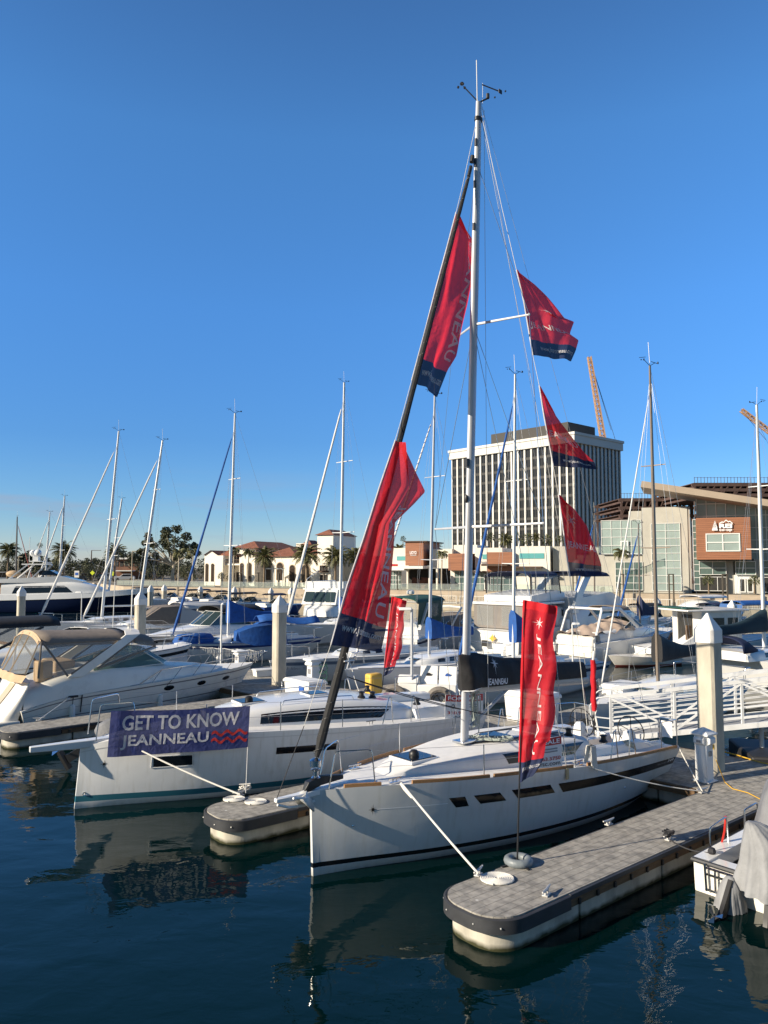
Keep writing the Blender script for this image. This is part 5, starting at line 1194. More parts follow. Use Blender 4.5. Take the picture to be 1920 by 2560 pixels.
# deck forward of the cockpit, side decks, cockpit well
XC = 6.45
deck_mesh(nb, NH, DECKW, x1=XC)
mb = MB()
for s in (-1, 1):
    def sd_(a, b, s=s): u = NH.at_x(XC)+(1-NH.at_x(XC))*a; x, y, z = NH.pt(u, 1, s); h = NH.half(u, 1); k = .56+.44*b; return (x, h*k*s*.995, NH.sheer(u)-.015+.05*(1-k*k))
    mb.grid(sd_, 10, 3)
mb.build('side_deck', DECKW, nb)
mb = MB(); mb.grid(lambda a, b: (XC+(9.2-XC)*a, (2*b-1)*.95, .72), 6, 4); mb.build('cockpit_sole', TEAK, nb)
mb = MB()
for s in (-1, 1):
    prof = [(.50, .74), (.50, 1.12), (.88, 1.16), (.90, 1.40), (1.06, 1.44), (1.16, 1.38), (1.22, 1.16)]
    mb.rings([[(x, y*s*(1-.02*max(0, x-7)), z-(x-XC)*.055-(.12 if z > 1.3 and x > 8.7 else 0)) for y, z in prof] for x in (XC-.1, 7, 7.6, 8.2, 8.75, 9.2)], closed=False, caps=True)
mb.build('cockpit_coaming', GEL, nb)
mb = MB(); mb.box((9.2, 0, .95), (.1, 2.7, .28)); mb.build('transom', GEL, nb, bevel=.03)
NC = Cab(NH, [(1.45, .22), (1.9, .42), (2.6, .64), (3.7, .92), (5, 1.06), (6.5, 1.02)], [(1.45, .02), (1.9, .14), (2.6, .22), (3.7, .31), (5, .37), (6.5, .36)])
cab = NC.build(nb, DECKW, 34)
for s in (-1, 1):
    f = lambda a, b, o, s=s: NC.pt(a, b, s, o)
    panel(nb, f, (3.95, 5.9, 3.85, 6.35, .10, .42), DGLASS, 'cabin_window', 16, parent=cab)
def rdk(x, y): return NC.pt(x, 1-abs(y)/max(.05, itp(NC.tw, x))*.42, 1 if y > 0 else -1)[2]
def hatch(root, x, y, z, lx, ly, lid=True, tilt=0.0):
    o = None; mb = MB(); mb.box((0, 0, .02), (lx+.08, ly+.08, .06)); fr = mb.build('hatch_frame', GEL, root, bevel=.012); fr.location = (x, y, z)
    mb = MB(); mb.box((0, 0, .055), (lx, ly, .02)); g = mb.build('hatch_pane', DGLASS, fr, ang=0, bevel=.008); return fr
h1 = hatch(cab, 2.32, 0, rdk(2.32, 0)-.02, .62, .6); mb = MB(); mb.lathe([(.02, 0), (.10, 0), (.10, .05), (.06, .10), (.02, .11)], (0, 0, .065), 14); mb.build('hatch_vent', BLKP, h1)
h2 = hatch(cab, 4.55, 0, rdk(4.55, 0)-.02, .5, .5)
mb = MB(); mb.box((5.9, 0, rdk(5.9, 0)+.02), (.75, .75, .05)); mb.build('sliding_hatch', GEL, cab, bevel=.02)
for s in (-1, 1):       # toe rails in teak
    mb = MB()
    for a, b in ((.055, .118), (.175, .335), (.345, .555), (.60, .985)):
        n = 12; mb.rings([[Vector(NH.pt(a+(b-a)*i/n, 1, s))+Vector((0, -s*k, z)) for k, z in ((.004, -.02), (.004, .055), (.034, .06), (.04, -.02))] for i in range(n+1)])
    mb.build('toe_rail', TEAK, nb, ang=40)
# rails
for s in (-1, 1):
    z = Vector((0, 0, .62)); a = Vector(NH.pt(.03, 1, s)); b = Vector(NH.pt(.11, 1, s)); a.y *= .85; b.y -= .05*s
    rail_tube(nb, [a, a+z+Vector((.14, .0, 0)), b+z+Vector((-.08, 0, 0)), b], .0125, STEEL, 'pulpit')
for u in (.325, .565):
    for s in (-1, 1): p = Vector(NH.pt(u, 1, s)); p.y -= .05*s; mb = MB(); mb.tube([p, p+Vector((0, 0, .6))], .0125, 7); mb.build('stanchion', STEEL, nb)
for s in (-1, 1):
    for u in (.69, .765):
        p = Vector(NH.pt(u, 1, s)); q = Vector(NH.pt(u+.03, 1, s)); p.y -= .06*s; q.y -= .06*s; m_ = (p+q)/2+Vector((.03*(1 if u < .7 else -1), 0, .6))
        rail_tube(nb, [p, m_+Vector((-.03, 0, 0)), m_+Vector((.03, 0, 0)), q], .0125, STEEL, 'gate_stanchion')
    P = [Vector(NH.pt(.11, 1, s))+Vector((-.08, -.05*s, .6))]+[Vector(NH.pt(u, 1, s))+Vector((0, -.05*s, .59)) for u in (.325, .565, .705, .78, .925)]
    for f in (1, .52): mb = MB(); mb.tube([p-Vector((0, 0, .59*(1-f))) for p in P], .0035, 4, caps=False); mb.build('lifeline', WIRE, nb)
    p = [Vector(NH.pt(u, 1, s)) for u in (.915, .965, .995)]
    for q in p: q.y -= .06*s
    z = Vector((0, 0, .62)); rail_tube(nb, [p[0], p[0]+z, p[2]+z+Vector((0, -.0*s, 0)), p[2]], .0125, STEEL, 'pushpit'); rail_tube(nb, [p[2]+z, p[2]+z+Vector((0, -.45*s, 0)), p[2]+Vector((0, -.45*s, .05))], .0125, STEEL, 'pushpit')
sheet(nb, [(9.25, -1.3, 1.25), (9.25, -1.02, 1.25), (9.25, -1.02, 1.62), (9.25, -1.3, 1.62)], PEDW, 'lifebuoy_holder')
# wheels
for s, px_, py_ in ((-1, 1587, 1825), (1, 1454, 1806)):
    c = NB.ony(px_, py_, .62*s); c.x = min(c.x, 8.6); hub = Vector(c)
    mb = MB(); mb.ring(hub, (1, 0, .12), .35, .013, 32, 7)
    for k in range(5):
        an = 2*math.pi*k/5+.3; mb.tube([hub, hub+Vector((0, math.cos(an)*.345, math.sin(an)*.345))], .009, 5)
    mb.ball(hub, .045, 8); o = mb.build('steering_wheel', BLKP, nb)
    mb = MB(); mb.rings([[(c.x-.06+dx*w_, s*.62+dy*w_, z) for dx, dy in ((-.14, -.12), (-.2, 0), (-.14, .12), (.1, .12), (.1, -.12))] for z, w_ in ((.72, 1.2), (1.15, 1), (1.38, .8), (c.z+.03, .45))]); mb.build('helm_pedestal', GEL, nb, ang=30)
# winches and lines
for x, y in ((6.25, -.62), (6.25, .62), (7.0, -.98), (7.0, .98)):
    z = rdk(6.25, .62) if x < 6.5 else 1.42; mb = MB(); mb.lathe([(.09, 0), (.095, .03), (.06, .06), (.055, .12), (.085, .15), (.03, .17)], (x, y, z), 12); mb.build('winch', BLKP, nb)
mb = MB()
for y in (-.62, -.52, -.42, .42, .52): mb.tube([(3.75, y*.25, rdk(3.75, .1)+.02), (4.5, y*.8, rdk(4.5, y*.8)+.025), (6.2, y, rdk(6.2, y)+.03)], .009, 5)
mb.build('deck_line', BLKP, nb)
mb = MB(); rnd = random.Random(3)
for k in range(5):
    c = Vector((3.95+.12*k, .05-.12*k, rdk(4, .1)+.03)); mb.tube([c+Vector(((.14+.05*rnd.random())*math.cos(t*.7), (.12+.05*rnd.random())*math.sin(t*.7), .012*rnd.random()+.002*t)) for t in range(28)], .008, 5)
mb.build('coiled_halyard', mat('grey_green_rope', (.36, .40, .36), .9, var=.2, vs=50), nb)
mb = MB()
for k in range(14):
    y = rnd.uniform(-.07, .07); x = 3.86+rnd.uniform(0, .2); mb.tube([(x, y, 2.85), (x+.03+rnd.uniform(-.06, .06), y*1.6, 2.45), (x+rnd.uniform(-.03, .1), y*1.5, 2.2-.35*rnd.random())], .012, 5)
mb.build('halyard_bunch', mat('grey_green_rope', (.36, .40, .36), .9, var=.2, vs=50), nb)
# mast, boom, furled headsail
MBs, MTp = Vector((3.68, 0, 1.74)), Vector((4.27, 0, 15.5))
md_ = MTp-MBs; mb = MB(); mb.tube([MBs, MBs+md_*.75, MBs+md_*.93, MTp], [.10, .10, .085, .075], 14, flat=.68); mast = mb.build('mast', ALU, nb)
mb = MB(); mb.box(MBs+Vector((0, 0, .01)), (.4, .3, .05)); mb.build('mast_step', STEEL, mast, bevel=.01)
for f, l in ((.633, 1.02), (.317, 1.42)):
    p = MBs+md_*f
    for s in (-1, 1):
        mb = MB(); q = p+Vector((.48, s*l*1.1, .03)); mb.tube([p, q], [.032, .022], 8, flat=.6); mb.ball(q, .03, 6); mb.build('spreader', ALU, mast)
SU = lambda s: MBs+md_*.633+Vector((.48, s*1.02*1.1, .03)); SLo = lambda s: MBs+md_*.317+Vector((.48, s*1.42*1.1, .03))
for s in (-1, 1):
    cpl = Vector(NH.pt(.535, 1, s))+Vector((0, -.02*s, 0)); wires(nb, [(cpl, SLo(s)), (SLo(s), SU(s)), (SU(s), MBs+md_*.895), (cpl, MBs+md_*.625), (SLo(s), MBs+md_*.63)], .0065, STEEL)
    mb = MB(); mb.box(Vector(NH.pt(.535, .93, s, .02)), (.09, .02, .22)); mb.build('chainplate_cover', mat('brass_plate', (.42, .34, .2), .5, metal=.3), nb, bevel=.008)
wires(nb, [((9.1, -.9, 1.2), MTp-Vector((-.1, 0, .05))), ((9.1, .9, 1.2), MTp-Vector((-.1, 0, .05)))], .004, WIRE, 'backstay')
wires(nb, [(MBs+md_*.97+Vector((.12, 0, 0)), Vector((7.75, 0, 2.9))), (MBs+md_*.99+Vector((.14, -.03, 0)), Vector((4.15, -.22, 1.75)))], .005, mat('topping_lift', (.55, .55, .53), .8), 'topping_lift')
wires(nb, [(MBs+md_*.9+Vector((-.1, 0, 0)), Vector((.05, 0, 1.6)))], .008, WIRE, 'forestay')
furl(nb, (.08, 0, 1.98), (3.95, 0, 13.75), .082, .040, FURLK, wrap=(mat('faded_spiral', (.16, .155, .15), .8), 46, .006), n=40)
mb = MB(); mb.tube([(.03, 0, 1.45), (.05, 0, 1.62)], .03, 7); mb.lathe([(.03, 0), (.085, .02), (.05, .05), (.05, .13), (.085, .16), (.03, .18)], (.06, 0, 1.62), 14); mb.build('furling_drum', STEEL, nb)
mb = MB(); a = MBs+md_*.9; mb.tube([Vector((3.93, 0, 13.7)), Vector((4.0, 0, 13.95))], .035, 8); mb.tube([Vector((4.03, 0, 14.05)), Vector((4.06, 0, 14.2))], .05, 8); mb.build('halyard_swivel', BLKP, nb)
mb = MB(); mb.tube([MTp+Vector((-.05, 0, 0)), MTp+Vector((-.06, 0, .95))], .011, 6); mb.tube([MTp+Vector((.12, 0, 0)), MTp+Vector((.13, 0, .5))], .005, 5); mb.build('antenna', WMAST, mast)
mb = MB(); mb.tube([MTp, MTp+Vector((-.27, .2, .36))], .014, 5); c = MTp+Vector((-.3, .22, .42)); mb.ball(c, (.05, .05, .035), 8)
for k in range(3): mb.ball(c+Vector((.085*math.cos(k*2.1), .085*math.sin(k*2.1), -.06)), .03, 6)
e = MTp+Vector((.16, -.12, .1)); mb.tube([MTp, e], .02, 6); mb.tube([e, e+Vector((0, 0, .1))], .04, 7); c = e+Vector((.08, -.1, .2)); mb.tube([c+Vector((-.2, .16, .1)), c+Vector((.1, -.06, -.04))], .014, 5); mb.box(c+Vector((.13, -.08, -.05)), (.1, .014, .09)); mb.ball(e+Vector((.3, -.25, .16)), .022, 6); mb.ball(e+Vector((.12, -.1, .02)), .022, 6)
mb.build('wind_instruments', BLKP, mast)
mb = MB(); mb.box(MBs+md_*.415+Vector((-.14, -.02, 0)), (.08, .1, .16)); mb.ball(MBs+md_*.36+Vector((-.11, 0, 0)), (.05, .05, .09), 8); mb.build('steaming_light', BLKP, mast)
for f in (.895, .86, .93, .79): mb = MB(); mb.box(MBs+md_*f+Vector((-.085, -.02, 0)), (.04, .05, .16)); mb.build('sheave_box', BLKP, mast)
mb = MB(); mb.tube([MBs+md_*.968, MBs+md_*.974], .103, 14, flat=.7); mb.build('mast_band', BLKP, mast)
B0, B1 = Vector((3.85, 0, 2.80)), Vector((7.78, 0, 2.60))
mb = MB(); mb.tube([B0, B1], [.12, .105], 12, flat=.62); boom = mb.build('boom', mat('boom_grey', (.40, .41, .42), .45, metal=.3), nb)
cv0, cv1 = Vector((3.53, 0, 2.9)), Vector((7.62, 0, 2.72))
def cover(u, v):
    """u along the boom, v round the section from starboard skirt over the top to port skirt"""
    x = cv0.x+(cv1.x-cv0.x)*u; zb = 2.86-.16*u-.06*max(0, 1-u*9); h = .33+.36*max(0, 1-u*1.15)**1.1; w_ = (.115+.09*(1-u)+.03*max(0, 1-u*8))*min(1, math.sqrt(u*24+.02))
    a = math.pi*(1.12-1.24*v); y = math.cos(a)*-w_*-1; z = zb+max(-.06, math.sin(a))*h
    fold = .016*math.sin(9*u*6.28*(.3+u)+v*5)*(1-u)+(.030*math.sin(30*v+u*40))*max(0, 1-u*5)*min(1, u*30)
    z += .02*math.sin(u*16)*max(0, math.sin(a)); y += fold*(1 if y > 0 else -1)
    return Vector((x+.10*max(0, 1-u*12)*(1-math.sin(max(0, a)))*.5, y, z))
mb = MB(); mb.grid(cover, 44, 22); mb.add([cover(0, j/22) for j in range(23)], [tuple(range(23))]); mb.add([cover(1, j/22) for j in range(23)], [tuple(range(23))]); cov = mb.build('sail_cover', BLACKC, nb, ang=70)
mb = MB(); mb.tube([cover(i/12*.12, 0.01) for i in range(13)], .010, 5); mb.tube([cover(i/12*.12, .99)+Vector((0, -.004, -.004)) for i in range(13)], .010, 5); mb.build('cover_piping', WLET, cov)
cs = lambda u, v: cover(.05+.5*u, .02+.44*v)+Vector((0, -.034, .006))
emblem(cs, (.33, .66), .062, .30, mat('silver_print', (.55, .56, .58), .5), cov); lettering('JEANNEAU', (.20, .13, .50, .30), lambda u, v: cs(u+.04*v, v), WLET, cov, nx=6, ny=2, bold=.01)
mb = MB(); mb.tube([(3.85, 0, 2.02), (5.0, 0, 2.66)], .035, 8); mb.build('boom_vang', mat('boom_grey', (.40, .41, .42), .45), nb)
for s in (-1, 1):
    mb = MB(); mb.tube(catenary(NB.ony(868, 1692, 0), (6.2, s*.98, 1.78), .12, 10), .009, 5); mb.build('jib_sheet', DWIRE, nb)
mb = MB(); c = NB.ony(872, 1652, -.1)
for k in range(6): an = k*1.05; mb.tube([c, c+Vector((.11*math.cos(an), -.01, .16*math.sin(an)))], .012, 4)
mb.build('clew_patch', WLET, nb)
# bow fitting, sprit and anchor
tip = NB.ony(688, 2003, 0)
mb = MB(); mb.rings([[(x, -w_, z-h), (x, w_, z-h), (x, w_, z), (x, -w_, z)] for x, w_, z, h in ((.75, .09, 1.47, .05), (.1, .10, 1.46, .1), (-.3, .075, 1.43, .09), (tip.x, .045, tip.z+.04, .07))]); mb.build('bowsprit', GEL, nb, bevel=.012)
mb = MB(); mb.tube([(-.72, -.03, 1.33), (-.5, -.04, 1.25), (-.2, -.05, 1.23), (0, -.06, 1.27)], .022, 8); mb.build('bow_hose', WHTP, nb)
mb = MB(); mb.rings([[(.62, -.05, 1.60), (.62, .05, 1.60), (.62, .05, 1.53), (.62, -.05, 1.53)], [(.15, -.05, 1.66), (.15, .05, 1.66), (.15, .05, 1.5), (.15, -.05, 1.5)], [(-.12, -.07, 1.60), (-.12, .07, 1.60), (-.12, .07, 1.44), (-.12, -.07, 1.44)], [(-.2, -.03, 1.45), (-.2, .03, 1.45), (-.2, .03, 1.36), (-.2, -.03, 1.36)]])
mb.build('anchor_stock', BLKP, nb, bevel=.01)
mb = MB(); mb.add([(-.12, -.01, 1.50), (-.30, -.2, 1.34), (-.12, -.24, 1.16), (.02, -.02, 1.20), (-.30, .2, 1.34), (-.12, .24, 1.16), (-.36, 0, 1.40)], [(0, 1, 2, 3), (0, 4, 5, 3), (0, 6, 1), (0, 6, 4)]); an = mb.build('anchor', mat('galvanised_anchor', (.58, .58, .56), .5, metal=.4), nb, ang=20); q = an.modifiers.new('thick', 'SOLIDIFY'); q.thickness = .025
mb = MB(); mb.tube([(-.16, -.12, 1.36), (-.52, -.2, 1.44)], .02, 8); mb.build('anchor_bar', WHTP, nb)
for u, s in ((.15, -1), (.15, 1), (.585, -1)):
    p = Vector(NH.pt(u, 1, s)); p.y -= .13*s; mb = MB(); mb.box(p+Vector((0, 0, .01)), (.22, .07, .03)); mb.tube([p+Vector((-.15, 0, .08)), p+Vector((.15, 0, .08))], .016, 6); mb.tube([p+Vector((-.04, 0, 0)), p+Vector((-.04, 0, .08))], .014, 6); mb.tube([p+Vector((.04, 0, 0)), p+Vector((.04, 0, .08))], .014, 6); mb.build('deck_cleat', STEEL, nb)
pgt = Vector(NH.pt(.6, 1, -1)); mb = MB(); rnd = random.Random(9)
for k in range(6): mb.tube([pgt+Vector((-.1+.02*k, .02, .08)), pgt+Vector((-.07+.025*k, -.03, .42)), pgt+Vector((.02+.03*k, -.06, .38)), pgt+Vector((.06+.035*k, -.05, .0-.03*k))], .014, 6)
mb.build('rope_hank', ROPEW, nb)
mb = MB()
for k in range(7): c = Vector((7.5+.03*k, -1.13, 1.36)); mb.tube([c+Vector((0, 0, .04)), c+Vector((.12, -.05-.01*k, -.06)), c+Vector((.30, -.03, -.13-.02*k)), c+Vector((.18, 0, -.02))], .010, 5)
mb.build('sheet_hank', mat('grey_green_rope', (.36, .40, .36), .9), nb)
# ---------------------------------------------------------------- banner boat
LB = Fr((-6.77, 17.02), 33)
LH = Hull(10.6, 3.6, [(0, 1.32), (.06, 1.45), (.25, 1.5), (.5, 1.42), (.75, 1.3), (1, 1.2)], stem=.1, trake=-.2, wlen=.96, flare=.5)
lb_ = thing('sailboat', 'mastless white sailing yacht with teal boot stripe wearing a blue banner on its bow', 'sailboat', LB.o, LB.ang)
hull = hull_mesh(lb_, LH, [HULLW, TEALS], [BL(-.35, 0, 0), BL(0, 0, 0), BL(.13, 0, 0), BL(.14, 0, 1), BL(.27, 0, 0), BL(.28, 0, 0), BL(0, .4, 0), BL(0, .6, 0), BL(0, .78, 0), BL(0, .89, 0), BL(0, .9, 0), BL(0, 1, 0)], nu=50)
for s in (-1, 1):
    f = lambda u, t, o, s=s: LH.pt(u, t, s, o)
    for a in ((.142, .219, .14, .216, .555, .70), (.396, .54, .395, .54, .63, .737)): panel(lb_, f, a, DGLASS, 'hull_window', 10, .006, parent=hull)
    a = (.142, .219); fr = [(.138, .545), (.222, .54), (.219, .712), (.137, .712)]
    mb = MB(); mb.tube([LH.pt(u, t, s, .006) for u, t in fr+fr[:1]], .010, 5); mb.build('window_rim', GEL, hull)
emblem(lambda u, v: Vector(LH.pt(u, v, -1, .006)), (.047, .655), .0075, .07, BLET, hull, inner=.22)
mb = MB(); mb.ring(LH.pt(.016, .23, -1, .01), (.3, -1, 0), .03, .012, 12, 5); mb.build('bow_eye', STEEL, hull)
panel(lb_, lambda u, t, o: LH.pt(u, t, -1, o), (.0, .99, .0, .99, .905, .92), mat('pale_grey_line', (.62, .62, .61), .4), 'rub_line', 30, .008, parent=hull)  # narrow strip slightly greyer than the hull, just below the sheer
deck_mesh(lb_, LH, DECKW)
LC = Cab(LH, [(2.4, .35), (3.1, .72), (4.2, 1.0), (6, 1.22), (7.6, 1.3), (8.6, 1.1)], [(2.4, .03), (3.1, .22), (4.2, .42), (6, .52), (7.2, .48), (8.0, .36), (8.6, .12)], [(1, 0), (.97, .35), (.94, .62), (.87, .85), (.74, .97), (.4, 1.03), (0, 1.06)])
cab = LC.build(lb_, GEL, 34)
for s in (-1, 1): panel(lb_, lambda a, b, o, s=s: LC.pt(a, b, s, o), (3.95, 7.15, 4.0, 7.55, .08, .40), DGLASS, 'cabin_window', 22, parent=cab)
def rd(x, y): return LC.pt(x, 1-abs(y)/max(.05, itp(LC.tw, x))*.42, 1 if y > 0 else -1)[2]
h = hatch(cab, 4.1, .1, rd(4.1, 0)-.02, .6, .6); mb = MB(); mb.lathe([(.02, 0), (.10, 0), (.10, .05), (.06, .09), (.02, .1)], (0, 0, .065), 12); mb.build('hatch_vent', BLKP, h)
hatch(cab, 5.9, 0, rd(5.9, 0)-.02, .5, .5)
mb = MB(); mb.box((3.1, .1, rd(3.1, .1)+.03), (.34, .5, .06)); mb.build('mast_base_plate', GEL, cab, bevel=.01); mb = MB()
for k in range(5): mb.box((3.06+.03*k, -.06+.08*k, rd(3.1, .1)+.09), (.16, .05, .06))
mb.build('deck_organiser', BLKP, cab)
for x, y in ((6.9, -.72), (6.9, .72), (7.25, -.7), (8.3, -1.25), (8.3, 1.25)): mb = MB(); mb.lathe([(.10, 0), (.105, .03), (.065, .07), (.06, .13), (.09, .16), (.03, .18)], (x, y, (rd(x, y) if x < 7.5 else 1.62)), 12); mb.build('winch', BLKP, lb_)
for s in (-1, 1):
    rail_tube(cab, [Vector((x, s*itp(LC.tw, x)*.72, rd(x, itp(LC.tw, x)*.72)+z)) for x, z in ((4.6, 0), (4.65, .1), (5.6, .1), (6.5, .1), (6.55, 0))], .013, STEEL, 'grab_rail')
mb = MB()
for s in (-1, 1): mb.rings([[(x, s*y, z) for y, z in ((1.0, 1.25), (1.02, 1.5-.06*max(0, x-9)), (1.3, 1.52-.06*max(0, x-9)), (1.42, 1.25))] for x in (8.2, 9, 9.8, 10.4)], closed=False)
mb.build('cockpit_coaming', GEL, lb_)
tip = LB.ony(74, 1868, 0)
mb = MB(); mb.rings([[(x, -w_, z-h), (x, w_, z-h), (x, w_, z), (x, -w_, z)] for x, w_, z, h in ((.9, .12, 1.47, .05), (.25, .13, 1.46, .16), (-.1, .11, 1.46, .16), (tip.x, .06, tip.z+.01, .12))]); mb.build('bowsprit', GEL, lb_, bevel=.015)
for s in (-1, 1):
    a = LB.vpl((.3, -.4), (4.2, -1.6), 240, 1852); a.y = abs(a.y)*s; b = Vector((a.x+1.0, (abs(a.y)+.32)*s, 1.48)); z = Vector((0, 0, .72))
    rail_tube(lb_, [a, a+z+Vector((.08, 0, .05)), b+z+Vector((-.28, -.06*s, .1)), b+z+Vector((-.25, -.04*s, -.15))], .014, STEEL, 'pulpit')
    for u in (.24, .40, .55): p = Vector(LH.pt(u, 1, s)); p.y -= .05*s; mb = MB(); mb.tube([p, p+Vector((0, 0, .66))], .0125, 7); mb.build('stanchion', STEEL, lb_)
    for u in (.66, .745):
        p = Vector(LH.pt(u, 1, s)); q = Vector(LH.pt(u+.03, 1, s)); p.y -= .06*s; q.y -= .06*s; k = .035 if u < .7 else -.035; m_ = (p+q)/2+Vector((k*2, 0, .66))
        rail_tube(lb_, [p, m_+Vector((-.03, 0, 0)), m_+Vector((.03, 0, 0)), q], .0125, STEEL, 'gate_stanchion')
    P = [b+z+Vector((-.28, -.06*s, .1))]+[Vector(LH.pt(u, 1, s))+Vector((0, -.05*s, .65)) for u in (.24, .40, .55, .68, .76, .93)]
    for f in (1, .5): mb = MB(); mb.tube([p-Vector((0, 0, .65*(1-f))) for p in P], .0035, 4, caps=False); mb.build('lifeline', WIRE, lb_)
    p = [Vector(LH.pt(u, 1, s)) for u in (.92, .995)]; z = Vector((0, 0, .66)); rail_tube(lb_, [p[0], p[0]+z, p[1]+z, p[1]], .0125, STEEL, 'pushpit')
    p = Vector(LH.pt(.63, 1, s)); p.y -= .12*s; mb = MB(); mb.tube([p+Vector((-.14, 0, .09)), p+Vector((.14, 0, .09))], .016, 6); mb.tube([p+Vector((-.05, 0, 0)), p+Vector((-.05, 0, .09))], .014, 6); mb.tube([p+Vector((.05, 0, 0)), p+Vector((.05, 0, .09))], .014, 6); mb.build('deck_cleat', STEEL, lb_)
# ---------------------------------------------------------------- banner
def pxmap(fr, A, B_, tl, tr, br, bl, amp=.02, off=0.0):
    c = [fr.w(*fr.vpl(A, B_, *p)) for p in (tl, tr, br, bl)]; wa, wb = fr.w(*A), fr.w(*B_); n = (wb-wa).cross(Vector((0, 0, 1))).normalized()
    if n.y > 0: n = -n
    def f(u, v, o=0.0):
        p = c[3].lerp(c[2], u).lerp(c[0].lerp(c[1], u), v)
        return p+n*(o+off+amp*(math.sin(u*11+v*3)+.6*math.sin(v*7+u*23))+amp*1.5*math.exp(-((u-.06)/.05)**2))-Vector((0, 0, 1))*.03*math.sin(math.pi*u)*(.4+.6*v)
    return f
bm_ = pxmap(LB, (.55, -.62), (3.5, -1.52), (278, 1776), (625, 1764), (619, 1868), (268, 1892), .014, .03)
bn = thing('banner', 'blue cloth banner with white words and red waves tied along the bow rail', 'banner', bm_(0, 0))
def rel(f, root, o=0.0): l = Vector(root.location); return lambda u, v: f(u, v, o)-l
mb = MB(); mb.grid(rel(bm_, bn), 44, 16); mb.build('cloth', BANB, bn, ang=0, fix=False)
lettering('GET TO KNOW', (.085, .56, .925, .89), rel(bm_, bn, .006), FWHT, bn, 20, 4, .022); lettering('JEANNEAU', (.085, .14, .705, .46), rel(bm_, bn, .006), FWHT, bn, 16, 4, .022)
g = rel(bm_, bn, .006)
mb = MB()
for v0 in (.39, .22):
    n = 60; vs = []
    for i in range(n+1):
        u = .725+.265*i/n; c = v0+.045*math.sin(i/n*6.28*2.9); vs += [g(u, c-.035), g(u, c+.035)]
    mb.add(vs, [(2*i, 2*i+2, 2*i+3, 2*i+1) for i in range(n)])
mb.build('wave_mark', BANR, bn, ang=0, fix=False)
# ---------------------------------------------------------------- flags
def flag(label, hoist, fly, Y0, Y1, rows=26, cols=14, amp=.05, navy=.13, fr=None, y0=0.0, fold=None, texts=(), star=None, ridge=None, seed=1, name='flag', group='red flags on the halyards', turn=0, Yf=None, curl=None):
    """hoist / fly: pixel edges from top to bottom, given world depth, then real cloth between"""
    ht = [(i/(len(hoist)-1), p) for i, p in enumerate(hoist)]; 
    def edge(l, v):
        k = v*(len(l)-1); i = min(int(k), len(l)-2); t = k-i; return (l[i][0]+(l[i+1][0]-l[i][0])*t, l[i][1]+(l[i+1][1]-l[i][1])*t)
    ph = seed*1.7
    def pos(p, u, v):
        if fr: return fr.w(*fr.ony(p[0], p[1], y0))
        return aty(p[0], p[1], Y0+(Y1-Y0)*u)
    nrm = (fr.b*-1 if fr else Vector((.15, -1, 0)).normalized())
    def f(u, v, o=0.0):
        w_ = 1-v; a = edge(hoist, w_); b = edge(fly, w_); p = pos((a[0]+(b[0]-a[0])*u, a[1]+(b[1]-a[1])*u), u, v)
        k = amp*(math.sin(u*9+v*6+ph)+.6*math.sin(u*17-v*4+ph*2)+.4*math.sin(v*13+u*5))*min(1, u*2.5)
        if ridge: k += ridge[1]*math.exp(-((u-ridge[0](w_))/ridge[2])**2)
        return p+nrm*(k+o)
    r = thing(name, label, 'flag', f(0, 1), 0, group); L0 = Vector(r.location)
    n1 = max(2, int(rows*navy))
    mb = MB(); mb.grid(lambda u, v: f(u, navy+(1-navy)*v)-L0, cols, rows); mb.build('red_field', FRED, r, ang=80, fix=False)
    mb = MB(); mb.grid(lambda u, v: f(u, navy*v)-L0, cols, n1); mb.build('navy_band', FNAVY, r, ang=80, fix=False)
    g = lambda u, v: f(u, v, .012)-L0
    for s_, rect, tn in texts: lettering(s_, rect, g, FWHT, r, 14, 3, .01, turn=tn)
    if star: emblem(g, star[0], star[1], star[2], FWHT, r)
    mb = MB(); mb.tube([f(0, i/8, .0)-L0 for i in range(9)], .014, 5); mb.build('hoist_tape', FWHT, r, ang=60)
    return r
flag('upper long red flag behind the black furled sail with a navy foot', [(1140, 530), (1116, 622), (1088, 725), (1061, 832), (1029, 951)], [(1153, 551), (1185, 600), (1181, 690), (1168, 762), (1151, 831), (1138, 890), (1118, 925), (1097, 992)], 0, 0, fr=NB, y0=.22, amp=.045, rows=34, texts=(('JEANNEAU', (.70, .20, .92, .90), 1), ('www.jeanneau.com', (.25, .04, .95, .09), 0)), seed=2)
flag('lower long red flag draped round the black furled sail with a navy foot', [(988, 1100), (948, 1218), (909, 1344), (868, 1462), (827, 1612)], [(1012, 1119), (1040, 1180), (1064, 1229), (1034, 1262), (990, 1305), (986, 1373), (978, 1440), (970, 1520), (960, 1585), (950, 1630)], 0, 0, fr=NB, y0=-.10, amp=.02, rows=60, cols=26, navy=.135, texts=(('JEANNEAU', (.66, .17, .92, .66), 1), ('www.jeanneau.com', (.12, .055, .93, .10), 0)), star=((.55, .945), .26, .028), ridge=(lambda w_: .47-.04*w_, .16, .12), seed=3)
flag('highest of the three red flags flying beside the mast, folded at its tip', [(1291, 675), (1308, 745), (1318, 805), (1332, 888)], [(1296, 682), (1335, 715), (1366, 748), (1408, 797), (1437, 803), (1428, 832), (1450, 848), (1442, 876), (1430, 902)], 15.9, 16.3, rows=40, cols=22, amp=.06, navy=.16, texts=(('JEANNEAU', (.05, .27, .97, .36), 0), ('www.jeanneau.com', (.2, .05, .95, .11), 0)), star=((.5, .56), .22, .07), seed=4)
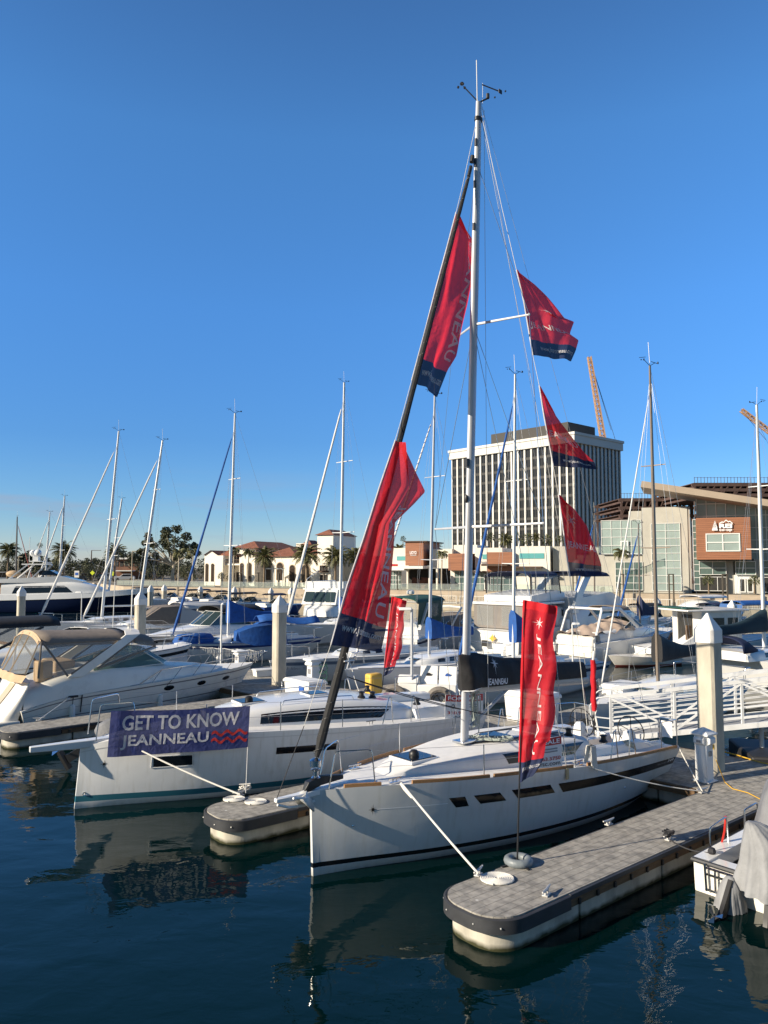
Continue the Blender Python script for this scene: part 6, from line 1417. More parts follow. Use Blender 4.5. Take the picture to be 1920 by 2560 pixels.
flag('middle of the three red flags beside the mast, narrow and pointed', [(1348, 964), (1358, 1030), (1370, 1095), (1383, 1165)], [(1351, 968), (1378, 1020), (1402, 1060), (1430, 1097), (1460, 1135), (1486, 1158), (1494, 1173)], 16.0, 16.4, rows=34, cols=20, amp=.05, navy=.19, texts=(('JEANNEAU', (.06, .36, .95, .46), 0), ('www.jeanneau.com', (.25, .06, .9, .12), 0)), seed=5)
flag('lowest of the three red flags beside the mast with a curled navy foot', [(1396, 1236), (1405, 1300), (1413, 1365), (1425, 1441)], [(1399, 1240), (1437, 1272), (1470, 1315), (1490, 1370), (1500, 1410), (1505, 1437)], 16.1, 16.5, rows=36, cols=20, amp=.06, navy=.16, texts=(('JEANNEAU', (.08, .31, .97, .41), 0), ('www.jeanneau.com', (.2, .05, .95, .11), 0)), star=((.45, .66), .24, .09), seed=6)
def halyard(label, pts, r=.006, m=ROPEW):
    mb = MB(); p0 = Vector(pts[0]); mb.tube([Vector(p)-p0 for p in pts], r, 5, caps=False); o = mb.build('flag_halyard', m); o.location = p0; return tag(o, label, 'rope', 'flag halyards')
halyard('thin white halyard carrying the three red flags beside the mast', [NB.w(*MTp)]+[aty(x, y, Y) for x, y, Y in ((1255, 520, 15.85), (1291, 675, 15.9), (1312, 770, 15.9), (1332, 888, 15.9), (1348, 964, 16), (1366, 1070, 16), (1383, 1165, 16), (1396, 1236, 16.1), (1410, 1340, 16.1), (1425, 1441, 16.1), (1438, 1540, 16.2), (1455, 1700, 16.3), (1466, 1800, 16.35))]+[NB.w(*NH.pt(.61, 1, -1))])
halyard('thin halyard carrying the two long red flags along the forestay', [NB.w(4.15, 0, 14.9)]+[NB.w(*NB.ony(x, y, yy)) for x, y, yy in ((1155, 470, .2), (1141, 528, .22), (1095, 700, .22), (1029, 951, .2), (1000, 1060, 0), (988, 1100, -.1), (909, 1344, -.1), (827, 1612, -.1), (800, 1690, -.06), (765, 1800, -.03), (760, 1815, -.02))])
halyard('dark line from the lower red flag down to the bowsprit tip', [NB.w(*NB.ony(760, 1815, -.02)), NB.w(*NB.ony(692, 1996, 0))], .008, DWIRE)
def feather(label, base, lean, h, w_, l0, weight=True, scale=1.0, shown=True, ang=0.0, group='red feather flags'):
    """pole with a tall narrow flag in a sleeve"""
    r = thing('feather_flag', label, 'flag', base, 0, group); top = Vector((lean, 0, h)); mb = MB(); mb.tube([(0, 0, .02), top*.5, top], [.016, .013, .009], 7); mb.build('pole', mat('pole_black', (.02, .02, .022), .35), r)
    dx = Vector((math.cos(ang), math.sin(ang), 0)); nr = Vector((dx.y, -dx.x, 0))
    def f(u, v, o=0.0):
        p = top*(l0/h+(1-l0/h)*v); ww = w_*(1-.03*math.sin(v*9)+.05*math.sin(v*21))*(1-.55*(1-v)**6 if v < .2 else 1)
        k = .035*math.sin(u*9+v*2.2)*min(1, u*3)+.03*math.sin(v*7+u*3)*u+.02*math.sin(u*15-v*9)
        return p+dx*(ww*u*(1-.05*u))+nr*(k+o)+Vector((0, 0, -.10*u*(1 if v > .5 else .2)+(.17*u*(1-v)**3)))
    mb = MB(); mb.grid(lambda u, v: f(u, .11+.89*v), 16, 50); mb.build('red_field', FRED, r, ang=80, fix=False)
    mb = MB(); mb.grid(lambda u, v: f(u, .11*v), 16, 8); mb.build('navy_band', FNAVY, r, ang=80, fix=False)
    mb = MB(); mb.tube([f(-.0, .11+.89*i/20) for i in range(21)], .026, 8); mb.build('sleeve', FREDS, r); mb = MB(); mb.grid(lambda u, v: f(u, .955+.047*v, .006), 12, 3); mb.build('top_hem', FREDS, r, ang=60, fix=False)
    g = lambda u, v: f(u, v, .008)
    lettering('JEANNEAU', (.43, .14, .57, .83), g, FWHT, r, 16, 4, .0, turn=1); emblem(g, (.5, .89), .24, .036, FWHT, r); lettering('JEANNEAU.COM', (.12, .055, .95, .08), g, FWHT, r, 10, 1)
    if weight:
        mb = MB(); mb.ring((.02, 0, .055), (0, 0, 1), .17, .068, 26, 10); mb.build('water_weight', mat('grey_weight_bag', (.19, .215, .23), .45, var=.1, vs=6, bump=.01, bs=12), r)
        mb = MB()
        for k in range(4): an_ = k*1.57+.5; mb.beam((0, 0, .025), (.3*math.cos(an_), .3*math.sin(an_), .012), .035, .02)
        mb.build('cross_foot', BLKP, r)
    return r
fb_ = atz(1293, 2160, DZ)
feather('tall red feather flag standing on the nearest dock in a grey weight ring', fb_, .17, 4.23, .54, 1.28, ang=R(-14))
q = Vector((-.13, 26.6, DZ)); feather('smaller looking red feather flag on the main dock by the yellow box', q, .0, 3.75, .52, .98, ang=R(-8)).rotation_euler = (0, R(6.5), 0)
r = thing('feather_flag', 'furled red flag on a black pole beyond the white steering wheels', 'flag', (5.33, 19.6, DZ), 0, 'red feather flags')
mb = MB(); mb.tube([(0, 0, 0), (0, 0, 2.5)], .014, 6); mb.build('pole', BLKP, r); mb = MB(); mb.rings([[(.075*(1+.25*math.sin(k*1.8+j))*math.cos(j*.785)*(.9 if 0 < k < 9 else .7), .07*math.sin(j*.785), 1.12+k*.142) for j in range(8)] for k in range(10)]); mb.build('rolled_cloth', FREDS, r, ang=70)
mb = MB(); mb.tube([(0, 0, 2.4), (.03, 0, 2.62)], .03, 6); mb.build('finial', WHTP, r)
# ---------------------------------------------------------------- for sale signs
def sale(label, tl, tr, br, bl, A, B_, fr, site):
    f = pxmap(fr, A, B_, tl, tr, br, bl, .002, .03); r = thing('sale_sign', label, 'sign', f(0, 0), 0, 'for sale signs'); g = rel(f, r); h = rel(f, r, .006)
    mb = MB(); mb.grid(g, 6, 6); o = mb.build('board', PEDW, r, ang=0, fix=False); s_ = o.modifiers.new('thick', 'SOLIDIFY'); s_.thickness = .006; s_.offset = -1
    mb = MB(); mb.grid(lambda u, v: h(.01+.98*u, .74+.25*v), 4, 2); mb.build('red_band', REDLET, r, ang=0, fix=False)
    h2 = rel(f, r, .011); lettering('FOR SALE', (.06, .79, .94, .94), h2, WLET, r, bold=.02); lettering('310.963.3750', (.06, .24, .95, .36), h2, REDLET, r, bold=.015); lettering(site, (.25, .07, .93, .17), h2, BLET, r)
    lettering('YACHT', (.5, .60, .78, .65), h2, GREYLET, r) if 0 else None
    mb = MB(); mb.ring(h2(.2, .55), fr.b, .05, .012, 14, 5); mb.build('emblem', GREYLET, r)
    mb = MB()
    for v in (.62, .53): mb.grid(lambda u, vv: h2(.42+.45*u, v-.02+.04*vv), 2, 1)
    mb.build('small_print', GREYLET, r, ang=0, fix=False); return r
sale('white and red for sale sign on the near boat rail behind the tall red flag', (1310, 1846), (1400, 1838), (1403, 1914), (1313, 1922), (4.3, -1.62), (6, -1.66), NB, 'nesc.com')
sale('white and red for sale sign on the banner boat rail behind the mast', (1112, 1736), (1206, 1733), (1206, 1800), (1110, 1800), (8.4, -1.6), (9.8, -1.6), LB, 'nesc.com')
# ---------------------------------------------------------------- on the near dock
def on_dock(fr_, px_, py_): return atz(px_, py_, DZ)
for px_, py_, rz, lb2 in ((1196, 2188, 60, 'white cleat with the bow rope on the nearest dock tip'), (1522, 2062, 40, 'bare white cleat half way along the near boat side of the dock'), (1366, 2238, 60, 'bare white cleat on the rounded end of the nearest dock'), (1673, 2100, 40, 'cleat with black rope by the small covered skiff'), (1756, 1982, 30, 'cleat at the foot of the power pedestal'), (600, 1990, 40, 'cleat with white rope on the middle dock tip'), (97, 1802, 25, 'cleat beside the tan canvas cruiser stern')): cleat(atz(px_, py_, DZ), R(rz), lb2)
c0 = NB.w(*NH.pt(.153, 1.0, -1)); rope('thick white bow rope from the near boat down to the dock tip cleat', catenary(c0+Vector((0, 0, .03)), atz(1196, 2184, DZ+.08), .02, 12), .019)
mb = MB(); d0 = NB.w(*NH.pt(.153, 1.0, -1)); e0 = atz(1196, 2184, DZ+.08); t = (e0-d0).normalized(); mb.tube([d0-Vector((0, 0, -.02)), d0+t*.12, d0+t*.34, d0+t*.37], [.03, .034, .03, .022], 8); o = mb.build('rope_splice', ROPEW); o.location = (0, 0, 0); tag(o, 'chafe wrapped white rope end at the near boat bow cleat', 'rope', 'mooring lines')
coil('flat white rope coil beside the flag weight on the nearest dock', atz(1244, 2199, DZ), .235)
c0 = NB.w(*NH.pt(.6, .99, -1)); rope('slack white spring line from the near boat to the pedestal cleat', catenary(c0, atz(1752, 1978, DZ+.07), .06, 14), .012)
c0 = NB.w(9.22, -1.45, 1.12); rope('short white stern line from the near boat to the pedestal cleat', catenary(c0, atz(1756, 1978, DZ+.07), .02, 8), .014)
e1 = atz(600, 1986, DZ+.08); rope('white bow rope from the banner boat to the middle dock cleat', catenary(LB.w(*LB.vpl((.55, -.62), (3.5, -1.52), 352, 1876)), e1, .03, 12), .018)
rope('thin white line hanging from the banner corner to the middle dock', [bm_(1, 0)+Vector((0, 0, 0)), e1+Vector((.1, .1, 0))], .007)
coil('flat white rope coil under the knot on the middle dock tip', atz(586, 1999, DZ), .2); coil('second white rope coil nearer the anchor on the middle dock', atz(640, 2006, DZ), .2)
mb = MB(); rnd = random.Random(5); mb.tube([(rnd.uniform(-.12, .12), rnd.uniform(-.1, .1), .03+.12*rnd.random()) for _ in range(26)], .016, 6); o = mb.build('rope_knot', ROPEW, ang=70); o.location = atz(612, 1978, DZ); tag(o, 'knotted heap of white rope on the middle dock tip', 'rope')
mb = MB(); mb.tube([(rnd.uniform(-.09, .09), rnd.uniform(-.08, .08), .03+.12*rnd.random()) for _ in range(22)], .018, 6); o = mb.build('rope_knot', DWIRE, ang=70); o.location = atz(1673, 2096, DZ+.05); tag(o, 'black rope heaped on the cleat by the small skiff', 'rope')
# pedestal, hose
pp = atz(1762, 1952, DZ); r = thing('power_pedestal', 'white dock power pedestal with pyramid cap beside the thick pile', 'power pedestal', pp, R(38))
mb = MB(); mb.box((0, 0, .40), (.28, .28, .80)); mb.box((0, 0, .015), (.4, .4, .03)); mb.build('post', PEDW, r, bevel=.01)
mb = MB()
for s, ax in ((-1, 0), (1, 0), (-1, 1)):
    pr = [(.14, .80), (.14, 1.02), (.22, .96), (.22, .86)]; 
    mb.rings([[((q*s, k, z) if ax == 0 else (k, q*s, z)) for q, z in pr] for k in (-.12, .12)])
mb.box((0, 0, .91), (.285, .285, .22)); mb.build('socket_box', PEDW, r, bevel=.008)
mb = MB(); mb.rings([[(a*k, b*k, z) for a, b in ((-1, -1), (1, -1), (1, 1), (-1, 1))] for k, z in ((.21, 1.02), (.22, 1.06), (.02, 1.18))]); mb.build('cap', PEDW, r, bevel=.006)
mb = MB(); mb.box((-.226, 0, .90), (.008, .1, .05)); mb.box((0, -.15, .62), (.1, .03, .1)); mb.build('outlet', GREYLET, r); mb = MB(); mb.tube([(.05, -.2, .82), (.06, -.2, .72)], .022, 8); mb.build('plug', YEL, r)
pts = [atz(1790, 1900, 1.1), atz(1800, 1925, .85), atz(1812, 1955, DZ+.02), atz(1832, 1972, DZ+.02), atz(1870, 1982, DZ+.02), atz(1905, 2000, DZ+.02), atz(1950, 2030, DZ+.02)]
mb = MB(); p0 = pts[0]; mb.tube([p-p0 for p in pts], .010, 7); o = mb.build('extension_lead', ROPEY, ang=60); o.location = p0; tag(o, 'yellow power cord running from the pedestal across the near dock', 'cord')
pts = [atz(x, y, DZ+.02) for x, y in ((1812, 1880), (1850, 1890), (1880, 1900), (1905, 1907), (1935, 1912))]; mb = MB(); p0 = pts[0]; mb.tube([p-p0 for p in pts], .016, 7); o = mb.build('hose', ROPEY, ang=60); o.location = p0; tag(o, 'yellow hose lying on the main dock behind the thick pile', 'hose')
# ================================================================ the other sailing boats
def m_of(px_): d = _ray(px_, 1414); return d.x/d.y
def sloop_px(label, bow, z, mast, top, L, B, sheer, ang=44, off_=0.0, name='sailboat', **kw):
    p = atz(bow[0], bow[1], z); ca, sa = math.cos(R(ang)), math.sin(R(ang)); m = m_of(mast)
    mx = (m*p.y-p.x)/(ca-m*sa); my = p.y+mx*sa
    t = aty(top[0], top[1], my); b = aty(mast, 1414, my); rake = (t.x-b.x)/ca*.9 if abs(ca) > .2 else 0
    rake = max(-.8, min(1.6, rake))
    return sloop(name, label, (p.x, p.y), ang, L, B, sheer, mx, t.z, rake, **kw)
FW_ = mat('furled_white', (.66, .65, .63), .8, var=.08, vs=8, bump=.008, bs=12)
BSPI = mat('blue_spiral', (.03, .09, .35), .8)
sloop_px('leftmost tall masted white sloop with white furled headsail before the superyacht', (95, 1552), 1.6, 258, (292, 1074), 9.5, 3.2, (1.5, 1.3, 1.2), furlm=FW_, mm=WMAST, spr=((.52, .8, .1),), fr=.09, mr=.11)
sloop_px('white sloop with leaning white furled headsail behind the tan cruiser pile', (200, 1560), 1.55, 346, (405, 1095), 9.5, 3.2, (1.45, 1.25, 1.15), furlm=FW_, mm=WMAST, spr=((.42, .8, .1), (.72, .5, .1)), fr=.09, mr=.11)
S3, H3 = sloop_px('white sloop with blue deck stripes, blue furled headsail and blue sail cover', (425, 1607), 1.25, 573, (587, 1032), 9.2, 3.1, (1.2, 1.05, 1.0), furlm=BLUEC, cover=BLUEC, stripe2=BLUEST, mm=WMAST, spr=((.40, .9, .1), (.70, .6, .1)), fr=.075, boom=3.3, covh=.75, mr=.095, dodger=BLUEC, deckm=DECKB)
sloop_px('sloop with long white furled headsail left of the big red flag', (714, 1561), 1.4, 851, (861, 955), 10, 3.3, (1.4, 1.2, 1.1), furlm=FW_, cover=BLUEC, mm=WMAST, spr=((.36, 1.2, .15), (.66, .9, .15)), fr=.12, mr=.13)
sloop_px('white sloop with blue spiral furled headsail and blue boom cover left of the thick mast', (880, 1668), 1.2, 1072, (1090, 985), 9, 3.0, (1.15, 1.0, .95), furlm=FW_, wrap=(BSPI, 40, .015), cover=BLUEC, mm=ALU, spr=((.36, .75, .12), (.68, .62, .12)), fr=.06, boom=3.0, covh=.55, mr=.085, stripe=NAVYH)
sloop_px('white sloop with navy sheer stripe and blue furled headsail behind the black boom cover', (1140, 1680), 1.3, 1281, (1292, 932), 9, 3.0, (1.25, 1.1, 1.0), furlm=BLUEC, cover=BLUEC, stripe2=NAVYH, mm=WMAST, spr=((.33, .7, .1), (.62, .6, .1)), fr=.07, boom=2.6, covh=.75, mr=.085)
sloop_px('white sloop with bronze mast and black boom cover beyond the white gangway', (1497, 1752), 1.15, 1638, (1624, 915), 8.6, 2.9, (1.1, .95, .9), cover=BLACKC, furlm=FW_, mm=BMAST, spr=((.42, .55, .05), (.68, .45, .05)), fr=.03, boom=3.3, covh=.55, mr=.085)
sloop_px('small sloop with slim blue furled headsail and blue cover right of the lowest red flag', (1420, 1553), 1.2, 1484, (1488, 1282), 7, 2.5, (1.1, .95, .9), furlm=BLUEC, cover=BLUEC, mm=BMAST, spr=((.5, .6, .05),), fr=.09, boom=1.0, covh=.6, mr=.08)
sloop_px('navy hulled small sloop with furled blue headsail and dark cover before the fishing boat', (1535, 1580), 1.2, 1597, (1597, 1310), 7.5, 2.6, (1.1, 1.0, .9), hm=NAVYH, furlm=BLUEC, cover=NAVYC, mm=BMAST, spr=((.5, .7, .05),), fr=.08, boom=1.9, covh=.75, mr=.08)
sloop_px('white sloop with broad reverse transom and dark teal sail cover at the right edge', (2155, 1600), 1.45, 1904, (1893, 1012), 11, 3.6, (1.5, 1.3, 1.2), ang=212, cover=TEALC, mm=WMAST, spr=((.40, .8, -.1), (.66, .6, -.1)), boom=3.4, covh=.6, mr=.11, dodger=NAVYC)
sloop_px('far sloop whose mast stands left of the superyacht domes', (80, 1492), 1.3, 148, (160, 1240), 10, 3, (1.3, 1.1, 1), furlm=FW_, mm=WMAST, spr=((.45, .9, .1), (.7, .6, .1)), fr=.12, mr=.15)
sloop_px('far sloop with the thinner mast just left of its neighbour', (52, 1492), 1.3, 113, (123, 1280), 10, 3, (1.3, 1.1, 1), furlm=FW_, mm=WMAST, spr=((.5, .8, .1),), fr=.09, mr=.13)
sloop_px('far sloop with a slim mast between the two big left masts', (215, 1500), 1.3, 271, (300, 1245), 10, 3, (1.3, 1.1, 1), mm=WMAST, spr=((.42, .9, .1), (.6, .8, .1)), mr=.15)
sloop_px('far dark masted sailboat at the left edge with a rusty red furled sail', (92, 1490), 1.2, 41, (42, 1292), 9, 3, (1.2, 1, 1), ang=150, hm=REDB, mm=mat('black_mast', (.03, .03, .035), .5), furlm=REDB, spr=(), fr=.07, mr=.15)
# grey hulled sloop lying mast-down behind the piles
p = atz(690, 1652, 1.05); r, H = sloop('sailboat', 'grey sided sloop with dark blue sheer band between the pile and the big red flag', (p.x, p.y), 40, 9.5, 3.1, (1.1, 1.0, .95), 4.6, 2.6, 0, hm=GREYH, stripe2=mat('blue_grey_band', (.09, .13, .19), .4), spr=(), group=None, backstay=False, boom=2.6)
q = quadmap(*[Vector(H.pt(u, t, -1, .01)) for u, t in ((.05, .60), (.16, .60), (.05, .72))]); lettering('CF 8810 YL' if 0 else 'CF 6681 YL', (0, 0, 1, 1), q, GREYLET, r)
# second blue foredeck cover
p = S3.matrix_basis @ Vector((1.9, .2, 1.45)); mb = MB(); mb.rings([[(x, y*w_, z*h_) for y, z in ((-1, 0), (-.95, .6), (-.5, 1), (.5, 1), (.95, .6), (1, 0))] for x, w_, h_ in ((-1.2, .25, .2), (-.9, .6, .45), (0, .68, .5), (.8, .6, .45), (1.1, .3, .2))]); o = mb.build('dinghy_cover', BLUEC, ang=60); o.location = atz(487, 1606, 1.15); o.rotation_euler = (0, 0, R(44)); tag(o, 'rounded dark blue canvas cover lashed on the foredeck of the blue striped sloop', 'boat cover')
mb = MB()
def aw(u, v): return (-1.6+3.2*u, -.9+1.8*v, .28*math.sin(math.pi*v)-.12*u*u+.1*math.sin(u*7))
mb.grid(aw, 8, 8); o = mb.build('awning', BLUEC, ang=80); o.location = atz(716, 1551, 2.4); o.rotation_euler = (0, 0, R(20)); tag(o, 'bright blue cockpit awning stretched behind the pile on the blue striped sloop', 'awning'); s_ = o.modifiers.new('thick', 'SOLIDIFY'); s_.thickness = .02
mb = MB(); mb.rings([[(-1.3, y, z) for y, z in ((-.5, 0), (-.4, .5), (.4, .5), (.5, 0))], [(-.6, y, z) for y, z in ((-.8, -.2), (-.6, .75), (.6, .75), (.8, -.2))], [(.6, y, z) for y, z in ((-.8, -.2), (-.6, .85), (.6, .85), (.8, -.2))], [(1.3, y, z) for y, z in ((-.7, -.2), (-.5, .4), (.5, .4), (.7, -.2))]]); o = mb.build('cockpit_cover', BLUEC, ang=70); o.location = atz(650, 1600, 1.35); o.rotation_euler = (0, 0, R(30)); tag(o, 'bright blue tent shaped cover over the cockpit left of the pile', 'boat cover')
# ================================================================ tan topped motor cruiser
TC = Fr((-6.2, 31.6), 222); TH = Hull(8.6, 2.95, [(0, 1.26), (.3, 1.19), (.6, 1.06), (.85, .9), (1, .62)], MOTO_D, MOTO_W, stem=-.95, wlen=.98, flare=.55)
tc = thing('motor_cruiser', 'cream motor cruiser with tan canvas cockpit enclosure and oval portholes', 'motor boat', TC.o, TC.ang)
hull = hull_mesh(tc, TH, [GELW, mat('grey_pinstripe', (.16, .15, .15), .4), mat('dark_bottom', (.03, .03, .04), .6)], [BL(-.3, 0, 2), BL(0, 0, 2), BL(.05, 0, 0), BL(0, .30, 1), BL(0, .335, 0), BL(0, .6, 1), BL(0, .612, 0), BL(0, .86, 1), BL(0, .90, 0), BL(0, 1, 0)], nu=36)
deck_mesh(tc, TH, DECKW)
for u, t in ((.165, .72), (.30, .72), (.455, .74)): ellipse_port(hull, TH, u, t, 1, .17, .075); ellipse_port(hull, TH, u, t, -1, .17, .075)
KC = Cab(TH, [(.6, .25), (1.5, .85), (3, 1.15), (4.6, 1.34), (6.4, 1.42), (7.6, 1.38), (8.5, 1.3)], [(.6, .03), (1.5, .2), (3, .42), (4.4, .62), (6.2, .78), (7.2, .72), (7.9, .6), (8.5, .55)])
cab = KC.build(tc, GELW, 30)
hz = lambda x: KC.pt(x, .5, 1)[2]
windscreen(tc, 3.1, 6.2, 1.72, 2.28, 1.26, .95, VINYL if 0 else WGLASS, GELW, parent=cab)
for s in (-1, 1):      # sloping arch
    mb = MB(); mb.rings([[(x-.26, y*s, z), (x+.26, y*s, z), (x+.24, (y-.12)*s, z), (x-.24, (y-.12)*s, z)] for x, y, z in ((6.9, 1.38, 1.55), (6.1, 1.36, 2.05), (5.2, 1.30, 2.62), (4.85, 1.22, 2.84), (4.75, .9, 2.95), (4.72, .3, 3.0), (4.72, -.01, 3.01))]); mb.build('radar_arch', GELW, tc, ang=40)
mb = MB(); mb.tube([(4.6, .3, 3.0), (4.6, .3, 3.12)], .05, 8); mb.lathe([(.05, 0), (.17, .02), (.17, .07), (.05, .1)], (4.6, .3, 3.1), 14); mb.tube([(4.8, .9, 2.95), (4.75, .92, 4.9)], .012, 5); mb.tube([(4.8, -.7, 2.95), (4.75, -.72, 4.9)], .012, 5); mb.build('antenna', WHTP, tc)
canopy(tc, 4.9, 8.0, 1.26, 2.72, .26, TANC, dz0=.0, dz1=.12, th=.025, skirt=.16)
canopy(tc, 3.95, 4.75, 1.15, 2.55, .22, TANC, dz0=-.05, dz1=.1, name='front_canopy', th=.025, skirt=.12)
mb = MB()
def edge(u, v): a = 2*u-1; return (8.02+.10*v, 1.27*a, 2.83+.26*(1-abs(a)**2.6)-.13*v)
mb.grid(edge, 14, 2); mb.build('canopy_trim', SANDC, tc, ang=60)
for s in (-1, 1):
    side = lambda a, b: Vector((a, s*(1.27 if b > 2.3 else 1.38), b))
    sheet(tc, [side(7.95, 2.70), side(5.5, 2.66), side(7.0, 1.72), side(7.95, 1.60)], VINYL, 'side_window')
    mb = MB()
    for a, b in ((side(7.98, 2.80), side(7.15, 1.60)), (side(5.35, 2.66), side(7.05, 1.66)), (side(7.98, 2.72), side(5.3, 2.70))): mb.tube([a, b], .035, 6, flat=.4)
    mb.tube([side(8.0, 2.8), side(8.1, 1.62)], .035, 6); mb.build('canvas_seam', TANC, tc)
    sheet(tc, [(4.7, 1.2*s, 2.58), (3.95, 1.12*s, 2.45), (3.9, 1.12*s, 2.2), (6.05, 1.36*s, 1.72), (6.05, 1.36*s, 1.95)], VINYL, 'side_window')
    mb = MB()
    for a, b in (((4.9, 1.22*s, 2.6), (6.15, 1.37*s, 1.76)), ((6.15, 1.37*s, 1.76), (3.95, 1.12*s, 2.36)), ((3.95, 1.12*s, 2.5), (3.95, 1.12*s, 2.3))): mb.tube([a, b], .03, 6, flat=.5)
    mb.build('canvas_seam', TANC, tc)
def aftv(u, v): a = 2*u-1; return (8.06+.62*v**1.1*(1-.35*abs(a)**3), 1.27*a*(1+.06*v), 2.80+.24*(1-abs(a)**2.6)*(1-v)-1.02*v)
mb = MB(); mb.grid(aftv, 12, 8); mb.build('aft_curtain', VINYL, tc, ang=80, fix=False)
mb = MB()
for u in (.0, .34, .62, .98): mb.tube([aftv(u, v/8) for v in range(9)], .028, 5, flat=.5)
mb.build('curtain_seam', SANDC, tc); mb = MB()
def skirt(u, v): a = 2*u-1; p = aftv(u, 1); return (p[0]+.16*v+.03*math.sin(u*25), p[1]*(1+.02*v), p[2]-.22*v-.05*abs(a))
mb.grid(skirt, 20, 3); mb.build('canvas_skirt', SANDC, tc, ang=80, fix=False)
def cs2(u, v): x = 6.5+2.1*u; return (x, 1.41-.05*u, KC.pt(x, .5, 1)[2]-.02+.26*v*math.sin(math.pi*min(1, u*1.3)**.8))
mb = MB(); mb.box((7.7, .6, 1.75), (.5, .5, .7)); mb.box((6.9, -.3, 1.7), (.7, 1.4, .6)); mb.build('cockpit_seat', SANDC, tc, bevel=.06)
mb = MB(); mb.box((5.0, .3, 1.75), (.5, .5, .5)); mb.box((5.2, -.5, 1.8), (.6, .6, .55)); mb.build('helm_seat', mat('cream_vinyl', (.66, .60, .45), .6), tc, bevel=.08)
mb = MB()
def qtr(u, v):        # moulded stern sweeping down from the coaming to the platform
    a = math.pi*(.5-v); y = 1.36*math.sin(a)*(1-.10*u); bul = abs(math.cos(a))**.6
    return (8.35+.10*bul+(.30+.65*bul)*u**1.3, y, 1.52-1.22*u**1.15-.04*bul)
mb.grid(qtr, 10, 22); mb.build('transom', GELW, tc, ang=60)
mb = MB(); mb.rings([[(x, -w_, .16), (x, w_, .16), (x, w_, .32), (x, -w_, .32)] for x, w_ in ((8.6, 1.36), (9.3, 1.3), (9.75, 1.05), (9.9, .7))]); pf = mb.build('swim_platform', GELW, tc, bevel=.04); mb = MB(); mb.box((9.4, 0, .335), (.55, 1.9, .02)); mb.build('teak_inlay', mat('teak_light', (.42, .17, .06), .6, var=.2, vs=4, stretch=(20, 1, 1)), pf, ang=0)
panel(tc, lambda a_, f_, o: Vector(qtr(f_, a_))+Vector((.02, 0, .012)), (.40, .52, .40, .52, .95, .12), mat('beige_panel', (.45, .38, .28), .6), 'transom_door')
bow_rail(tc, TH, .015, .62, .42, 7, -.35)
for u, k in ((.46, 0), (.83, 1)): p = Vector(TH.pt(u, .1, 1)); p.y += .12; fender(tc, (p.x, p.y, .40), TH.pt(u, 1, 1, .02))
mb = MB(); mb.box(TH.pt(.83, 1, 1, .01), (.3, .08, .06)); mb.tube([Vector(TH.pt(.80, 1, 1, .03)), Vector(TH.pt(.80, .4, 1, .05))], .02, 6); mb.build('line_bundle', DWIRE, tc)
rope('white stern line from the tan cruiser down to the left dock', [TC.w(*TH.pt(.84, 1, 1, .02)), atz(97, 1800, DZ+.08)], .014)
mb = MB(); mb.ball(atz(42, 1795, .32), (.16, .16, .26), 12); o = mb.build('fender', DWIRE); o.location = (0, 0, 0); tag(o, 'black ball fender between the tan cruiser stern and the left dock', 'fender')
# ================================================================ other motor boats
r, H, C = motor('motor_cruiser', 'white cruiser with black canvas top at the left edge behind the tan cruiser', (-10.2, 37.4), 222, 9.5, 3.1, (1.45, 1.3, 1.0), cab=([(1, .3), (3, 1.1), (5, 1.35), (9.2, 1.4)], [(1, .05), (3, .45), (5, .7), (9.2, .6)]), ws=(3.3, 6.4, 1.9, 2.5, 1.25, 1.0), top=(5.9, 8.8, 1.35, 2.9, .25, BLACKC), stripe=BLACKG)
for s in (-1, 1): sheet(r, [(6.0, 1.35*s, 2.78), (8.7, 1.35*s, 2.78), (8.9, 1.42*s, 1.95), (6.3, 1.42*s, 2.0)], VINYL, 'side_window'); mb = MB(); mb.tube([(6.6, 1.3*s, 2.75), (8.9, 1.42*s, 1.7)], .06, 6); mb.build('canvas_strut', BLACKC, r)
p = aty(345, 1600, 44.0); r, H, C = motor('motor_cruiser', 'white express cruiser with black bimini and framed windscreen behind the blue striped sloop', (p.x, p.y), 44, 10, 3.3, (1.3, 1.2, 1.0), cab=([(.8, .3), (3, 1.05), (5, 1.35), (9.5, 1.42)], [(.8, .04), (3, .4), (5, .62), (9.5, .5)]), ws=(3.5, 6.8, 1.72, 2.5, 1.3, 1.1), top=(4.6, 7.6, 1.35, 2.62, .22, BLACKC), ports=((.12, .72, -1), (.24, .72, -1)), stripe=mat('grey_pinstripe', (.16, .15, .15), .4))
for s in (-1, 1):
    sheet(r, [(4.9, 1.32*s, 2.5), (7.5, 1.34*s, 2.5), (7.6, 1.4*s, 1.75), (6.7, 1.38*s, 1.8)], SGLASS, 'side_window')
sheet(r, [(7.6, -1.33, 2.6), (7.6, 1.33, 2.6), (9.2, 1.3, 1.6), (9.2, -1.3, 1.6)], BLACKC, 'aft_cover')
p = atz(245, 1572, 1.2); r, H, C = motor('motor_cruiser', 'cruiser under a pale grey fitted cover with taupe sides behind the left pile', (p.x, p.y), 40, 9.5, 3.1, (1.3, 1.15, 1.0), cab=([(1, .3), (3, 1.05), (9, 1.35)], [(1, .05), (3, .4), (9, .5)]), top=(5.4, 8.6, 1.4, 2.45, .3, mat('pale_grey_cover', (.42, .43, .45), .8)))
mb = MB(); mb.rings([[(x, y*w_, z) for y, z in ((-1, 1.3), (-1, h_), (1, h_), (1, 1.3))] for x, w_, h_ in ((2.6, .9, 1.7), (3.8, 1.15, 2.5), (5.2, 1.3, 2.55))]); mb.build('side_cover', TANC, r)
sheet(r, [(5.2, -1.35, 2.5), (8.9, -1.4, 1.35), (5.0, -1.38, 1.35)], mat('pale_grey_cover', (.42, .43, .45), .8), 'grey_cover')
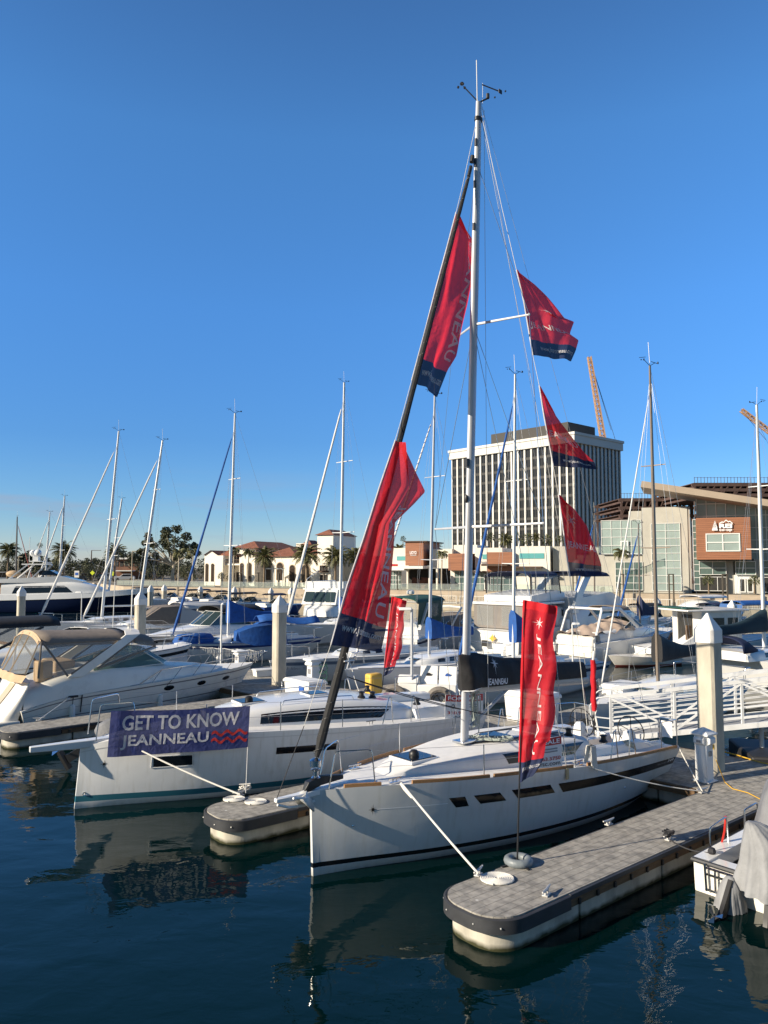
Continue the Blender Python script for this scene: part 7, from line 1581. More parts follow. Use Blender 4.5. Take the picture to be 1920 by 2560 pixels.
# navy superyacht
YF = (X_(322, 88), 90.0); r, H, C = motor('superyacht', 'navy hulled superyacht with white superstructure and two radar domes', YF, 188, 16.2, 4.2, (2.1, 1.6, 1.35), hm=NAVYH, stem=-2.2, cab=([(2.2, .6), (4, 1.5), (8, 1.9), (14.2, 1.9)], [(2.2, .2), (4, 1.2), (6.5, 1.85), (12.5, 2.0), (14.2, 1.95)]), cabw=((6.4, 13.0, 7.4, 12.6, .16, .40),), cat='yacht', group=None)
mb = MB(); mb.rings([[(x, s*H.half(H.at_x(x), 1), H.sheer(H.at_x(x))+dz) for s in (-1, 1)]+[(x, s*H.half(H.at_x(x), 1)*.96, H.sheer(H.at_x(x))+.6+dz) for s in (1, -1)] for x, dz in ((-1.9, .0), (0, .0), (3, 0), (7, 0), (11, 0), (14.4, 0))]); mb.build('bulwark', GEL, r, ang=30)
mb = MB(); mb.rings([[(x, y*w_, z) for y, z in ((-1, 3.35), (-1, h_), (1, h_), (1, 3.35))] for x, w_, h_ in ((5.6, 1.0, 3.5), (8, 1.55, 4.1), (14.6, 1.85, 3.75), (15.6, 1.85, 3.55))]); fl = mb.build('flybridge', GEL, r, ang=30)
mb = MB(); mb.rings([[(x, -1.0, 4.2), (x, 1.0, 4.2), (x, .9, h_), (x, -.9, h_)] for x, h_ in ((8.4, 4.3), (9.2, 4.75), (10.4, 4.75))]); mb.build('bridge_window', DGLASS, fl, ang=30)
mb = MB()
for s in (-1, 1):
    for x0, x1 in ((13.6, 11.6), (11.2, 9.6)): mb.beam((x0, 1.5*s, 3.7), (x1, 1.2*s, 5.4), .35, .12)
mb.box((10.9, 0, 5.45), (2.6, 2.7, .14)); mb.box((11, 0, 5.8), (1.2, 1.4, .1)); mb.box((11, 0, 6.1), (.6, .9, .5)); mb.build('radar_arch', GEL, r, ang=30)
mb = MB(); mb.ball((10.7, .55, 6.75), .42, 14); mb.ball((11.5, -.45, 6.75), .42, 14); mb.build('radar_dome', GEL, r); mb = MB(); mb.box((9.6, .4, 5.62), (.2, 2.2, .14)); mb.build('radar_bar', WHTP, r); mb = MB(); mb.tube([(11.8, 0, 5.8), (11.8, 0, 8.6)], .03, 5); mb.build('antenna', WHTP, r)
mb = MB(); mb.ball((13.5, 0, 4.35), (.8, .8, .4), 12); mb.build('tender_cover', SANDC, r); mb = MB(); mb.box((14.8, 0, 2.6), (1.1, 2.6, 1.1)); mb.build('aft_saloon', mat('warm_interior', (.35, .22, .10), .7, var=.4, vs=2), r)
# houseboat and white cruiser by the slim pile
def flybridge(label, loc, ang, L, B, wx, cov=BLACKC, name='motor_yacht', group='motor boats moored beyond the main dock', stripes=None):
    r, H, C = motor(name, label, loc, ang, L, B, (1.55, 1.4, 1.2), cab=([(1.5, .6), (3, B*.36), (L*.9, B*.42)], [(1.5, .1), (3, .9), (4, 1.6), (L*.88, 1.65), (L*.9, 1.6)]), cabw=((3.6, L*.8, 4.0, L*.78, .22, .46),), group=group)
    mb = MB(); mb.rings([[(x, y*B*w_, z) for y, z in ((-1, 2.95), (-1.03, h_), (1.03, h_), (1, 2.95))] for x, w_, h_ in ((4, .3, 3.5), (5, .40, 3.75), (L*.95, .42, 3.6))]); mb.build('flybridge', GEL, r, ang=30)
    canopy(r, 5.2, L*.9, B*.4, 4.7, .18, cov, name='bimini')
    mb = MB()
    for s in (-1, 1):
        for x in (5.3, L*.88): mb.tube([(x, B*.4*s, 3.6), (x, B*.39*s, 4.7)], .025, 5)
    mb.build('bimini_frame', STEEL, r); return r, H
p = aty(812, 1598, 60); r, H, C = motor('houseboat', 'boxy white houseboat with slanted front windows and roof deck beside the slim pile', (X_(778, 58), 60), 70, 9, 3.6, (1.3, 1.2, 1.1), cab=([(.5, .9), (1.2, 1.45), (8.6, 1.6)], [(.5, .5), (1.2, 1.0), (8.6, 1.05)]), stem=-.4, cat='houseboat', rail=False)
mb = MB(); mb.rings([[(x, -w_, 2.2), (x, w_, 2.2), (x2, w_*.96, 3.35), (x2, -w_*.96, 3.35)] for x, x2, w_ in ((.9, 1.5, 1.5), (3.5, 3.5, 1.6))]); pl = mb.build('pilothouse', GEL, r, ang=20)
for k in range(3): sheet(r, [(.90, -1.3+.9*k, 2.45), (.90, -.5+.9*k, 2.45), (1.34, -.5+.9*k, 3.2), (1.34, -1.3+.9*k, 3.2)], SGLASS, 'front_window', parent=pl)
mb = MB(); mb.box((5.4, 0, 3.42), (7.6, 3.4, .12)); mb.box((5, -1.65, 3.75), (6, .06, .55)); mb.box((5, 1.65, 3.75), (6, .06, .55)); mb.box((2.1, 0, 3.75), (.06, 3.3, .55)); mb.build('roof_deck', GEL, r, ang=0)
mb = MB(); mb.box((6, 0, 2.75), (4.6, 3.2, 1.1)); mb.build('canvas_side', BLACKC, r); rail_tube(r, [(1.6, 1.4, 3.4), (1.7, 1.4, 4.2), (4, 1.4, 4.9)], .03, WMAST, 'roof_ladder'); lettering('Ellen', (0, 0, 1, 1), quadmap((.35, -.2, 1.35), (.35, -.75, 1.35), (.35, -.2, 1.7)), GREYLET, r) if 0 else None
q = atz(800, 1578, 0); r, H, C = motor('motor_cruiser', 'white cruiser showing its railed stern just left of the slim pile base', (q.x+5.0, q.y+7.6), 236, 8.6, 3.2, (1.4, 1.3, 1.15), cab=([(1, .4), (3, 1.1), (7, 1.35)], [(1, .05), (3, .5), (5, 1.4), (7, 1.4)]), cabw=((4.4, 6.6, 4.9, 6.4, .25, .5),), top=(5.5, 8.4, 1.4, 3.1, .15, BLACKC))
lettering('Bitty Too', (0, 0, 1, 1), quadmap((8.68, .9, .62), (8.68, -.9, .62), (8.68, .9, 1.02)), BLET, r); rail_tube(r, [(8.5, 1.3, 1.15), (8.6, 1.3, 1.75), (8.6, -1.3, 1.75), (8.5, -1.3, 1.15)], .02, STEEL, 'stern_rail')
# green canopy
q = atz(1030, 1600, .9); r, H, C = motor('motor_cruiser', 'cruiser with dark green canvas enclosure behind the small feather flag', (q.x+2.3, q.y+6.5), 246, 8.5, 3.2, (1.4, 1.25, 1.1), cab=([(1, .3), (3, 1.1), (8, 1.4)], [(1, .05), (3, .5), (8, .9)]), top=(3.6, 8.3, 1.5, 3.25, .22, GREENC), stripe=NAVYH)
for s in (-1, 1): sheet(r, [(4, 1.5*s, 3.15), (8.2, 1.5*s, 3.15), (8.3, 1.45*s, 1.9), (4.2, 1.42*s, 1.9)], mat('green_side', (.014, .06, .05), .7), 'canvas_side'); sheet(r, [(5, 1.53*s, 3.0), (6.8, 1.53*s, 3.0), (6.8, 1.5*s, 2.25), (5, 1.49*s, 2.25)], VINYL, 'side_window'); mb = MB(); mb.beam((8.0, 1.4*s, 1.6), (6.9, 1.5*s, 3.1), .3, .08); mb.build('canvas_strut', GEL, r)
sheet(r, [(8.32, -1.4, 3.1), (8.32, 1.4, 3.1), (8.4, 1.4, 2.0), (8.4, -1.4, 2.0)], VINYL, 'aft_curtain'); mb = MB(); mb.lathe([(.1, 0), (.24, .05), (.24, .22), (.1, .3)], (5, -.3, 3.5), 12); mb.build('radar_dome', WHTP, r)
q = atz(1075, 1590, .8); r, H, C = motor('motor_cruiser', 'sport cruiser with taupe cockpit cover left of the grey enclosed cruiser', (q.x+4.6, q.y+5.4), 230, 7.6, 2.7, (1.25, 1.1, .95), cab=([(1, .3), (3, .95), (7.4, 1.2)], [(1, .05), (3, .4), (7.4, .5)]), ws=(2.9, 5.2, 1.6, 2.2, 1.1, .9))
mb = MB(); mb.rings([[(x, y*w_, z) for y, z in ((-1, 1.2), (-.8, h_), (.8, h_), (1, 1.2))] for x, w_, h_ in ((3.9, .9, 2.2), (5, 1.15, 2.1), (7.4, 1.2, 1.5))]); mb.build('cockpit_cover', TANC, r, ang=50)
mb = MB()
for s in (-1, 1): mb.tube([(6.6, 1.2*s, 1.3), (5.6, 1.15*s, 2.3), (5, 1.0*s, 2.55), (4.9, 0, 2.6)], .09, 6, flat=.5)
mb.build('radar_arch', GEL, r)
# grey enclosed cruiser, stern to the camera
q = atz(1180, 1640, .1); r, H, C = motor('motor_yacht', 'big white cruiser with grey screened flybridge enclosure, its stern facing the main dock', (q.x+8.6, q.y+8.2), 226, 10.6, 3.9, (1.9, 1.75, 1.5), cab=([(1.5, .4), (3.6, 1.4), (6, 1.75), (8.2, 1.78)], [(1.5, .05), (3.6, .6), (5.5, 1.15), (8.2, 1.2)]), cabw=((4.4, 5.6, 4.9, 5.5, .2, .42),), ports=((.45, .6, 1), (.6, .6, 1)), stripe=None)
mb = MB(); mb.box((7.8, 0, 3.05), (4.6, 3.7, .16)); mb.build('flybridge_deck', GEL, r, bevel=.04)
mb = MB(); mb.rings([[(x, y*w_, z) for y, z in ((-1, 1.6), (-1, 2.95), (1, 2.95), (1, 1.6))] for x, w_ in ((6.5, 1.8), (10, 1.75))]); mb.build('cockpit_screen', mat('grey_screen', (.19, .17, .155), .6, var=.1, vs=2), r, ang=20)
sheet(r, [(10.02, -1.5, 2.9), (10.02, -.3, 2.9), (10.02, -.3, 1.75), (10.02, -1.5, 1.75)], VINYL, 'aft_window'); sheet(r, [(10.02, .3, 2.9), (10.02, 1.5, 2.9), (10.02, 1.5, 1.75), (10.02, .3, 1.75)], VINYL, 'aft_window')
mb = MB(); mb.rings([[(x, y*w_, z) for y, z in ((-1, 3.15), (-1, h_), (1, h_), (1, 3.15))] for x, w_, h_ in ((4.6, 1.3, 3.6), (6, 1.6, 3.8), (9, 1.7, 3.5))]); mb.build('flybridge', GEL, r, ang=30)
canopy(r, 5.6, 9.0, 1.6, 4.75, .2, NAVYC, name='bimini'); mb = MB()
for s in (-1, 1):
    for x0, x1 in ((5.6, 5.8), (8.9, 8.9), (7.3, 7.3)): mb = MB(); mb.tube([(x0, 1.62*s, 3.6), (x1, 1.58*s, 4.8)], .04, 5); mb.build('bimini_pole', BLACKC, r)
for s in (-1, 1): sheet(r, [(5.7, 1.6*s, 4.7), (8.9, 1.6*s, 4.7), (8.9, 1.68*s, 3.6), (5.7, 1.62*s, 3.8)], VINYL, 'side_window')
a = Vector((10.68, .1, .95)); emblem(lambda u, v: a+Vector((0, -(u-.5)*.9, (v-.5)*.9)), (.5, .62), .3, .3, GOLDLET, r, inner=.55); mb = MB(); mb.box((10.69, .1, .88), (.02, 1.1, .04)); mb.build('name_line', GREYLET, r); mb = MB(); mb.box((10.75, -.4, .75), (.15, .35, .35)); mb.build('outboard_bracket', BLKP, r)
q = atz(1262, 1622, .1); r = thing('jet_ski', 'white louvred stern of a small boat left of the blue boom cover', 'motor boat', (q.x+.4, q.y+1.5, 0), R(226)); mb = MB(); mb.rings([[(x, y*w_, z) for y, z in ((-1, .0), (-1.05, .5), (-.8, h_), (.8, h_), (1.05, .5), (1, 0))] for x, w_, h_ in ((-2, .2, .7), (-1.2, .8, 1.0), (0, 1.0, 1.15), (1.2, 1.0, .95), (1.8, .95, .55))]); mb.build('hull', GEL, r, ang=40)
mb = MB()
for k in range(4): mb.box((1.45+.12*k, .0, .92-.1*k), (.03, 1.0, .05))
mb.build('louvre', GREYLET, r, ang=0); mb = MB(); mb.box((2.1, 0, .2), (.6, 1.8, .07)); mb.build('swim_platform', GEL, r)
# navy topped yacht
q = atz(1330, 1625, .1); r, H, C = motor('motor_yacht', 'white motor yacht with navy bimini, swept arch and curved dark side window', (q.x+9.3, q.y+7.0), 218, 11, 3.9, (1.9, 1.75, 1.4), cab=([(1.2, .4), (3.6, 1.4), (7, 1.75), (10, 1.75)], [(1.2, .05), (3.6, .7), (5.5, 1.3), (8.5, 1.4), (10, 1.0)]), cabw=((4.6, 8.6, 5.8, 7.6, .2, .5),))
mb = MB(); mb.rings([[(x, y*w_, z) for y, z in ((-1, 2.7), (-1, h_), (1, h_), (1, 2.7))] for x, w_, h_ in ((4.4, 1.2, 3.2), (6, 1.6, 3.6), (9.4, 1.75, 3.3))]); mb.build('flybridge', GEL, r, ang=30)
canopy(r, 6.0, 8.9, 1.55, 4.75, .2, NAVYC, name='bimini'); mb = MB()
for s in (-1, 1): mb.rings([[(x-.3, y*s, z), (x+.3, y*s, z), (x+.3, (y-.15)*s, z), (x-.3, (y-.15)*s, z)] for x, y, z in ((9.9, 1.8, 2.4), (9.3, 1.75, 3.6), (8.6, 1.65, 4.4), (8.0, 1.4, 4.7), (7.8, .01, 4.75))])
mb.build('radar_arch', GEL, r, ang=40); mb = MB(); mb.ball((7.6, .2, 5.3), (.35, .35, .42), 12); mb.build('radar_dome', WHTP, r); mb = MB(); mb.box((10.4, 0, 1.7), (.4, 3.3, .7)); mb.build('transom_seat', GEL, r, bevel=.1)
# tan covered cruiser
q = atz(1440, 1650, .1); r, H, C = motor('motor_cruiser', 'white sport cruiser with a crumpled tan cockpit cover and white arch frame', (q.x+6.6, q.y+4.9), 216, 8.2, 2.9, (1.45, 1.3, 1.1), cab=([(1, .3), (3, 1.0), (5, 1.25), (7.6, 1.3)], [(1, .05), (3, .45), (5, .6), (7.6, .5)]), ws=(2.8, 5.2, 1.8, 2.3, 1.15, .9), ports=((.15, .7, 1), (.28, .7, 1)))
mb = MB(); rnd = random.Random(6)
def tcov(u, v): x = 4.4+3.9*u; a = 2*v-1; return (x, 1.25*a, 1.75+.5*(1-abs(a)**2)*(1-u*.75)-.25*u+.10*math.sin(u*13+v*7)*math.cos(v*9)+.05*math.sin(u*29-v*15))
mb.grid(tcov, 22, 16); mb.build('cockpit_cover', mat('pink_tan_cover', (.40, .31, .25), .85, var=.1, vs=4), r, ang=80)
mb = MB()
for s in (-1, 1): mb.tube([(7.9, 1.25*s, 1.5), (7.4, 1.2*s, 2.7), (7.2, 1.1*s, 2.9)], .07, 6); mb.tube([(7.3, 1.12*s, 2.9), (5.6, 1.1*s, 2.85), (4.2, 1.25*s, 1.8)], .11, 6, flat=.6)
mb.tube([(7.25, -1.12, 2.9), (7.25, 1.12, 2.9)], .07, 6); mb.build('radar_arch', GEL, r); canopy(r, 4.6, 5.8, 1.05, 2.9, .12, TANC, name='hard_top'); mb = MB(); mb.rings([[(8.0, -1.35, .3), (8.0, 1.35, .3), (8.0, 1.35, 1.5), (8.0, -1.35, 1.5)], [(8.35, -1.25, .3), (8.35, 1.25, .3), (8.3, 1.25, 1.35), (8.3, -1.25, 1.35)]]); mb.build('transom', GELW, r, bevel=.1); fender(r, (8.5, -1.2, .75), (8.3, -1.3, 1.5))
# pilothouse fishing boat
q = atz(1660, 1660, 0); r, H, C = motor('fishing_boat', 'white pilothouse fishing boat with open doorway and green edged roof', (q.x+6.5, q.y+2.6), 196, 7.8, 2.9, (1.4, 1.1, .85), cab=None, cat='fishing boat', rail=False)
mb = MB(); mb.box((3.6, 1.22, 1.85), (2.6, .06, 1.9)); mb.box((3.6, -1.22, 1.85), (2.6, .06, 1.9)); mb.box((2.3, 0, 1.7), (.06, 2.4, 1.6)); mb.box((4.88, .85, 1.85), (.06, .7, 1.9)); mb.box((4.88, -1.0, 1.85), (.06, .4, 1.9)); ph = mb.build('pilothouse', GELW, r, ang=0)
mb = MB(); mb.box((3.9, 0, 2.86), (4.0, 2.8, .1)); mb.build('roof', GEL, r, bevel=.03); mb = MB(); mb.box((5.4, 0, 2.98), (1.1, 2.6, .05)); mb.build('roof_net', GREENC, r)
for a in ((2.6, 1.27, 2.15), (3.5, 1.27, 2.15)): mb = MB(); mb.box((a[0]+.3, a[1], a[2]), (.65, .03, .6)); mb.build('window', DGLASS, ph, ang=0)
mb = MB(); mb.box((4.4, 1.26, 1.7), (.55, .04, 1.5)); mb.box((4.93, .05, 1.75), (.04, .85, 1.7)); mb.build('doorway', DARKIN, ph, ang=0); mb = MB(); mb.rings([[(5.2, y, z) for y, z in ((.2, 1.0), (1.1, 1.0), (1.1, 1.5), (.2, 1.5))], [(6.0, y, z) for y, z in ((.3, 1.0), (1.0, 1.0), (1.0, 1.1), (.3, 1.1))]]); mb.build('deck_box', GEL, r, bevel=.04)
mb = MB(); mb.ring((7.3, 1.25, 1.15), (0, 1, .2), .24, .07, 18, 8); mb.build('life_ring', mat('life_ring_orange', (.75, .13, .03), .6), r); mb = MB(); mb.box((5.5, .9, 1.6), (.3, .12, .9)); mb.build('hanging_gear', WOODF, r)
# white dinghy with raised bow beside it
q = atz(1540, 1652, .3); r = thing('dinghy', 'low white open boat with pointed bow and a red waterline by the fishing boat', 'boat', (q.x, q.y, 0), R(22)); H = Hull(4.4, 1.7, [(0, .62), (.5, .5), (1, .48)], MOTO_D, MOTO_W, stem=-.5)
hull_mesh(r, H, [GELW, REDB], [(-.2, 0, 1), (0, 0, 1), (.09, 0, 0), (0, .6, 0), (0, 1, 0)], nu=14); deck_mesh(r, H, GELW); mb = MB(); mb.beam((1.2, 0, .6), (2.4, -.2, 1.1), .1, .08); mb.box((2.4, 0, .75), (1, .9, .3)); mb.build('seat', GEL, r, bevel=.05); lettering('Adventure', (0, 0, 1, 1), quadmap(H.pt(.45, .55, -1, .01), H.pt(.62, .55, -1, .01), H.pt(.45, .8, -1, .01)), BLET, r)
# ---- small runabouts along the seawall: two prototypes, then copies
def runabout(label, hm, topm, L=6.0):
    r, H, C = motor('runabout', label, (0, 0), 0, L, 2.3, (1.0, .9, .8), group='small runabouts moored along the seawall', hm=hm, cab=([(.8, .2), (2, .8), (5.6, 1.0)], [(.8, .04), (2, .2), (5.6, .22)]), ws=(2.0, 3.6, 1.15, 1.65, .95, .5), rail=False)
    canopy(r, 2.6, 4.6, .95, 2.1, .14, topm, name='bimini', skirt=.05); mb = MB()
    for s in (-1, 1):
        for x in (2.7, 4.5): mb.tube([(3.6, 1.0*s, 1.0), (x, .94*s, 2.1)], .02, 5)
    mb.build('bimini_frame', STEEL, r); mb = MB(); mb.box((5.2, 0, 1.05), (.9, 1.7, .3)); mb.build('sun_pad', GELW, r, bevel=.06); return r
P1 = runabout('white runabout with dark bimini nearest the left shore ramp', GEL, BLACKC); P2 = runabout('blue hulled runabout with navy bimini behind the blue furled sail', BLUEST, NAVYC)
def put(r, x, y, ang, lab, first=[]):
    q = atz(x, y, 0); c = r if r not in first else copy_tree(r); 
    if r not in first: first.append(r)
    c.location = q; c.rotation_euler = (0, 0, R(ang)); c['label'] = lab
for p_, x, y, a, lb2 in ((P1, 445, 1512, 200, 'white runabout stern on, left of the blue furled sail'), (P2, 478, 1511, 220, 'blue hulled runabout right of the blue furled sail'), (P1, 530, 1513, 225, 'white runabout with raised black bimini under the villa'), (P2, 556, 1512, 230, 'blue runabout just left of the big blue sail cover'), (P1, 635, 1526, 235, 'white runabout behind the blue tent cover'), (P1, 678, 1525, 225, 'white runabout with dark bimini just left of the leaning white furled sail'), (P2, 745, 1530, 230, 'navy topped runabout left of the houseboat'),
                      (P1, 1490, 1568, 215, 'white runabout with dark brown bimini behind the tan covered cruiser'), (P1, 1560, 1570, 212, 'white runabout with grey bimini right of the slim blue sail'), (P1, 1690, 1572, 210, 'white runabout with dark folded bimini behind the fishing boat roof'), (P2, 1850, 1570, 212, 'blue canopied runabout behind the thick right pile'), (P1, 412, 1505, 215, 'white runabout beside the far white pile'), (P1, 598, 1518, 232, 'white runabout half hidden by the big blue sail cover')): put(p_, x, y, a, lb2)
q = atz(1790, 1572, 0); r, H, C = motor('motor_cruiser', 'white hardtop cruiser with a red side seen left of the blue enclosure', (q.x+3, q.y+2.6), 205, 6.5, 2.5, (1.3, 1.1, 1), cab=([(.8, .2), (2, .9), (6, 1.1)], [(.8, .05), (2, .5), (3, 1.2), (5, 1.25), (6, .9)]), cabw=((2.6, 5, 3, 4.8, .2, .5),), stripe=RED)
canopy(r, 2.4, 5.6, 1.15, 2.7, .12, GEL, name='hard_top')
q = atz(1868, 1562, .8); r = thing('cockpit_enclosure', 'blue canvas and clear vinyl cockpit enclosure by the right hand piles', 'boat cover', (q.x, q.y, 1.1), R(20)); canopy(r, -1.5, 1.5, 1.1, 1.35, .2, BLUEC)
for s in (-1, 1): sheet(r, [(-1.4, 1.1*s, 1.3), (1.4, 1.1*s, 1.3), (1.8, 1.2*s, 0), (-1.7, 1.2*s, 0)], VINYL, 'side_window')
sheet(r, [(-1.5, -1.1, 1.3), (-1.5, 1.1, 1.3), (-1.8, 1.2, 0), (-1.8, -1.2, 0)], mat('blue_vinyl', (.05, .12, .3), .5), 'blue_panel')

# mooring lines and fenders of the second row
for a, b, lb4 in (((352, 1612, 1.3), (330, 1668, DZ), 'slack dock line from the black bimini cruiser bow'), ((425, 1610, 1.2), (470, 1662, DZ), 'dock line from the blue striped sloop bow'), ((880, 1672, 1.15), (905, 1742, DZ), 'dock line from the white sloop bow behind the yellow box'), ((1140, 1684, 1.25), (1160, 1775, DZ), 'dock line from the navy striped sloop bow'), ((1497, 1756, 1.1), (1470, 1822, DZ), 'dock line from the bronze masted sloop bow'), ((690, 1660, 1.05), (735, 1735, DZ), 'dock line from the grey sided sloop bow')):
    rope(lb4, catenary(atz(*a), atz(*b), .12, 8), .014)
for x, y, lb4 in ((545, 1655, 'white fender hanging on the blue striped sloop'), (760, 1676, 'white fender hanging on the grey sided sloop'), (1000, 1690, 'white fender hanging beside the hose cabinet sloop'), (1462, 1625, 'long white fender hanging at the tan covered cruiser stern')):
    p = atz(x, y, .55); mb = MB(); mb.tube([(0, 0, -.3), (0, 0, -.25), (0, 0, .22), (0, 0, .3)], [.03, .11, .11, .03], 10); mb.tube([(0, 0, .28), (0, .15, .75)], .01, 4); o = mb.build('fender', WHTP); o.location = p; tag(o, lb4, 'fender', 'white fenders')
# ================================================================ gangway
def gangway():
    a = atz(1528, 1848, .62); b = Vector((17.0, 17.4, 2.55)); r = thing('gangway', 'white aluminium truss gangway sloping up to the right from the main dock', 'gangway', a); d = b-a; n = Vector((-d.y, d.x, 0)).normalized()*1.35
    if n.y < 0: n = -n
    up = Vector((0, 0, 1.14)); GW = mat('white_aluminium', (.60, .61, .62), .45, var=.08, vs=2); N = 7
    for k, o in enumerate((Vector(), n)):
        mb = MB(); mb.beam(o, o+d, .08, .13); mb.beam(o+up, o+d+up, .08, .10); mb.beam(o+Vector((0, 0, .22)), o+d+Vector((0, 0, .22)), .05, .06); t = mb.build('truss', GW, r, ang=0)
        mb = MB()
        for i in range(N+1): mb.beam(o+d*(i/N)+Vector((0, 0, .07)), o+d*(i/N)+up, .06, .06, up=d)
        for i in range(N):
            p, q = (i, i+1) if i % 2 else (i+1, i); mb.beam(o+d*(p/N)+Vector((0, 0, .08)), o+d*(q/N)+up*.96, .055, .055)
        mb.build('brace', GW, t, ang=0)
        mb = MB()
        for j in range(6): z = Vector((0, 0, .32+j*.13)); mb.tube([o+z+n*(.02 if k == 0 else -.02), o+d+z+n*(.02 if k == 0 else -.02)], .011, 5)
        mb.build('guard_rail', GW, t)
    mb = MB(); w_ = n*.96; mb.add([n*.02, d+n*.02, d+w_, w_, n*.02-Vector((0, 0, .04)), d+n*.02-Vector((0, 0, .04)), d+w_-Vector((0, 0, .04)), w_-Vector((0, 0, .04))], [(0, 1, 2, 3), (7, 6, 5, 4), (0, 4, 5, 1), (1, 5, 6, 2), (2, 6, 7, 3), (3, 7, 4, 0)]); mb.build('walkway', mat('grip_tread', (.30, .30, .30), .7), r, ang=0)
    mb = MB(); e = -d.normalized(); mb.add([n*.05, n*.95, n*.95+e*.9-Vector((0, 0, .1)), n*.05+e*.9-Vector((0, 0, .1))], [(0, 1, 2, 3)]); mb.build('toe_plate', GW, r, ang=0)
    for o in (Vector(), n):
        rail_tube(r, [o+up, o+up+e*.35, o+up*.85+e*.55, o+up*.35+e*.5, o+up*.25], .02, GW, 'end_loop')
gangway()
fl = thing('float', 'dark float and white frame carrying the gangway foot', 'dock', (11.5, 20.2, 0), R(-10)); mb = MB(); mb.box((0, 0, .15), (4.2, 2.2, .7)); mb.build('float', mat('black_float', (.02, .02, .022), .6), fl, bevel=.05)
# ================================================================ main dock clutter
def dock_box(label, px_, py_, sz, ang, m=WHTP, lid=True, e=None, group='white dock boxes', z=DZ):
    r = thing('dock_box', label, 'dock box', atz(px_, py_, z), R(ang), group); L_, W_, H_ = sz
    mb = MB(); mb.rings([[(-L_*k, -W_*k, z_), (L_*k, -W_*k, z_), (L_*k, W_*k, z_), (-L_*k, W_*k, z_)] for k, z_ in ((.46, 0), (.5, H_*.8), (.5, H_*.8))][:2]); mb.build('body', m, r, bevel=.02)
    mb = MB(); mb.rings([[(-L_*k, -W_*k, z_), (L_*k, -W_*k, z_), (L_*k, W_*k, z_), (-L_*k, W_*k, z_)] for k, z_ in ((.54, H_*.81), (.54, H_*.9), (.48, H_))]); mb.build('lid', m, r, bevel=.02); return r
b1 = dock_box('white dock box with a blue sticker right of the tall middle pile', 762, 1752, (1.55, .75, .78), 130)
mb = MB(); mb.box((-.35, .395, .5), (.3, .01, .18)); mb.build('sticker', BLUELET, b1, ang=0)
def pedestal(label, px_, py_, h, ang=38, z=DZ):
    r = thing('power_pedestal', label, 'power pedestal', atz(px_, py_, z), R(ang), 'white dock power pedestals'); mb = MB(); mb.rings([[(x*k, y*k, zz) for x, y in ((-1, -1), (1, -1), (1, 1), (-1, 1))] for k, zz in ((.2, 0), (.18, h*.7), (.26, h*.75), (.2, h*.88))]); mb.build('post', PEDW, r, bevel=.02)
    mb = MB(); mb.rings([[(x*k, y*k, zz) for x, y in ((-1, -1), (1, -1), (1, 1), (-1, 1))] for k, zz in ((.3, h*.88), (.3, h*.93), (.05, h))]); mb.build('cap', PEDW, r, bevel=.01); mb = MB(); mb.box((-.19, 0, h*.55), (.02, .2, .2)); mb.build('outlet', GREYLET, r, ang=0)
pedestal('white pedestal with a coiled green hose behind the sticker dock box', 783, 1722, 1.25); pedestal('white pedestal left of the icicle lights beyond the tan cruiser bow', 455, 1655, 1.0); pedestal('low white pedestal at the tan cruiser bow tip', 600, 1672, .9)
mb = MB(); mb.tube([(.16*math.cos(t*.8), .08*math.sin(t*.8), .25+.035*t+.12*math.sin(t*.8)) for t in range(24)], .02, 5); o = mb.build('garden_hose', GREENC); o.location = atz(808, 1724, DZ); tag(o, 'green hose hanging beside the white pedestal', 'hose')
yb = thing('storage_box', 'upright yellow plastic box on the main dock at the small feather flag', 'box', atz(934, 1764, DZ), R(40)); mb = MB(); mb.box((0, 0, .55), (.55, .35, 1.1)); mb.build('body', YEL, yb, bevel=.07); mb = MB(); mb.box((0, -.18, .6), (.35, .02, .7)); mb.build('panel', YEL, yb, bevel=.01)
def hose_cab(label, px_, py_, sz, ang, open_=False):
    r = thing('pump_cabinet', label, 'cabinet', atz(px_, py_, DZ), R(ang), 'white pump cabinets with hose reels'); L_, W_, H_ = sz; mb = MB(); mb.box((0, 0, H_/2), sz); mb.build('body', WHTP, r, bevel=.02)
    if open_:
        for k in (-1, 1):
            mb = MB(); c = Vector((k*L_*.25, W_*.3, H_+.26)); mb.box(c, (L_*.46, .05, .62), M=Matrix.Rotation(-.35, 3, 'X')); ld = mb.build('lid', WHTP, r, bevel=.015); mb = MB(); mb.rings([[(c.x+q*math.cos(2*math.pi*i/14), c.y-.03+dy-.11*q*math.sin(2*math.pi*i/14)/.09*.35, c.z+q*math.sin(2*math.pi*i/14)) for i in range(14)] for q, dy in ((.09, 0), (.09, -.012))]); mb.build('sticker', BLUELET if k > 0 else BLKP, ld)
    else: mb = MB(); mb.rings([[(-L_*.56, -W_*.56, H_), (L_*.56, -W_*.56, H_), (L_*.56, W_*.56, H_), (-L_*.56, W_*.56, H_)], [(-L_*.56, W_*.1, H_+.22), (L_*.56, W_*.1, H_+.22), (L_*.56, W_*.56, H_+.2), (-L_*.56, W_*.56, H_+.2)]]); mb.build('lid', WHTP, r, bevel=.02)
    c = Vector((-L_*.5-.12 if not open_ else L_*.1, -W_*.5-.14, .5)); mb = MB(); mb.ring(c, (0, 1, 0), .36, .10, 26, 8); mb.build('hose_reel', mat('reel_hose', (.17, .15, .13), .7, var=.2, vs=12), r); mb = MB(); mb.ring(c, (0, 1, 0), .2, .025, 18, 6)
    for k in range(3): an = k*2.1; mb.tube([c, c+Vector((.3*math.cos(an), -.05, .3*math.sin(an)))], .02, 5)
    mb.build('reel_hub', BLKP, r); return r
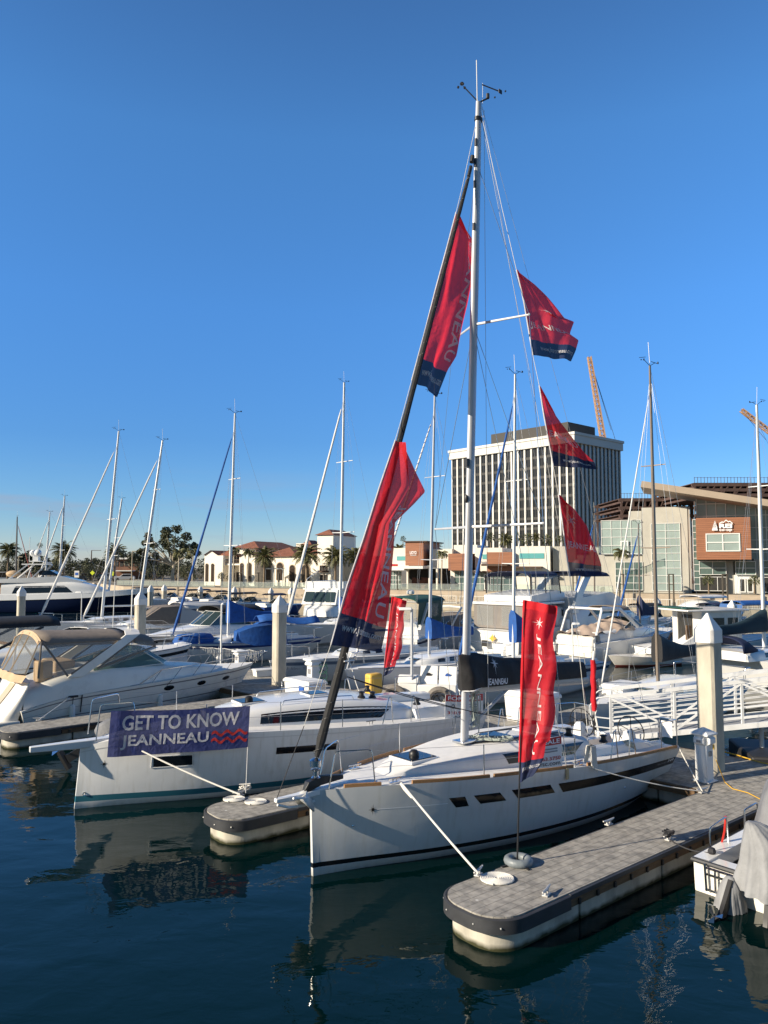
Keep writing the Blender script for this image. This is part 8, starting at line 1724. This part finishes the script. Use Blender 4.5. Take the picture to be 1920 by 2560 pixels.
hose_cab('narrow white cabinet with a big hose reel right of the yellow box', 1022, 1782, (.6, .5, 1.0), -10); hose_cab('wide white cabinet with two open lids and a hose reel behind the banner boat cockpit', 1095, 1785, (1.25, .6, .95), -12, True)
def lamp(label, px_, py_, top_y, arm, z=DZ, h=None, m=ALU, rr=.04):
    b = atz(px_, py_, z); r = thing('dock_lamp', label, 'lamp post', b, 0, 'lamp posts on the docks'); h = h or zpx(top_y, b.y)-z; mb = MB(); mb.tube([(0, 0, 0), (0, 0, h)], [rr, rr*.8], 8); mb.build('post', m, r); mb = MB(); mb.rings([[(x, y*.11, h-.03+z_) for y, z_ in ((-1, 0), (1, 0), (.6, .09), (-.6, .09))] for x in (min(0, arm), max(0, arm))]); mb.build('lamp_head', PEDW, r, bevel=.02)
lamp('slim grey dock lamp with white arm right of the small feather flag', 1030, 1784, 1523, -.42, rr=.055); lamp('white dock lamp between the leaning furled sails', 202, 1575, 1481, -.45, m=WMAST); lamp('white lamp post with blue cover to its right', 552, 1665, 1510, .1, m=WMAST, rr=.05); lamp('cream square headed lamp post before the tan covered cruiser', 1433, 1702, 1560, .3, m=WMAST); lamp('white post rising from the tan cruiser roof line', 325, 1690, 1478, .05, m=WMAST, rr=.03)
# icicle lights on the dock edge
a, b = atz(472, 1655, DZ), atz(655, 1668, DZ); r = thing('string_lights', 'string of white icicle lights along the dock rail behind the tan cruiser bow', 'lights', a); d = b-a; mb = MB(); rnd = random.Random(2)
mb.tube([d*(i/12)+Vector((0, 0, .75-.03*math.sin(i*3))) for i in range(13)], .012, 5)
for i in range(46):
    p = d*(i/46)+Vector((0, 0, .75)); q = p-Vector((0, 0, rnd.uniform(.15, .6))); mb.tube([p, p.lerp(q, .5)+Vector((rnd.uniform(-.03, .03), 0, 0)), q], .008, 4)
mb.build('light_string', WHTP, r)
mb = MB()
for i in range(7): p = d*(i/6); mb.tube([p, p+Vector((0, 0, .76))], .015, 5)
mb.build('post', STEEL, r)
b2 = dock_box('low white steps lying on the dock left of the tall middle pile', 660, 1690, (.9, .5, .32), 30); dock_box('big white dock box behind the black boom', 1330, 1805, (1.5, .8, .95), 134); dock_box('white box under the gangway behind the helm', 1555, 1770, (1.3, .8, .85), 44); dock_box('second white box beneath the gangway near the bronze mast', 1652, 1762, (1.1, .7, .75), 44)
# ================================================================ tender by the banner boat
td = thing('tender', 'small inflatable tender with a tilted covered outboard behind the banner boat bow', 'dinghy', (-7.15, 20.35, 0), R(192))
mb = MB()
for s in (-1, 1): mb.tube([(-2.6, .05*s, .42), (-2.2, .38*s, .38), (-1.6, .52*s, .33), (-.1, .56*s, .3), (.25, .56*s, .3)], [.12, .17, .18, .17, .08], 10)
mb.build('tube', mat('grey_hypalon', (.14, .14, .145), .6), td); mb = MB(); mb.box((-1.0, 0, .2), (2.2, .8, .08)); mb.box((0, 0, .4), (.08, .85, .5)); mb.build('floor', BLKP, td)
def outboard(root, x, y, z, tilt, cm, lm, k=1.0, cowl=True):
    M_ = Matrix.Rotation(tilt, 3, 'Y'); o = Vector((x, y, z)); T = lambda p: o+M_ @ (Vector(p)*k)
    if cowl: mb = MB(); mb.rings([[T((a*q+.1, b*q, c)) for a, b in ((-.2, -.13), (.22, -.11), (.28, 0), (.22, .11), (-.2, .13))] for q, c in ((.75, .1), (1, .2), (1, .45), (.7, .6))]); mb.build('outboard_cowl', cm, root, ang=60)
    mb = MB(); mb.rings([[T((a+.08, b, c)) for a, b in ((-w_, -.05), (w_, -.04), (w_, .04), (-w_, .05))] for w_, c in ((.12, .12), (.09, -.3), (.08, -.55), (.10, -.62))]); mb.rings([[T((a, b*.06, c-.68)) for b, c in ((-1, 0), (0, -.07), (1, 0), (0, .07))] for a in (-.12, .3)]); mb.build('outboard_leg', lm, root, ang=40)
    mb = MB()
    for q in range(3): an = q*2.1; mb.add([T((.32, 0, -.68)), T((.36, .16*math.cos(an), -.68+.16*math.sin(an))), T((.30, .16*math.cos(an+.7), -.68+.16*math.sin(an+.7)))], [(0, 1, 2)])
    mb.build('propeller', STEEL, root, ang=0, fix=False)
outboard(td, .35, .1, .62, -1.05, DGREYC, BLKP, 1.25)
# ================================================================ covered skiff at lower right
SK = Fr((9.63, 15.38), 219.5); sk = thing('skiff', 'small white skiff under grey canvas covers at the lower right edge', 'skiff', SK.o, SK.ang); KH = Hull(5.1, 2.0, [(0, .75), (.5, .55), (1, .5)], MOTO_D, [(0, .01), (.1, .3), (.3, .7), (.6, .9), (1, .93)], stem=-.4)
hull_mesh(sk, KH, [GELW, mat('dark_bottom', (.03, .03, .04), .6)], [BL(-.25, 0, 1), BL(0, 0, 1), BL(.04, 0, 0), BL(0, .5, 0), BL(0, .8, 0), BL(0, 1, 0)], nu=20)
mb = MB(); P = [Vector(KH.pt(i/18, .97, -1, .02)) for i in range(19)]+[Vector((5.14, .0, .5))]+[Vector(KH.pt(1-i/18, .97, 1, .02)) for i in range(19)]; mb.tube(P, .04, 8); mb.build('rub_rail', RUBB, sk)
mb = MB()
for s in (-1, 1): mb.rings([[Vector(KH.pt(i/14, 1, s))+Vector((0, -s*k, z)) for k, z in ((0, 0), (0, .03), (.26, .035), (.27, -.2))] for i in range(1, 15)], closed=False, caps=False)
mb.box((4.95, 0, .46), (.3, 1.8, .08)); mb.build('gunwale', GEL, sk, ang=40); mb = MB(); mb.grid(lambda u, v: (.6+4.3*u, (2*v-1)*.7, .16), 4, 2); mb.build('cockpit_floor', DECKW, sk)
for s in (1, -1): rail_tube(sk, [(4.7, .86*s, .52), (4.72, .86*s, .92), (4.1, .88*s, .98), (4.05, .88*s, .54)], .016, STEEL, 'stern_rail'); rail_tube(sk, [(3.4, .9*s, .55), (3.4, .9*s, .95), (2.9, .9*s, .98), (2.85, .9*s, .56)], .016, STEEL, 'side_rail')
mb = MB(); mb.tube([(4.08, -.9, .98), (4.1, -.92, .72), (4.15, -.95, .52)], .018, 5); mb.build('red_strap', RED, sk); mb = MB(); mb.ball((4.78, -.8, .58), .07, 8); mb.build('rope_knot', DWIRE, sk)
mb = MB(); X = 5.17; mb.tube([(X, -.72, .44), (X, -.12, .44)], .02, 6); mb.tube([(X, -.72, .34), (X, -.12, .34)], .02, 6); mb.tube([(X, -.72, .50), (X, -.70, .08)], .022, 6); mb.tube([(X, -.20, .5), (X, -.20, .08)], .022, 6); mb.tube([(X, -.72, .1), (X, -.18, .1)], .02, 6); mb.tube([(X, -.55, .42), (X, -.55, .12)], .02, 6); mb.build('boarding_ladder', STEEL, sk)
def drape(name, c, rx, ry, h, m, seed, z0=.35, pw=.75, peak=(0, 0), n=72, sub=24, fold=1.0):
    """tent of loose cloth hung over a point: radial folds deepen towards the hem"""
    rnd = random.Random(seed); fr = [(rnd.choice((3, 4, 5, 7, 9, 11, 14, 17)), rnd.random()*6.3, rnd.uniform(.3, 1)) for _ in range(6)]; mb = MB()
    def f(u, v):
        a = 2*math.pi*v; q = u; k = sum(w_*math.sin(n_*a+p+q*1.5) for n_, p, w_ in fr)/3; nz = noise.noise(Vector((math.cos(a)*1.6+seed, math.sin(a)*1.6, q*3)))
        rr_ = q**pw*(1+fold*(.11*k*q+.10*nz*q)); z = h*(1-q)**.85*(1+.05*nz) if q > .12 else h*(1-.12)**.85+(h*.07)*(1-(q/.12)**2)
        z += .05*h*k*q*(1-q)*2*fold-.10*h*(1+k*.5)*max(0, q-.85)*4*rnd_hem
        cx = c[0]+peak[0]*(1-q)**2; cy = c[1]+peak[1]*(1-q)**2
        return (cx+rx*rr_*math.cos(a), cy+ry*rr_*math.sin(a), z0+z)
    rnd_hem = .5
    mb.grid(f, sub, n); return mb.build(name, m, sk, ang=80)
drape('console_cover', (3.15, -.05), .95, .80, 1.25, DGREYC, 1, z0=.42, pw=.5, peak=(.25, -.2)); drape('bow_cover', (1.7, 0), 1.2, .75, .55, DGREYC, 4, z0=.5, pw=.6)
drape('engine_cover', (4.86, .26), .62, .58, 1.02, GREYC, 2, z0=.36, pw=.60, peak=(.30, -.22), fold=1.5); drape('propeller_wrap', (5.36, -.22), .20, .22, .50, GREYC, 3, z0=.02, pw=.5, fold=1.6, sub=14, n=40)
outboard(sk, 5.38, -.18, .30, -.75, BLKP, BLKP, .8, False); outboard(sk, 5.3, .38, .32, -.3, BLKP, BLKP, .85, False)
rope('black stern line from the skiff to the dock cleat', catenary(SK.w(4.78, -.82, .55), atz(1676, 2100, DZ+.08), .06, 8), .014, DWIRE)
pb = thing('dock_pipe_stand', 'white pipe stand with valves on the main dock at the right edge', 'pipe stand', atz(1905, 1868, DZ)); mb = MB(); mb.tube([(0, 0, 0), (0, 0, .55)], .06, 8); mb.tube([(-.02, 0, .45), (.3, 0, .45)], .05, 8); mb.ball((0, 0, .58), .08, 8); mb.build('pipe', PEDW, pb)
# seated visitor on the quay steps at the far right
def visitor():
    Y = 84; b = Vector((X_(1892, Y), Y, SWT)); r = thing('person', 'seated person in dark top resting on the quay behind the white railing', 'person', b); SKN = mat('skin', (.42, .26, .18), .6)
    me = bpy.data.meshes.new('body'); V = [(0, 0, .5), (0, .02, .75), (0, .02, 1.02), (0, 0, 1.12), (0, -.03, 1.28), (.2, .02, 1.0), (.26, -.1, .75), (.2, -.3, .68), (-.2, .02, 1.0), (-.26, -.1, .75), (-.2, -.3, .68), (.1, -.02, .48), (.12, -.45, .5), (.12, -.45, .05), (.12, -.6, .03), (-.1, -.02, .48), (-.12, -.45, .5), (-.12, -.45, .05), (-.12, -.6, .03)]
    E = [(0, 1), (1, 2), (2, 3), (3, 4), (2, 5), (5, 6), (6, 7), (2, 8), (8, 9), (9, 10), (0, 11), (11, 12), (12, 13), (13, 14), (0, 15), (15, 16), (16, 17), (17, 18)]
    RD = [.15, .14, .15, .06, .11, .06, .045, .035, .06, .045, .035, .085, .07, .045, .04, .085, .07, .045, .04]
    me.from_pydata(V, E, []); o = bpy.data.objects.new('body', me); COL.objects.link(o); o.parent = r; s = o.modifiers.new('skin', 'SKIN'); o.modifiers.new('sub', 'SUBSURF').levels = 1
    for i, q in enumerate(me.skin_vertices[0].data if me.skin_vertices else []): q.radius = (RD[i], RD[i])
    me.materials.append(mat('dark_top', (.05, .05, .06), .9)); mb = MB(); mb.ball((0, .02, 1.33), (.10, .11, .12), 10); mb.build('hair', DWIRE, r)
    mb = MB(); mb.box((0, .12, .22), (1.4, .4, .44)); tag(mb.build('bench', CONC, ang=0), 'low concrete bench under the seated visitor', 'bench').location = b
visitor()
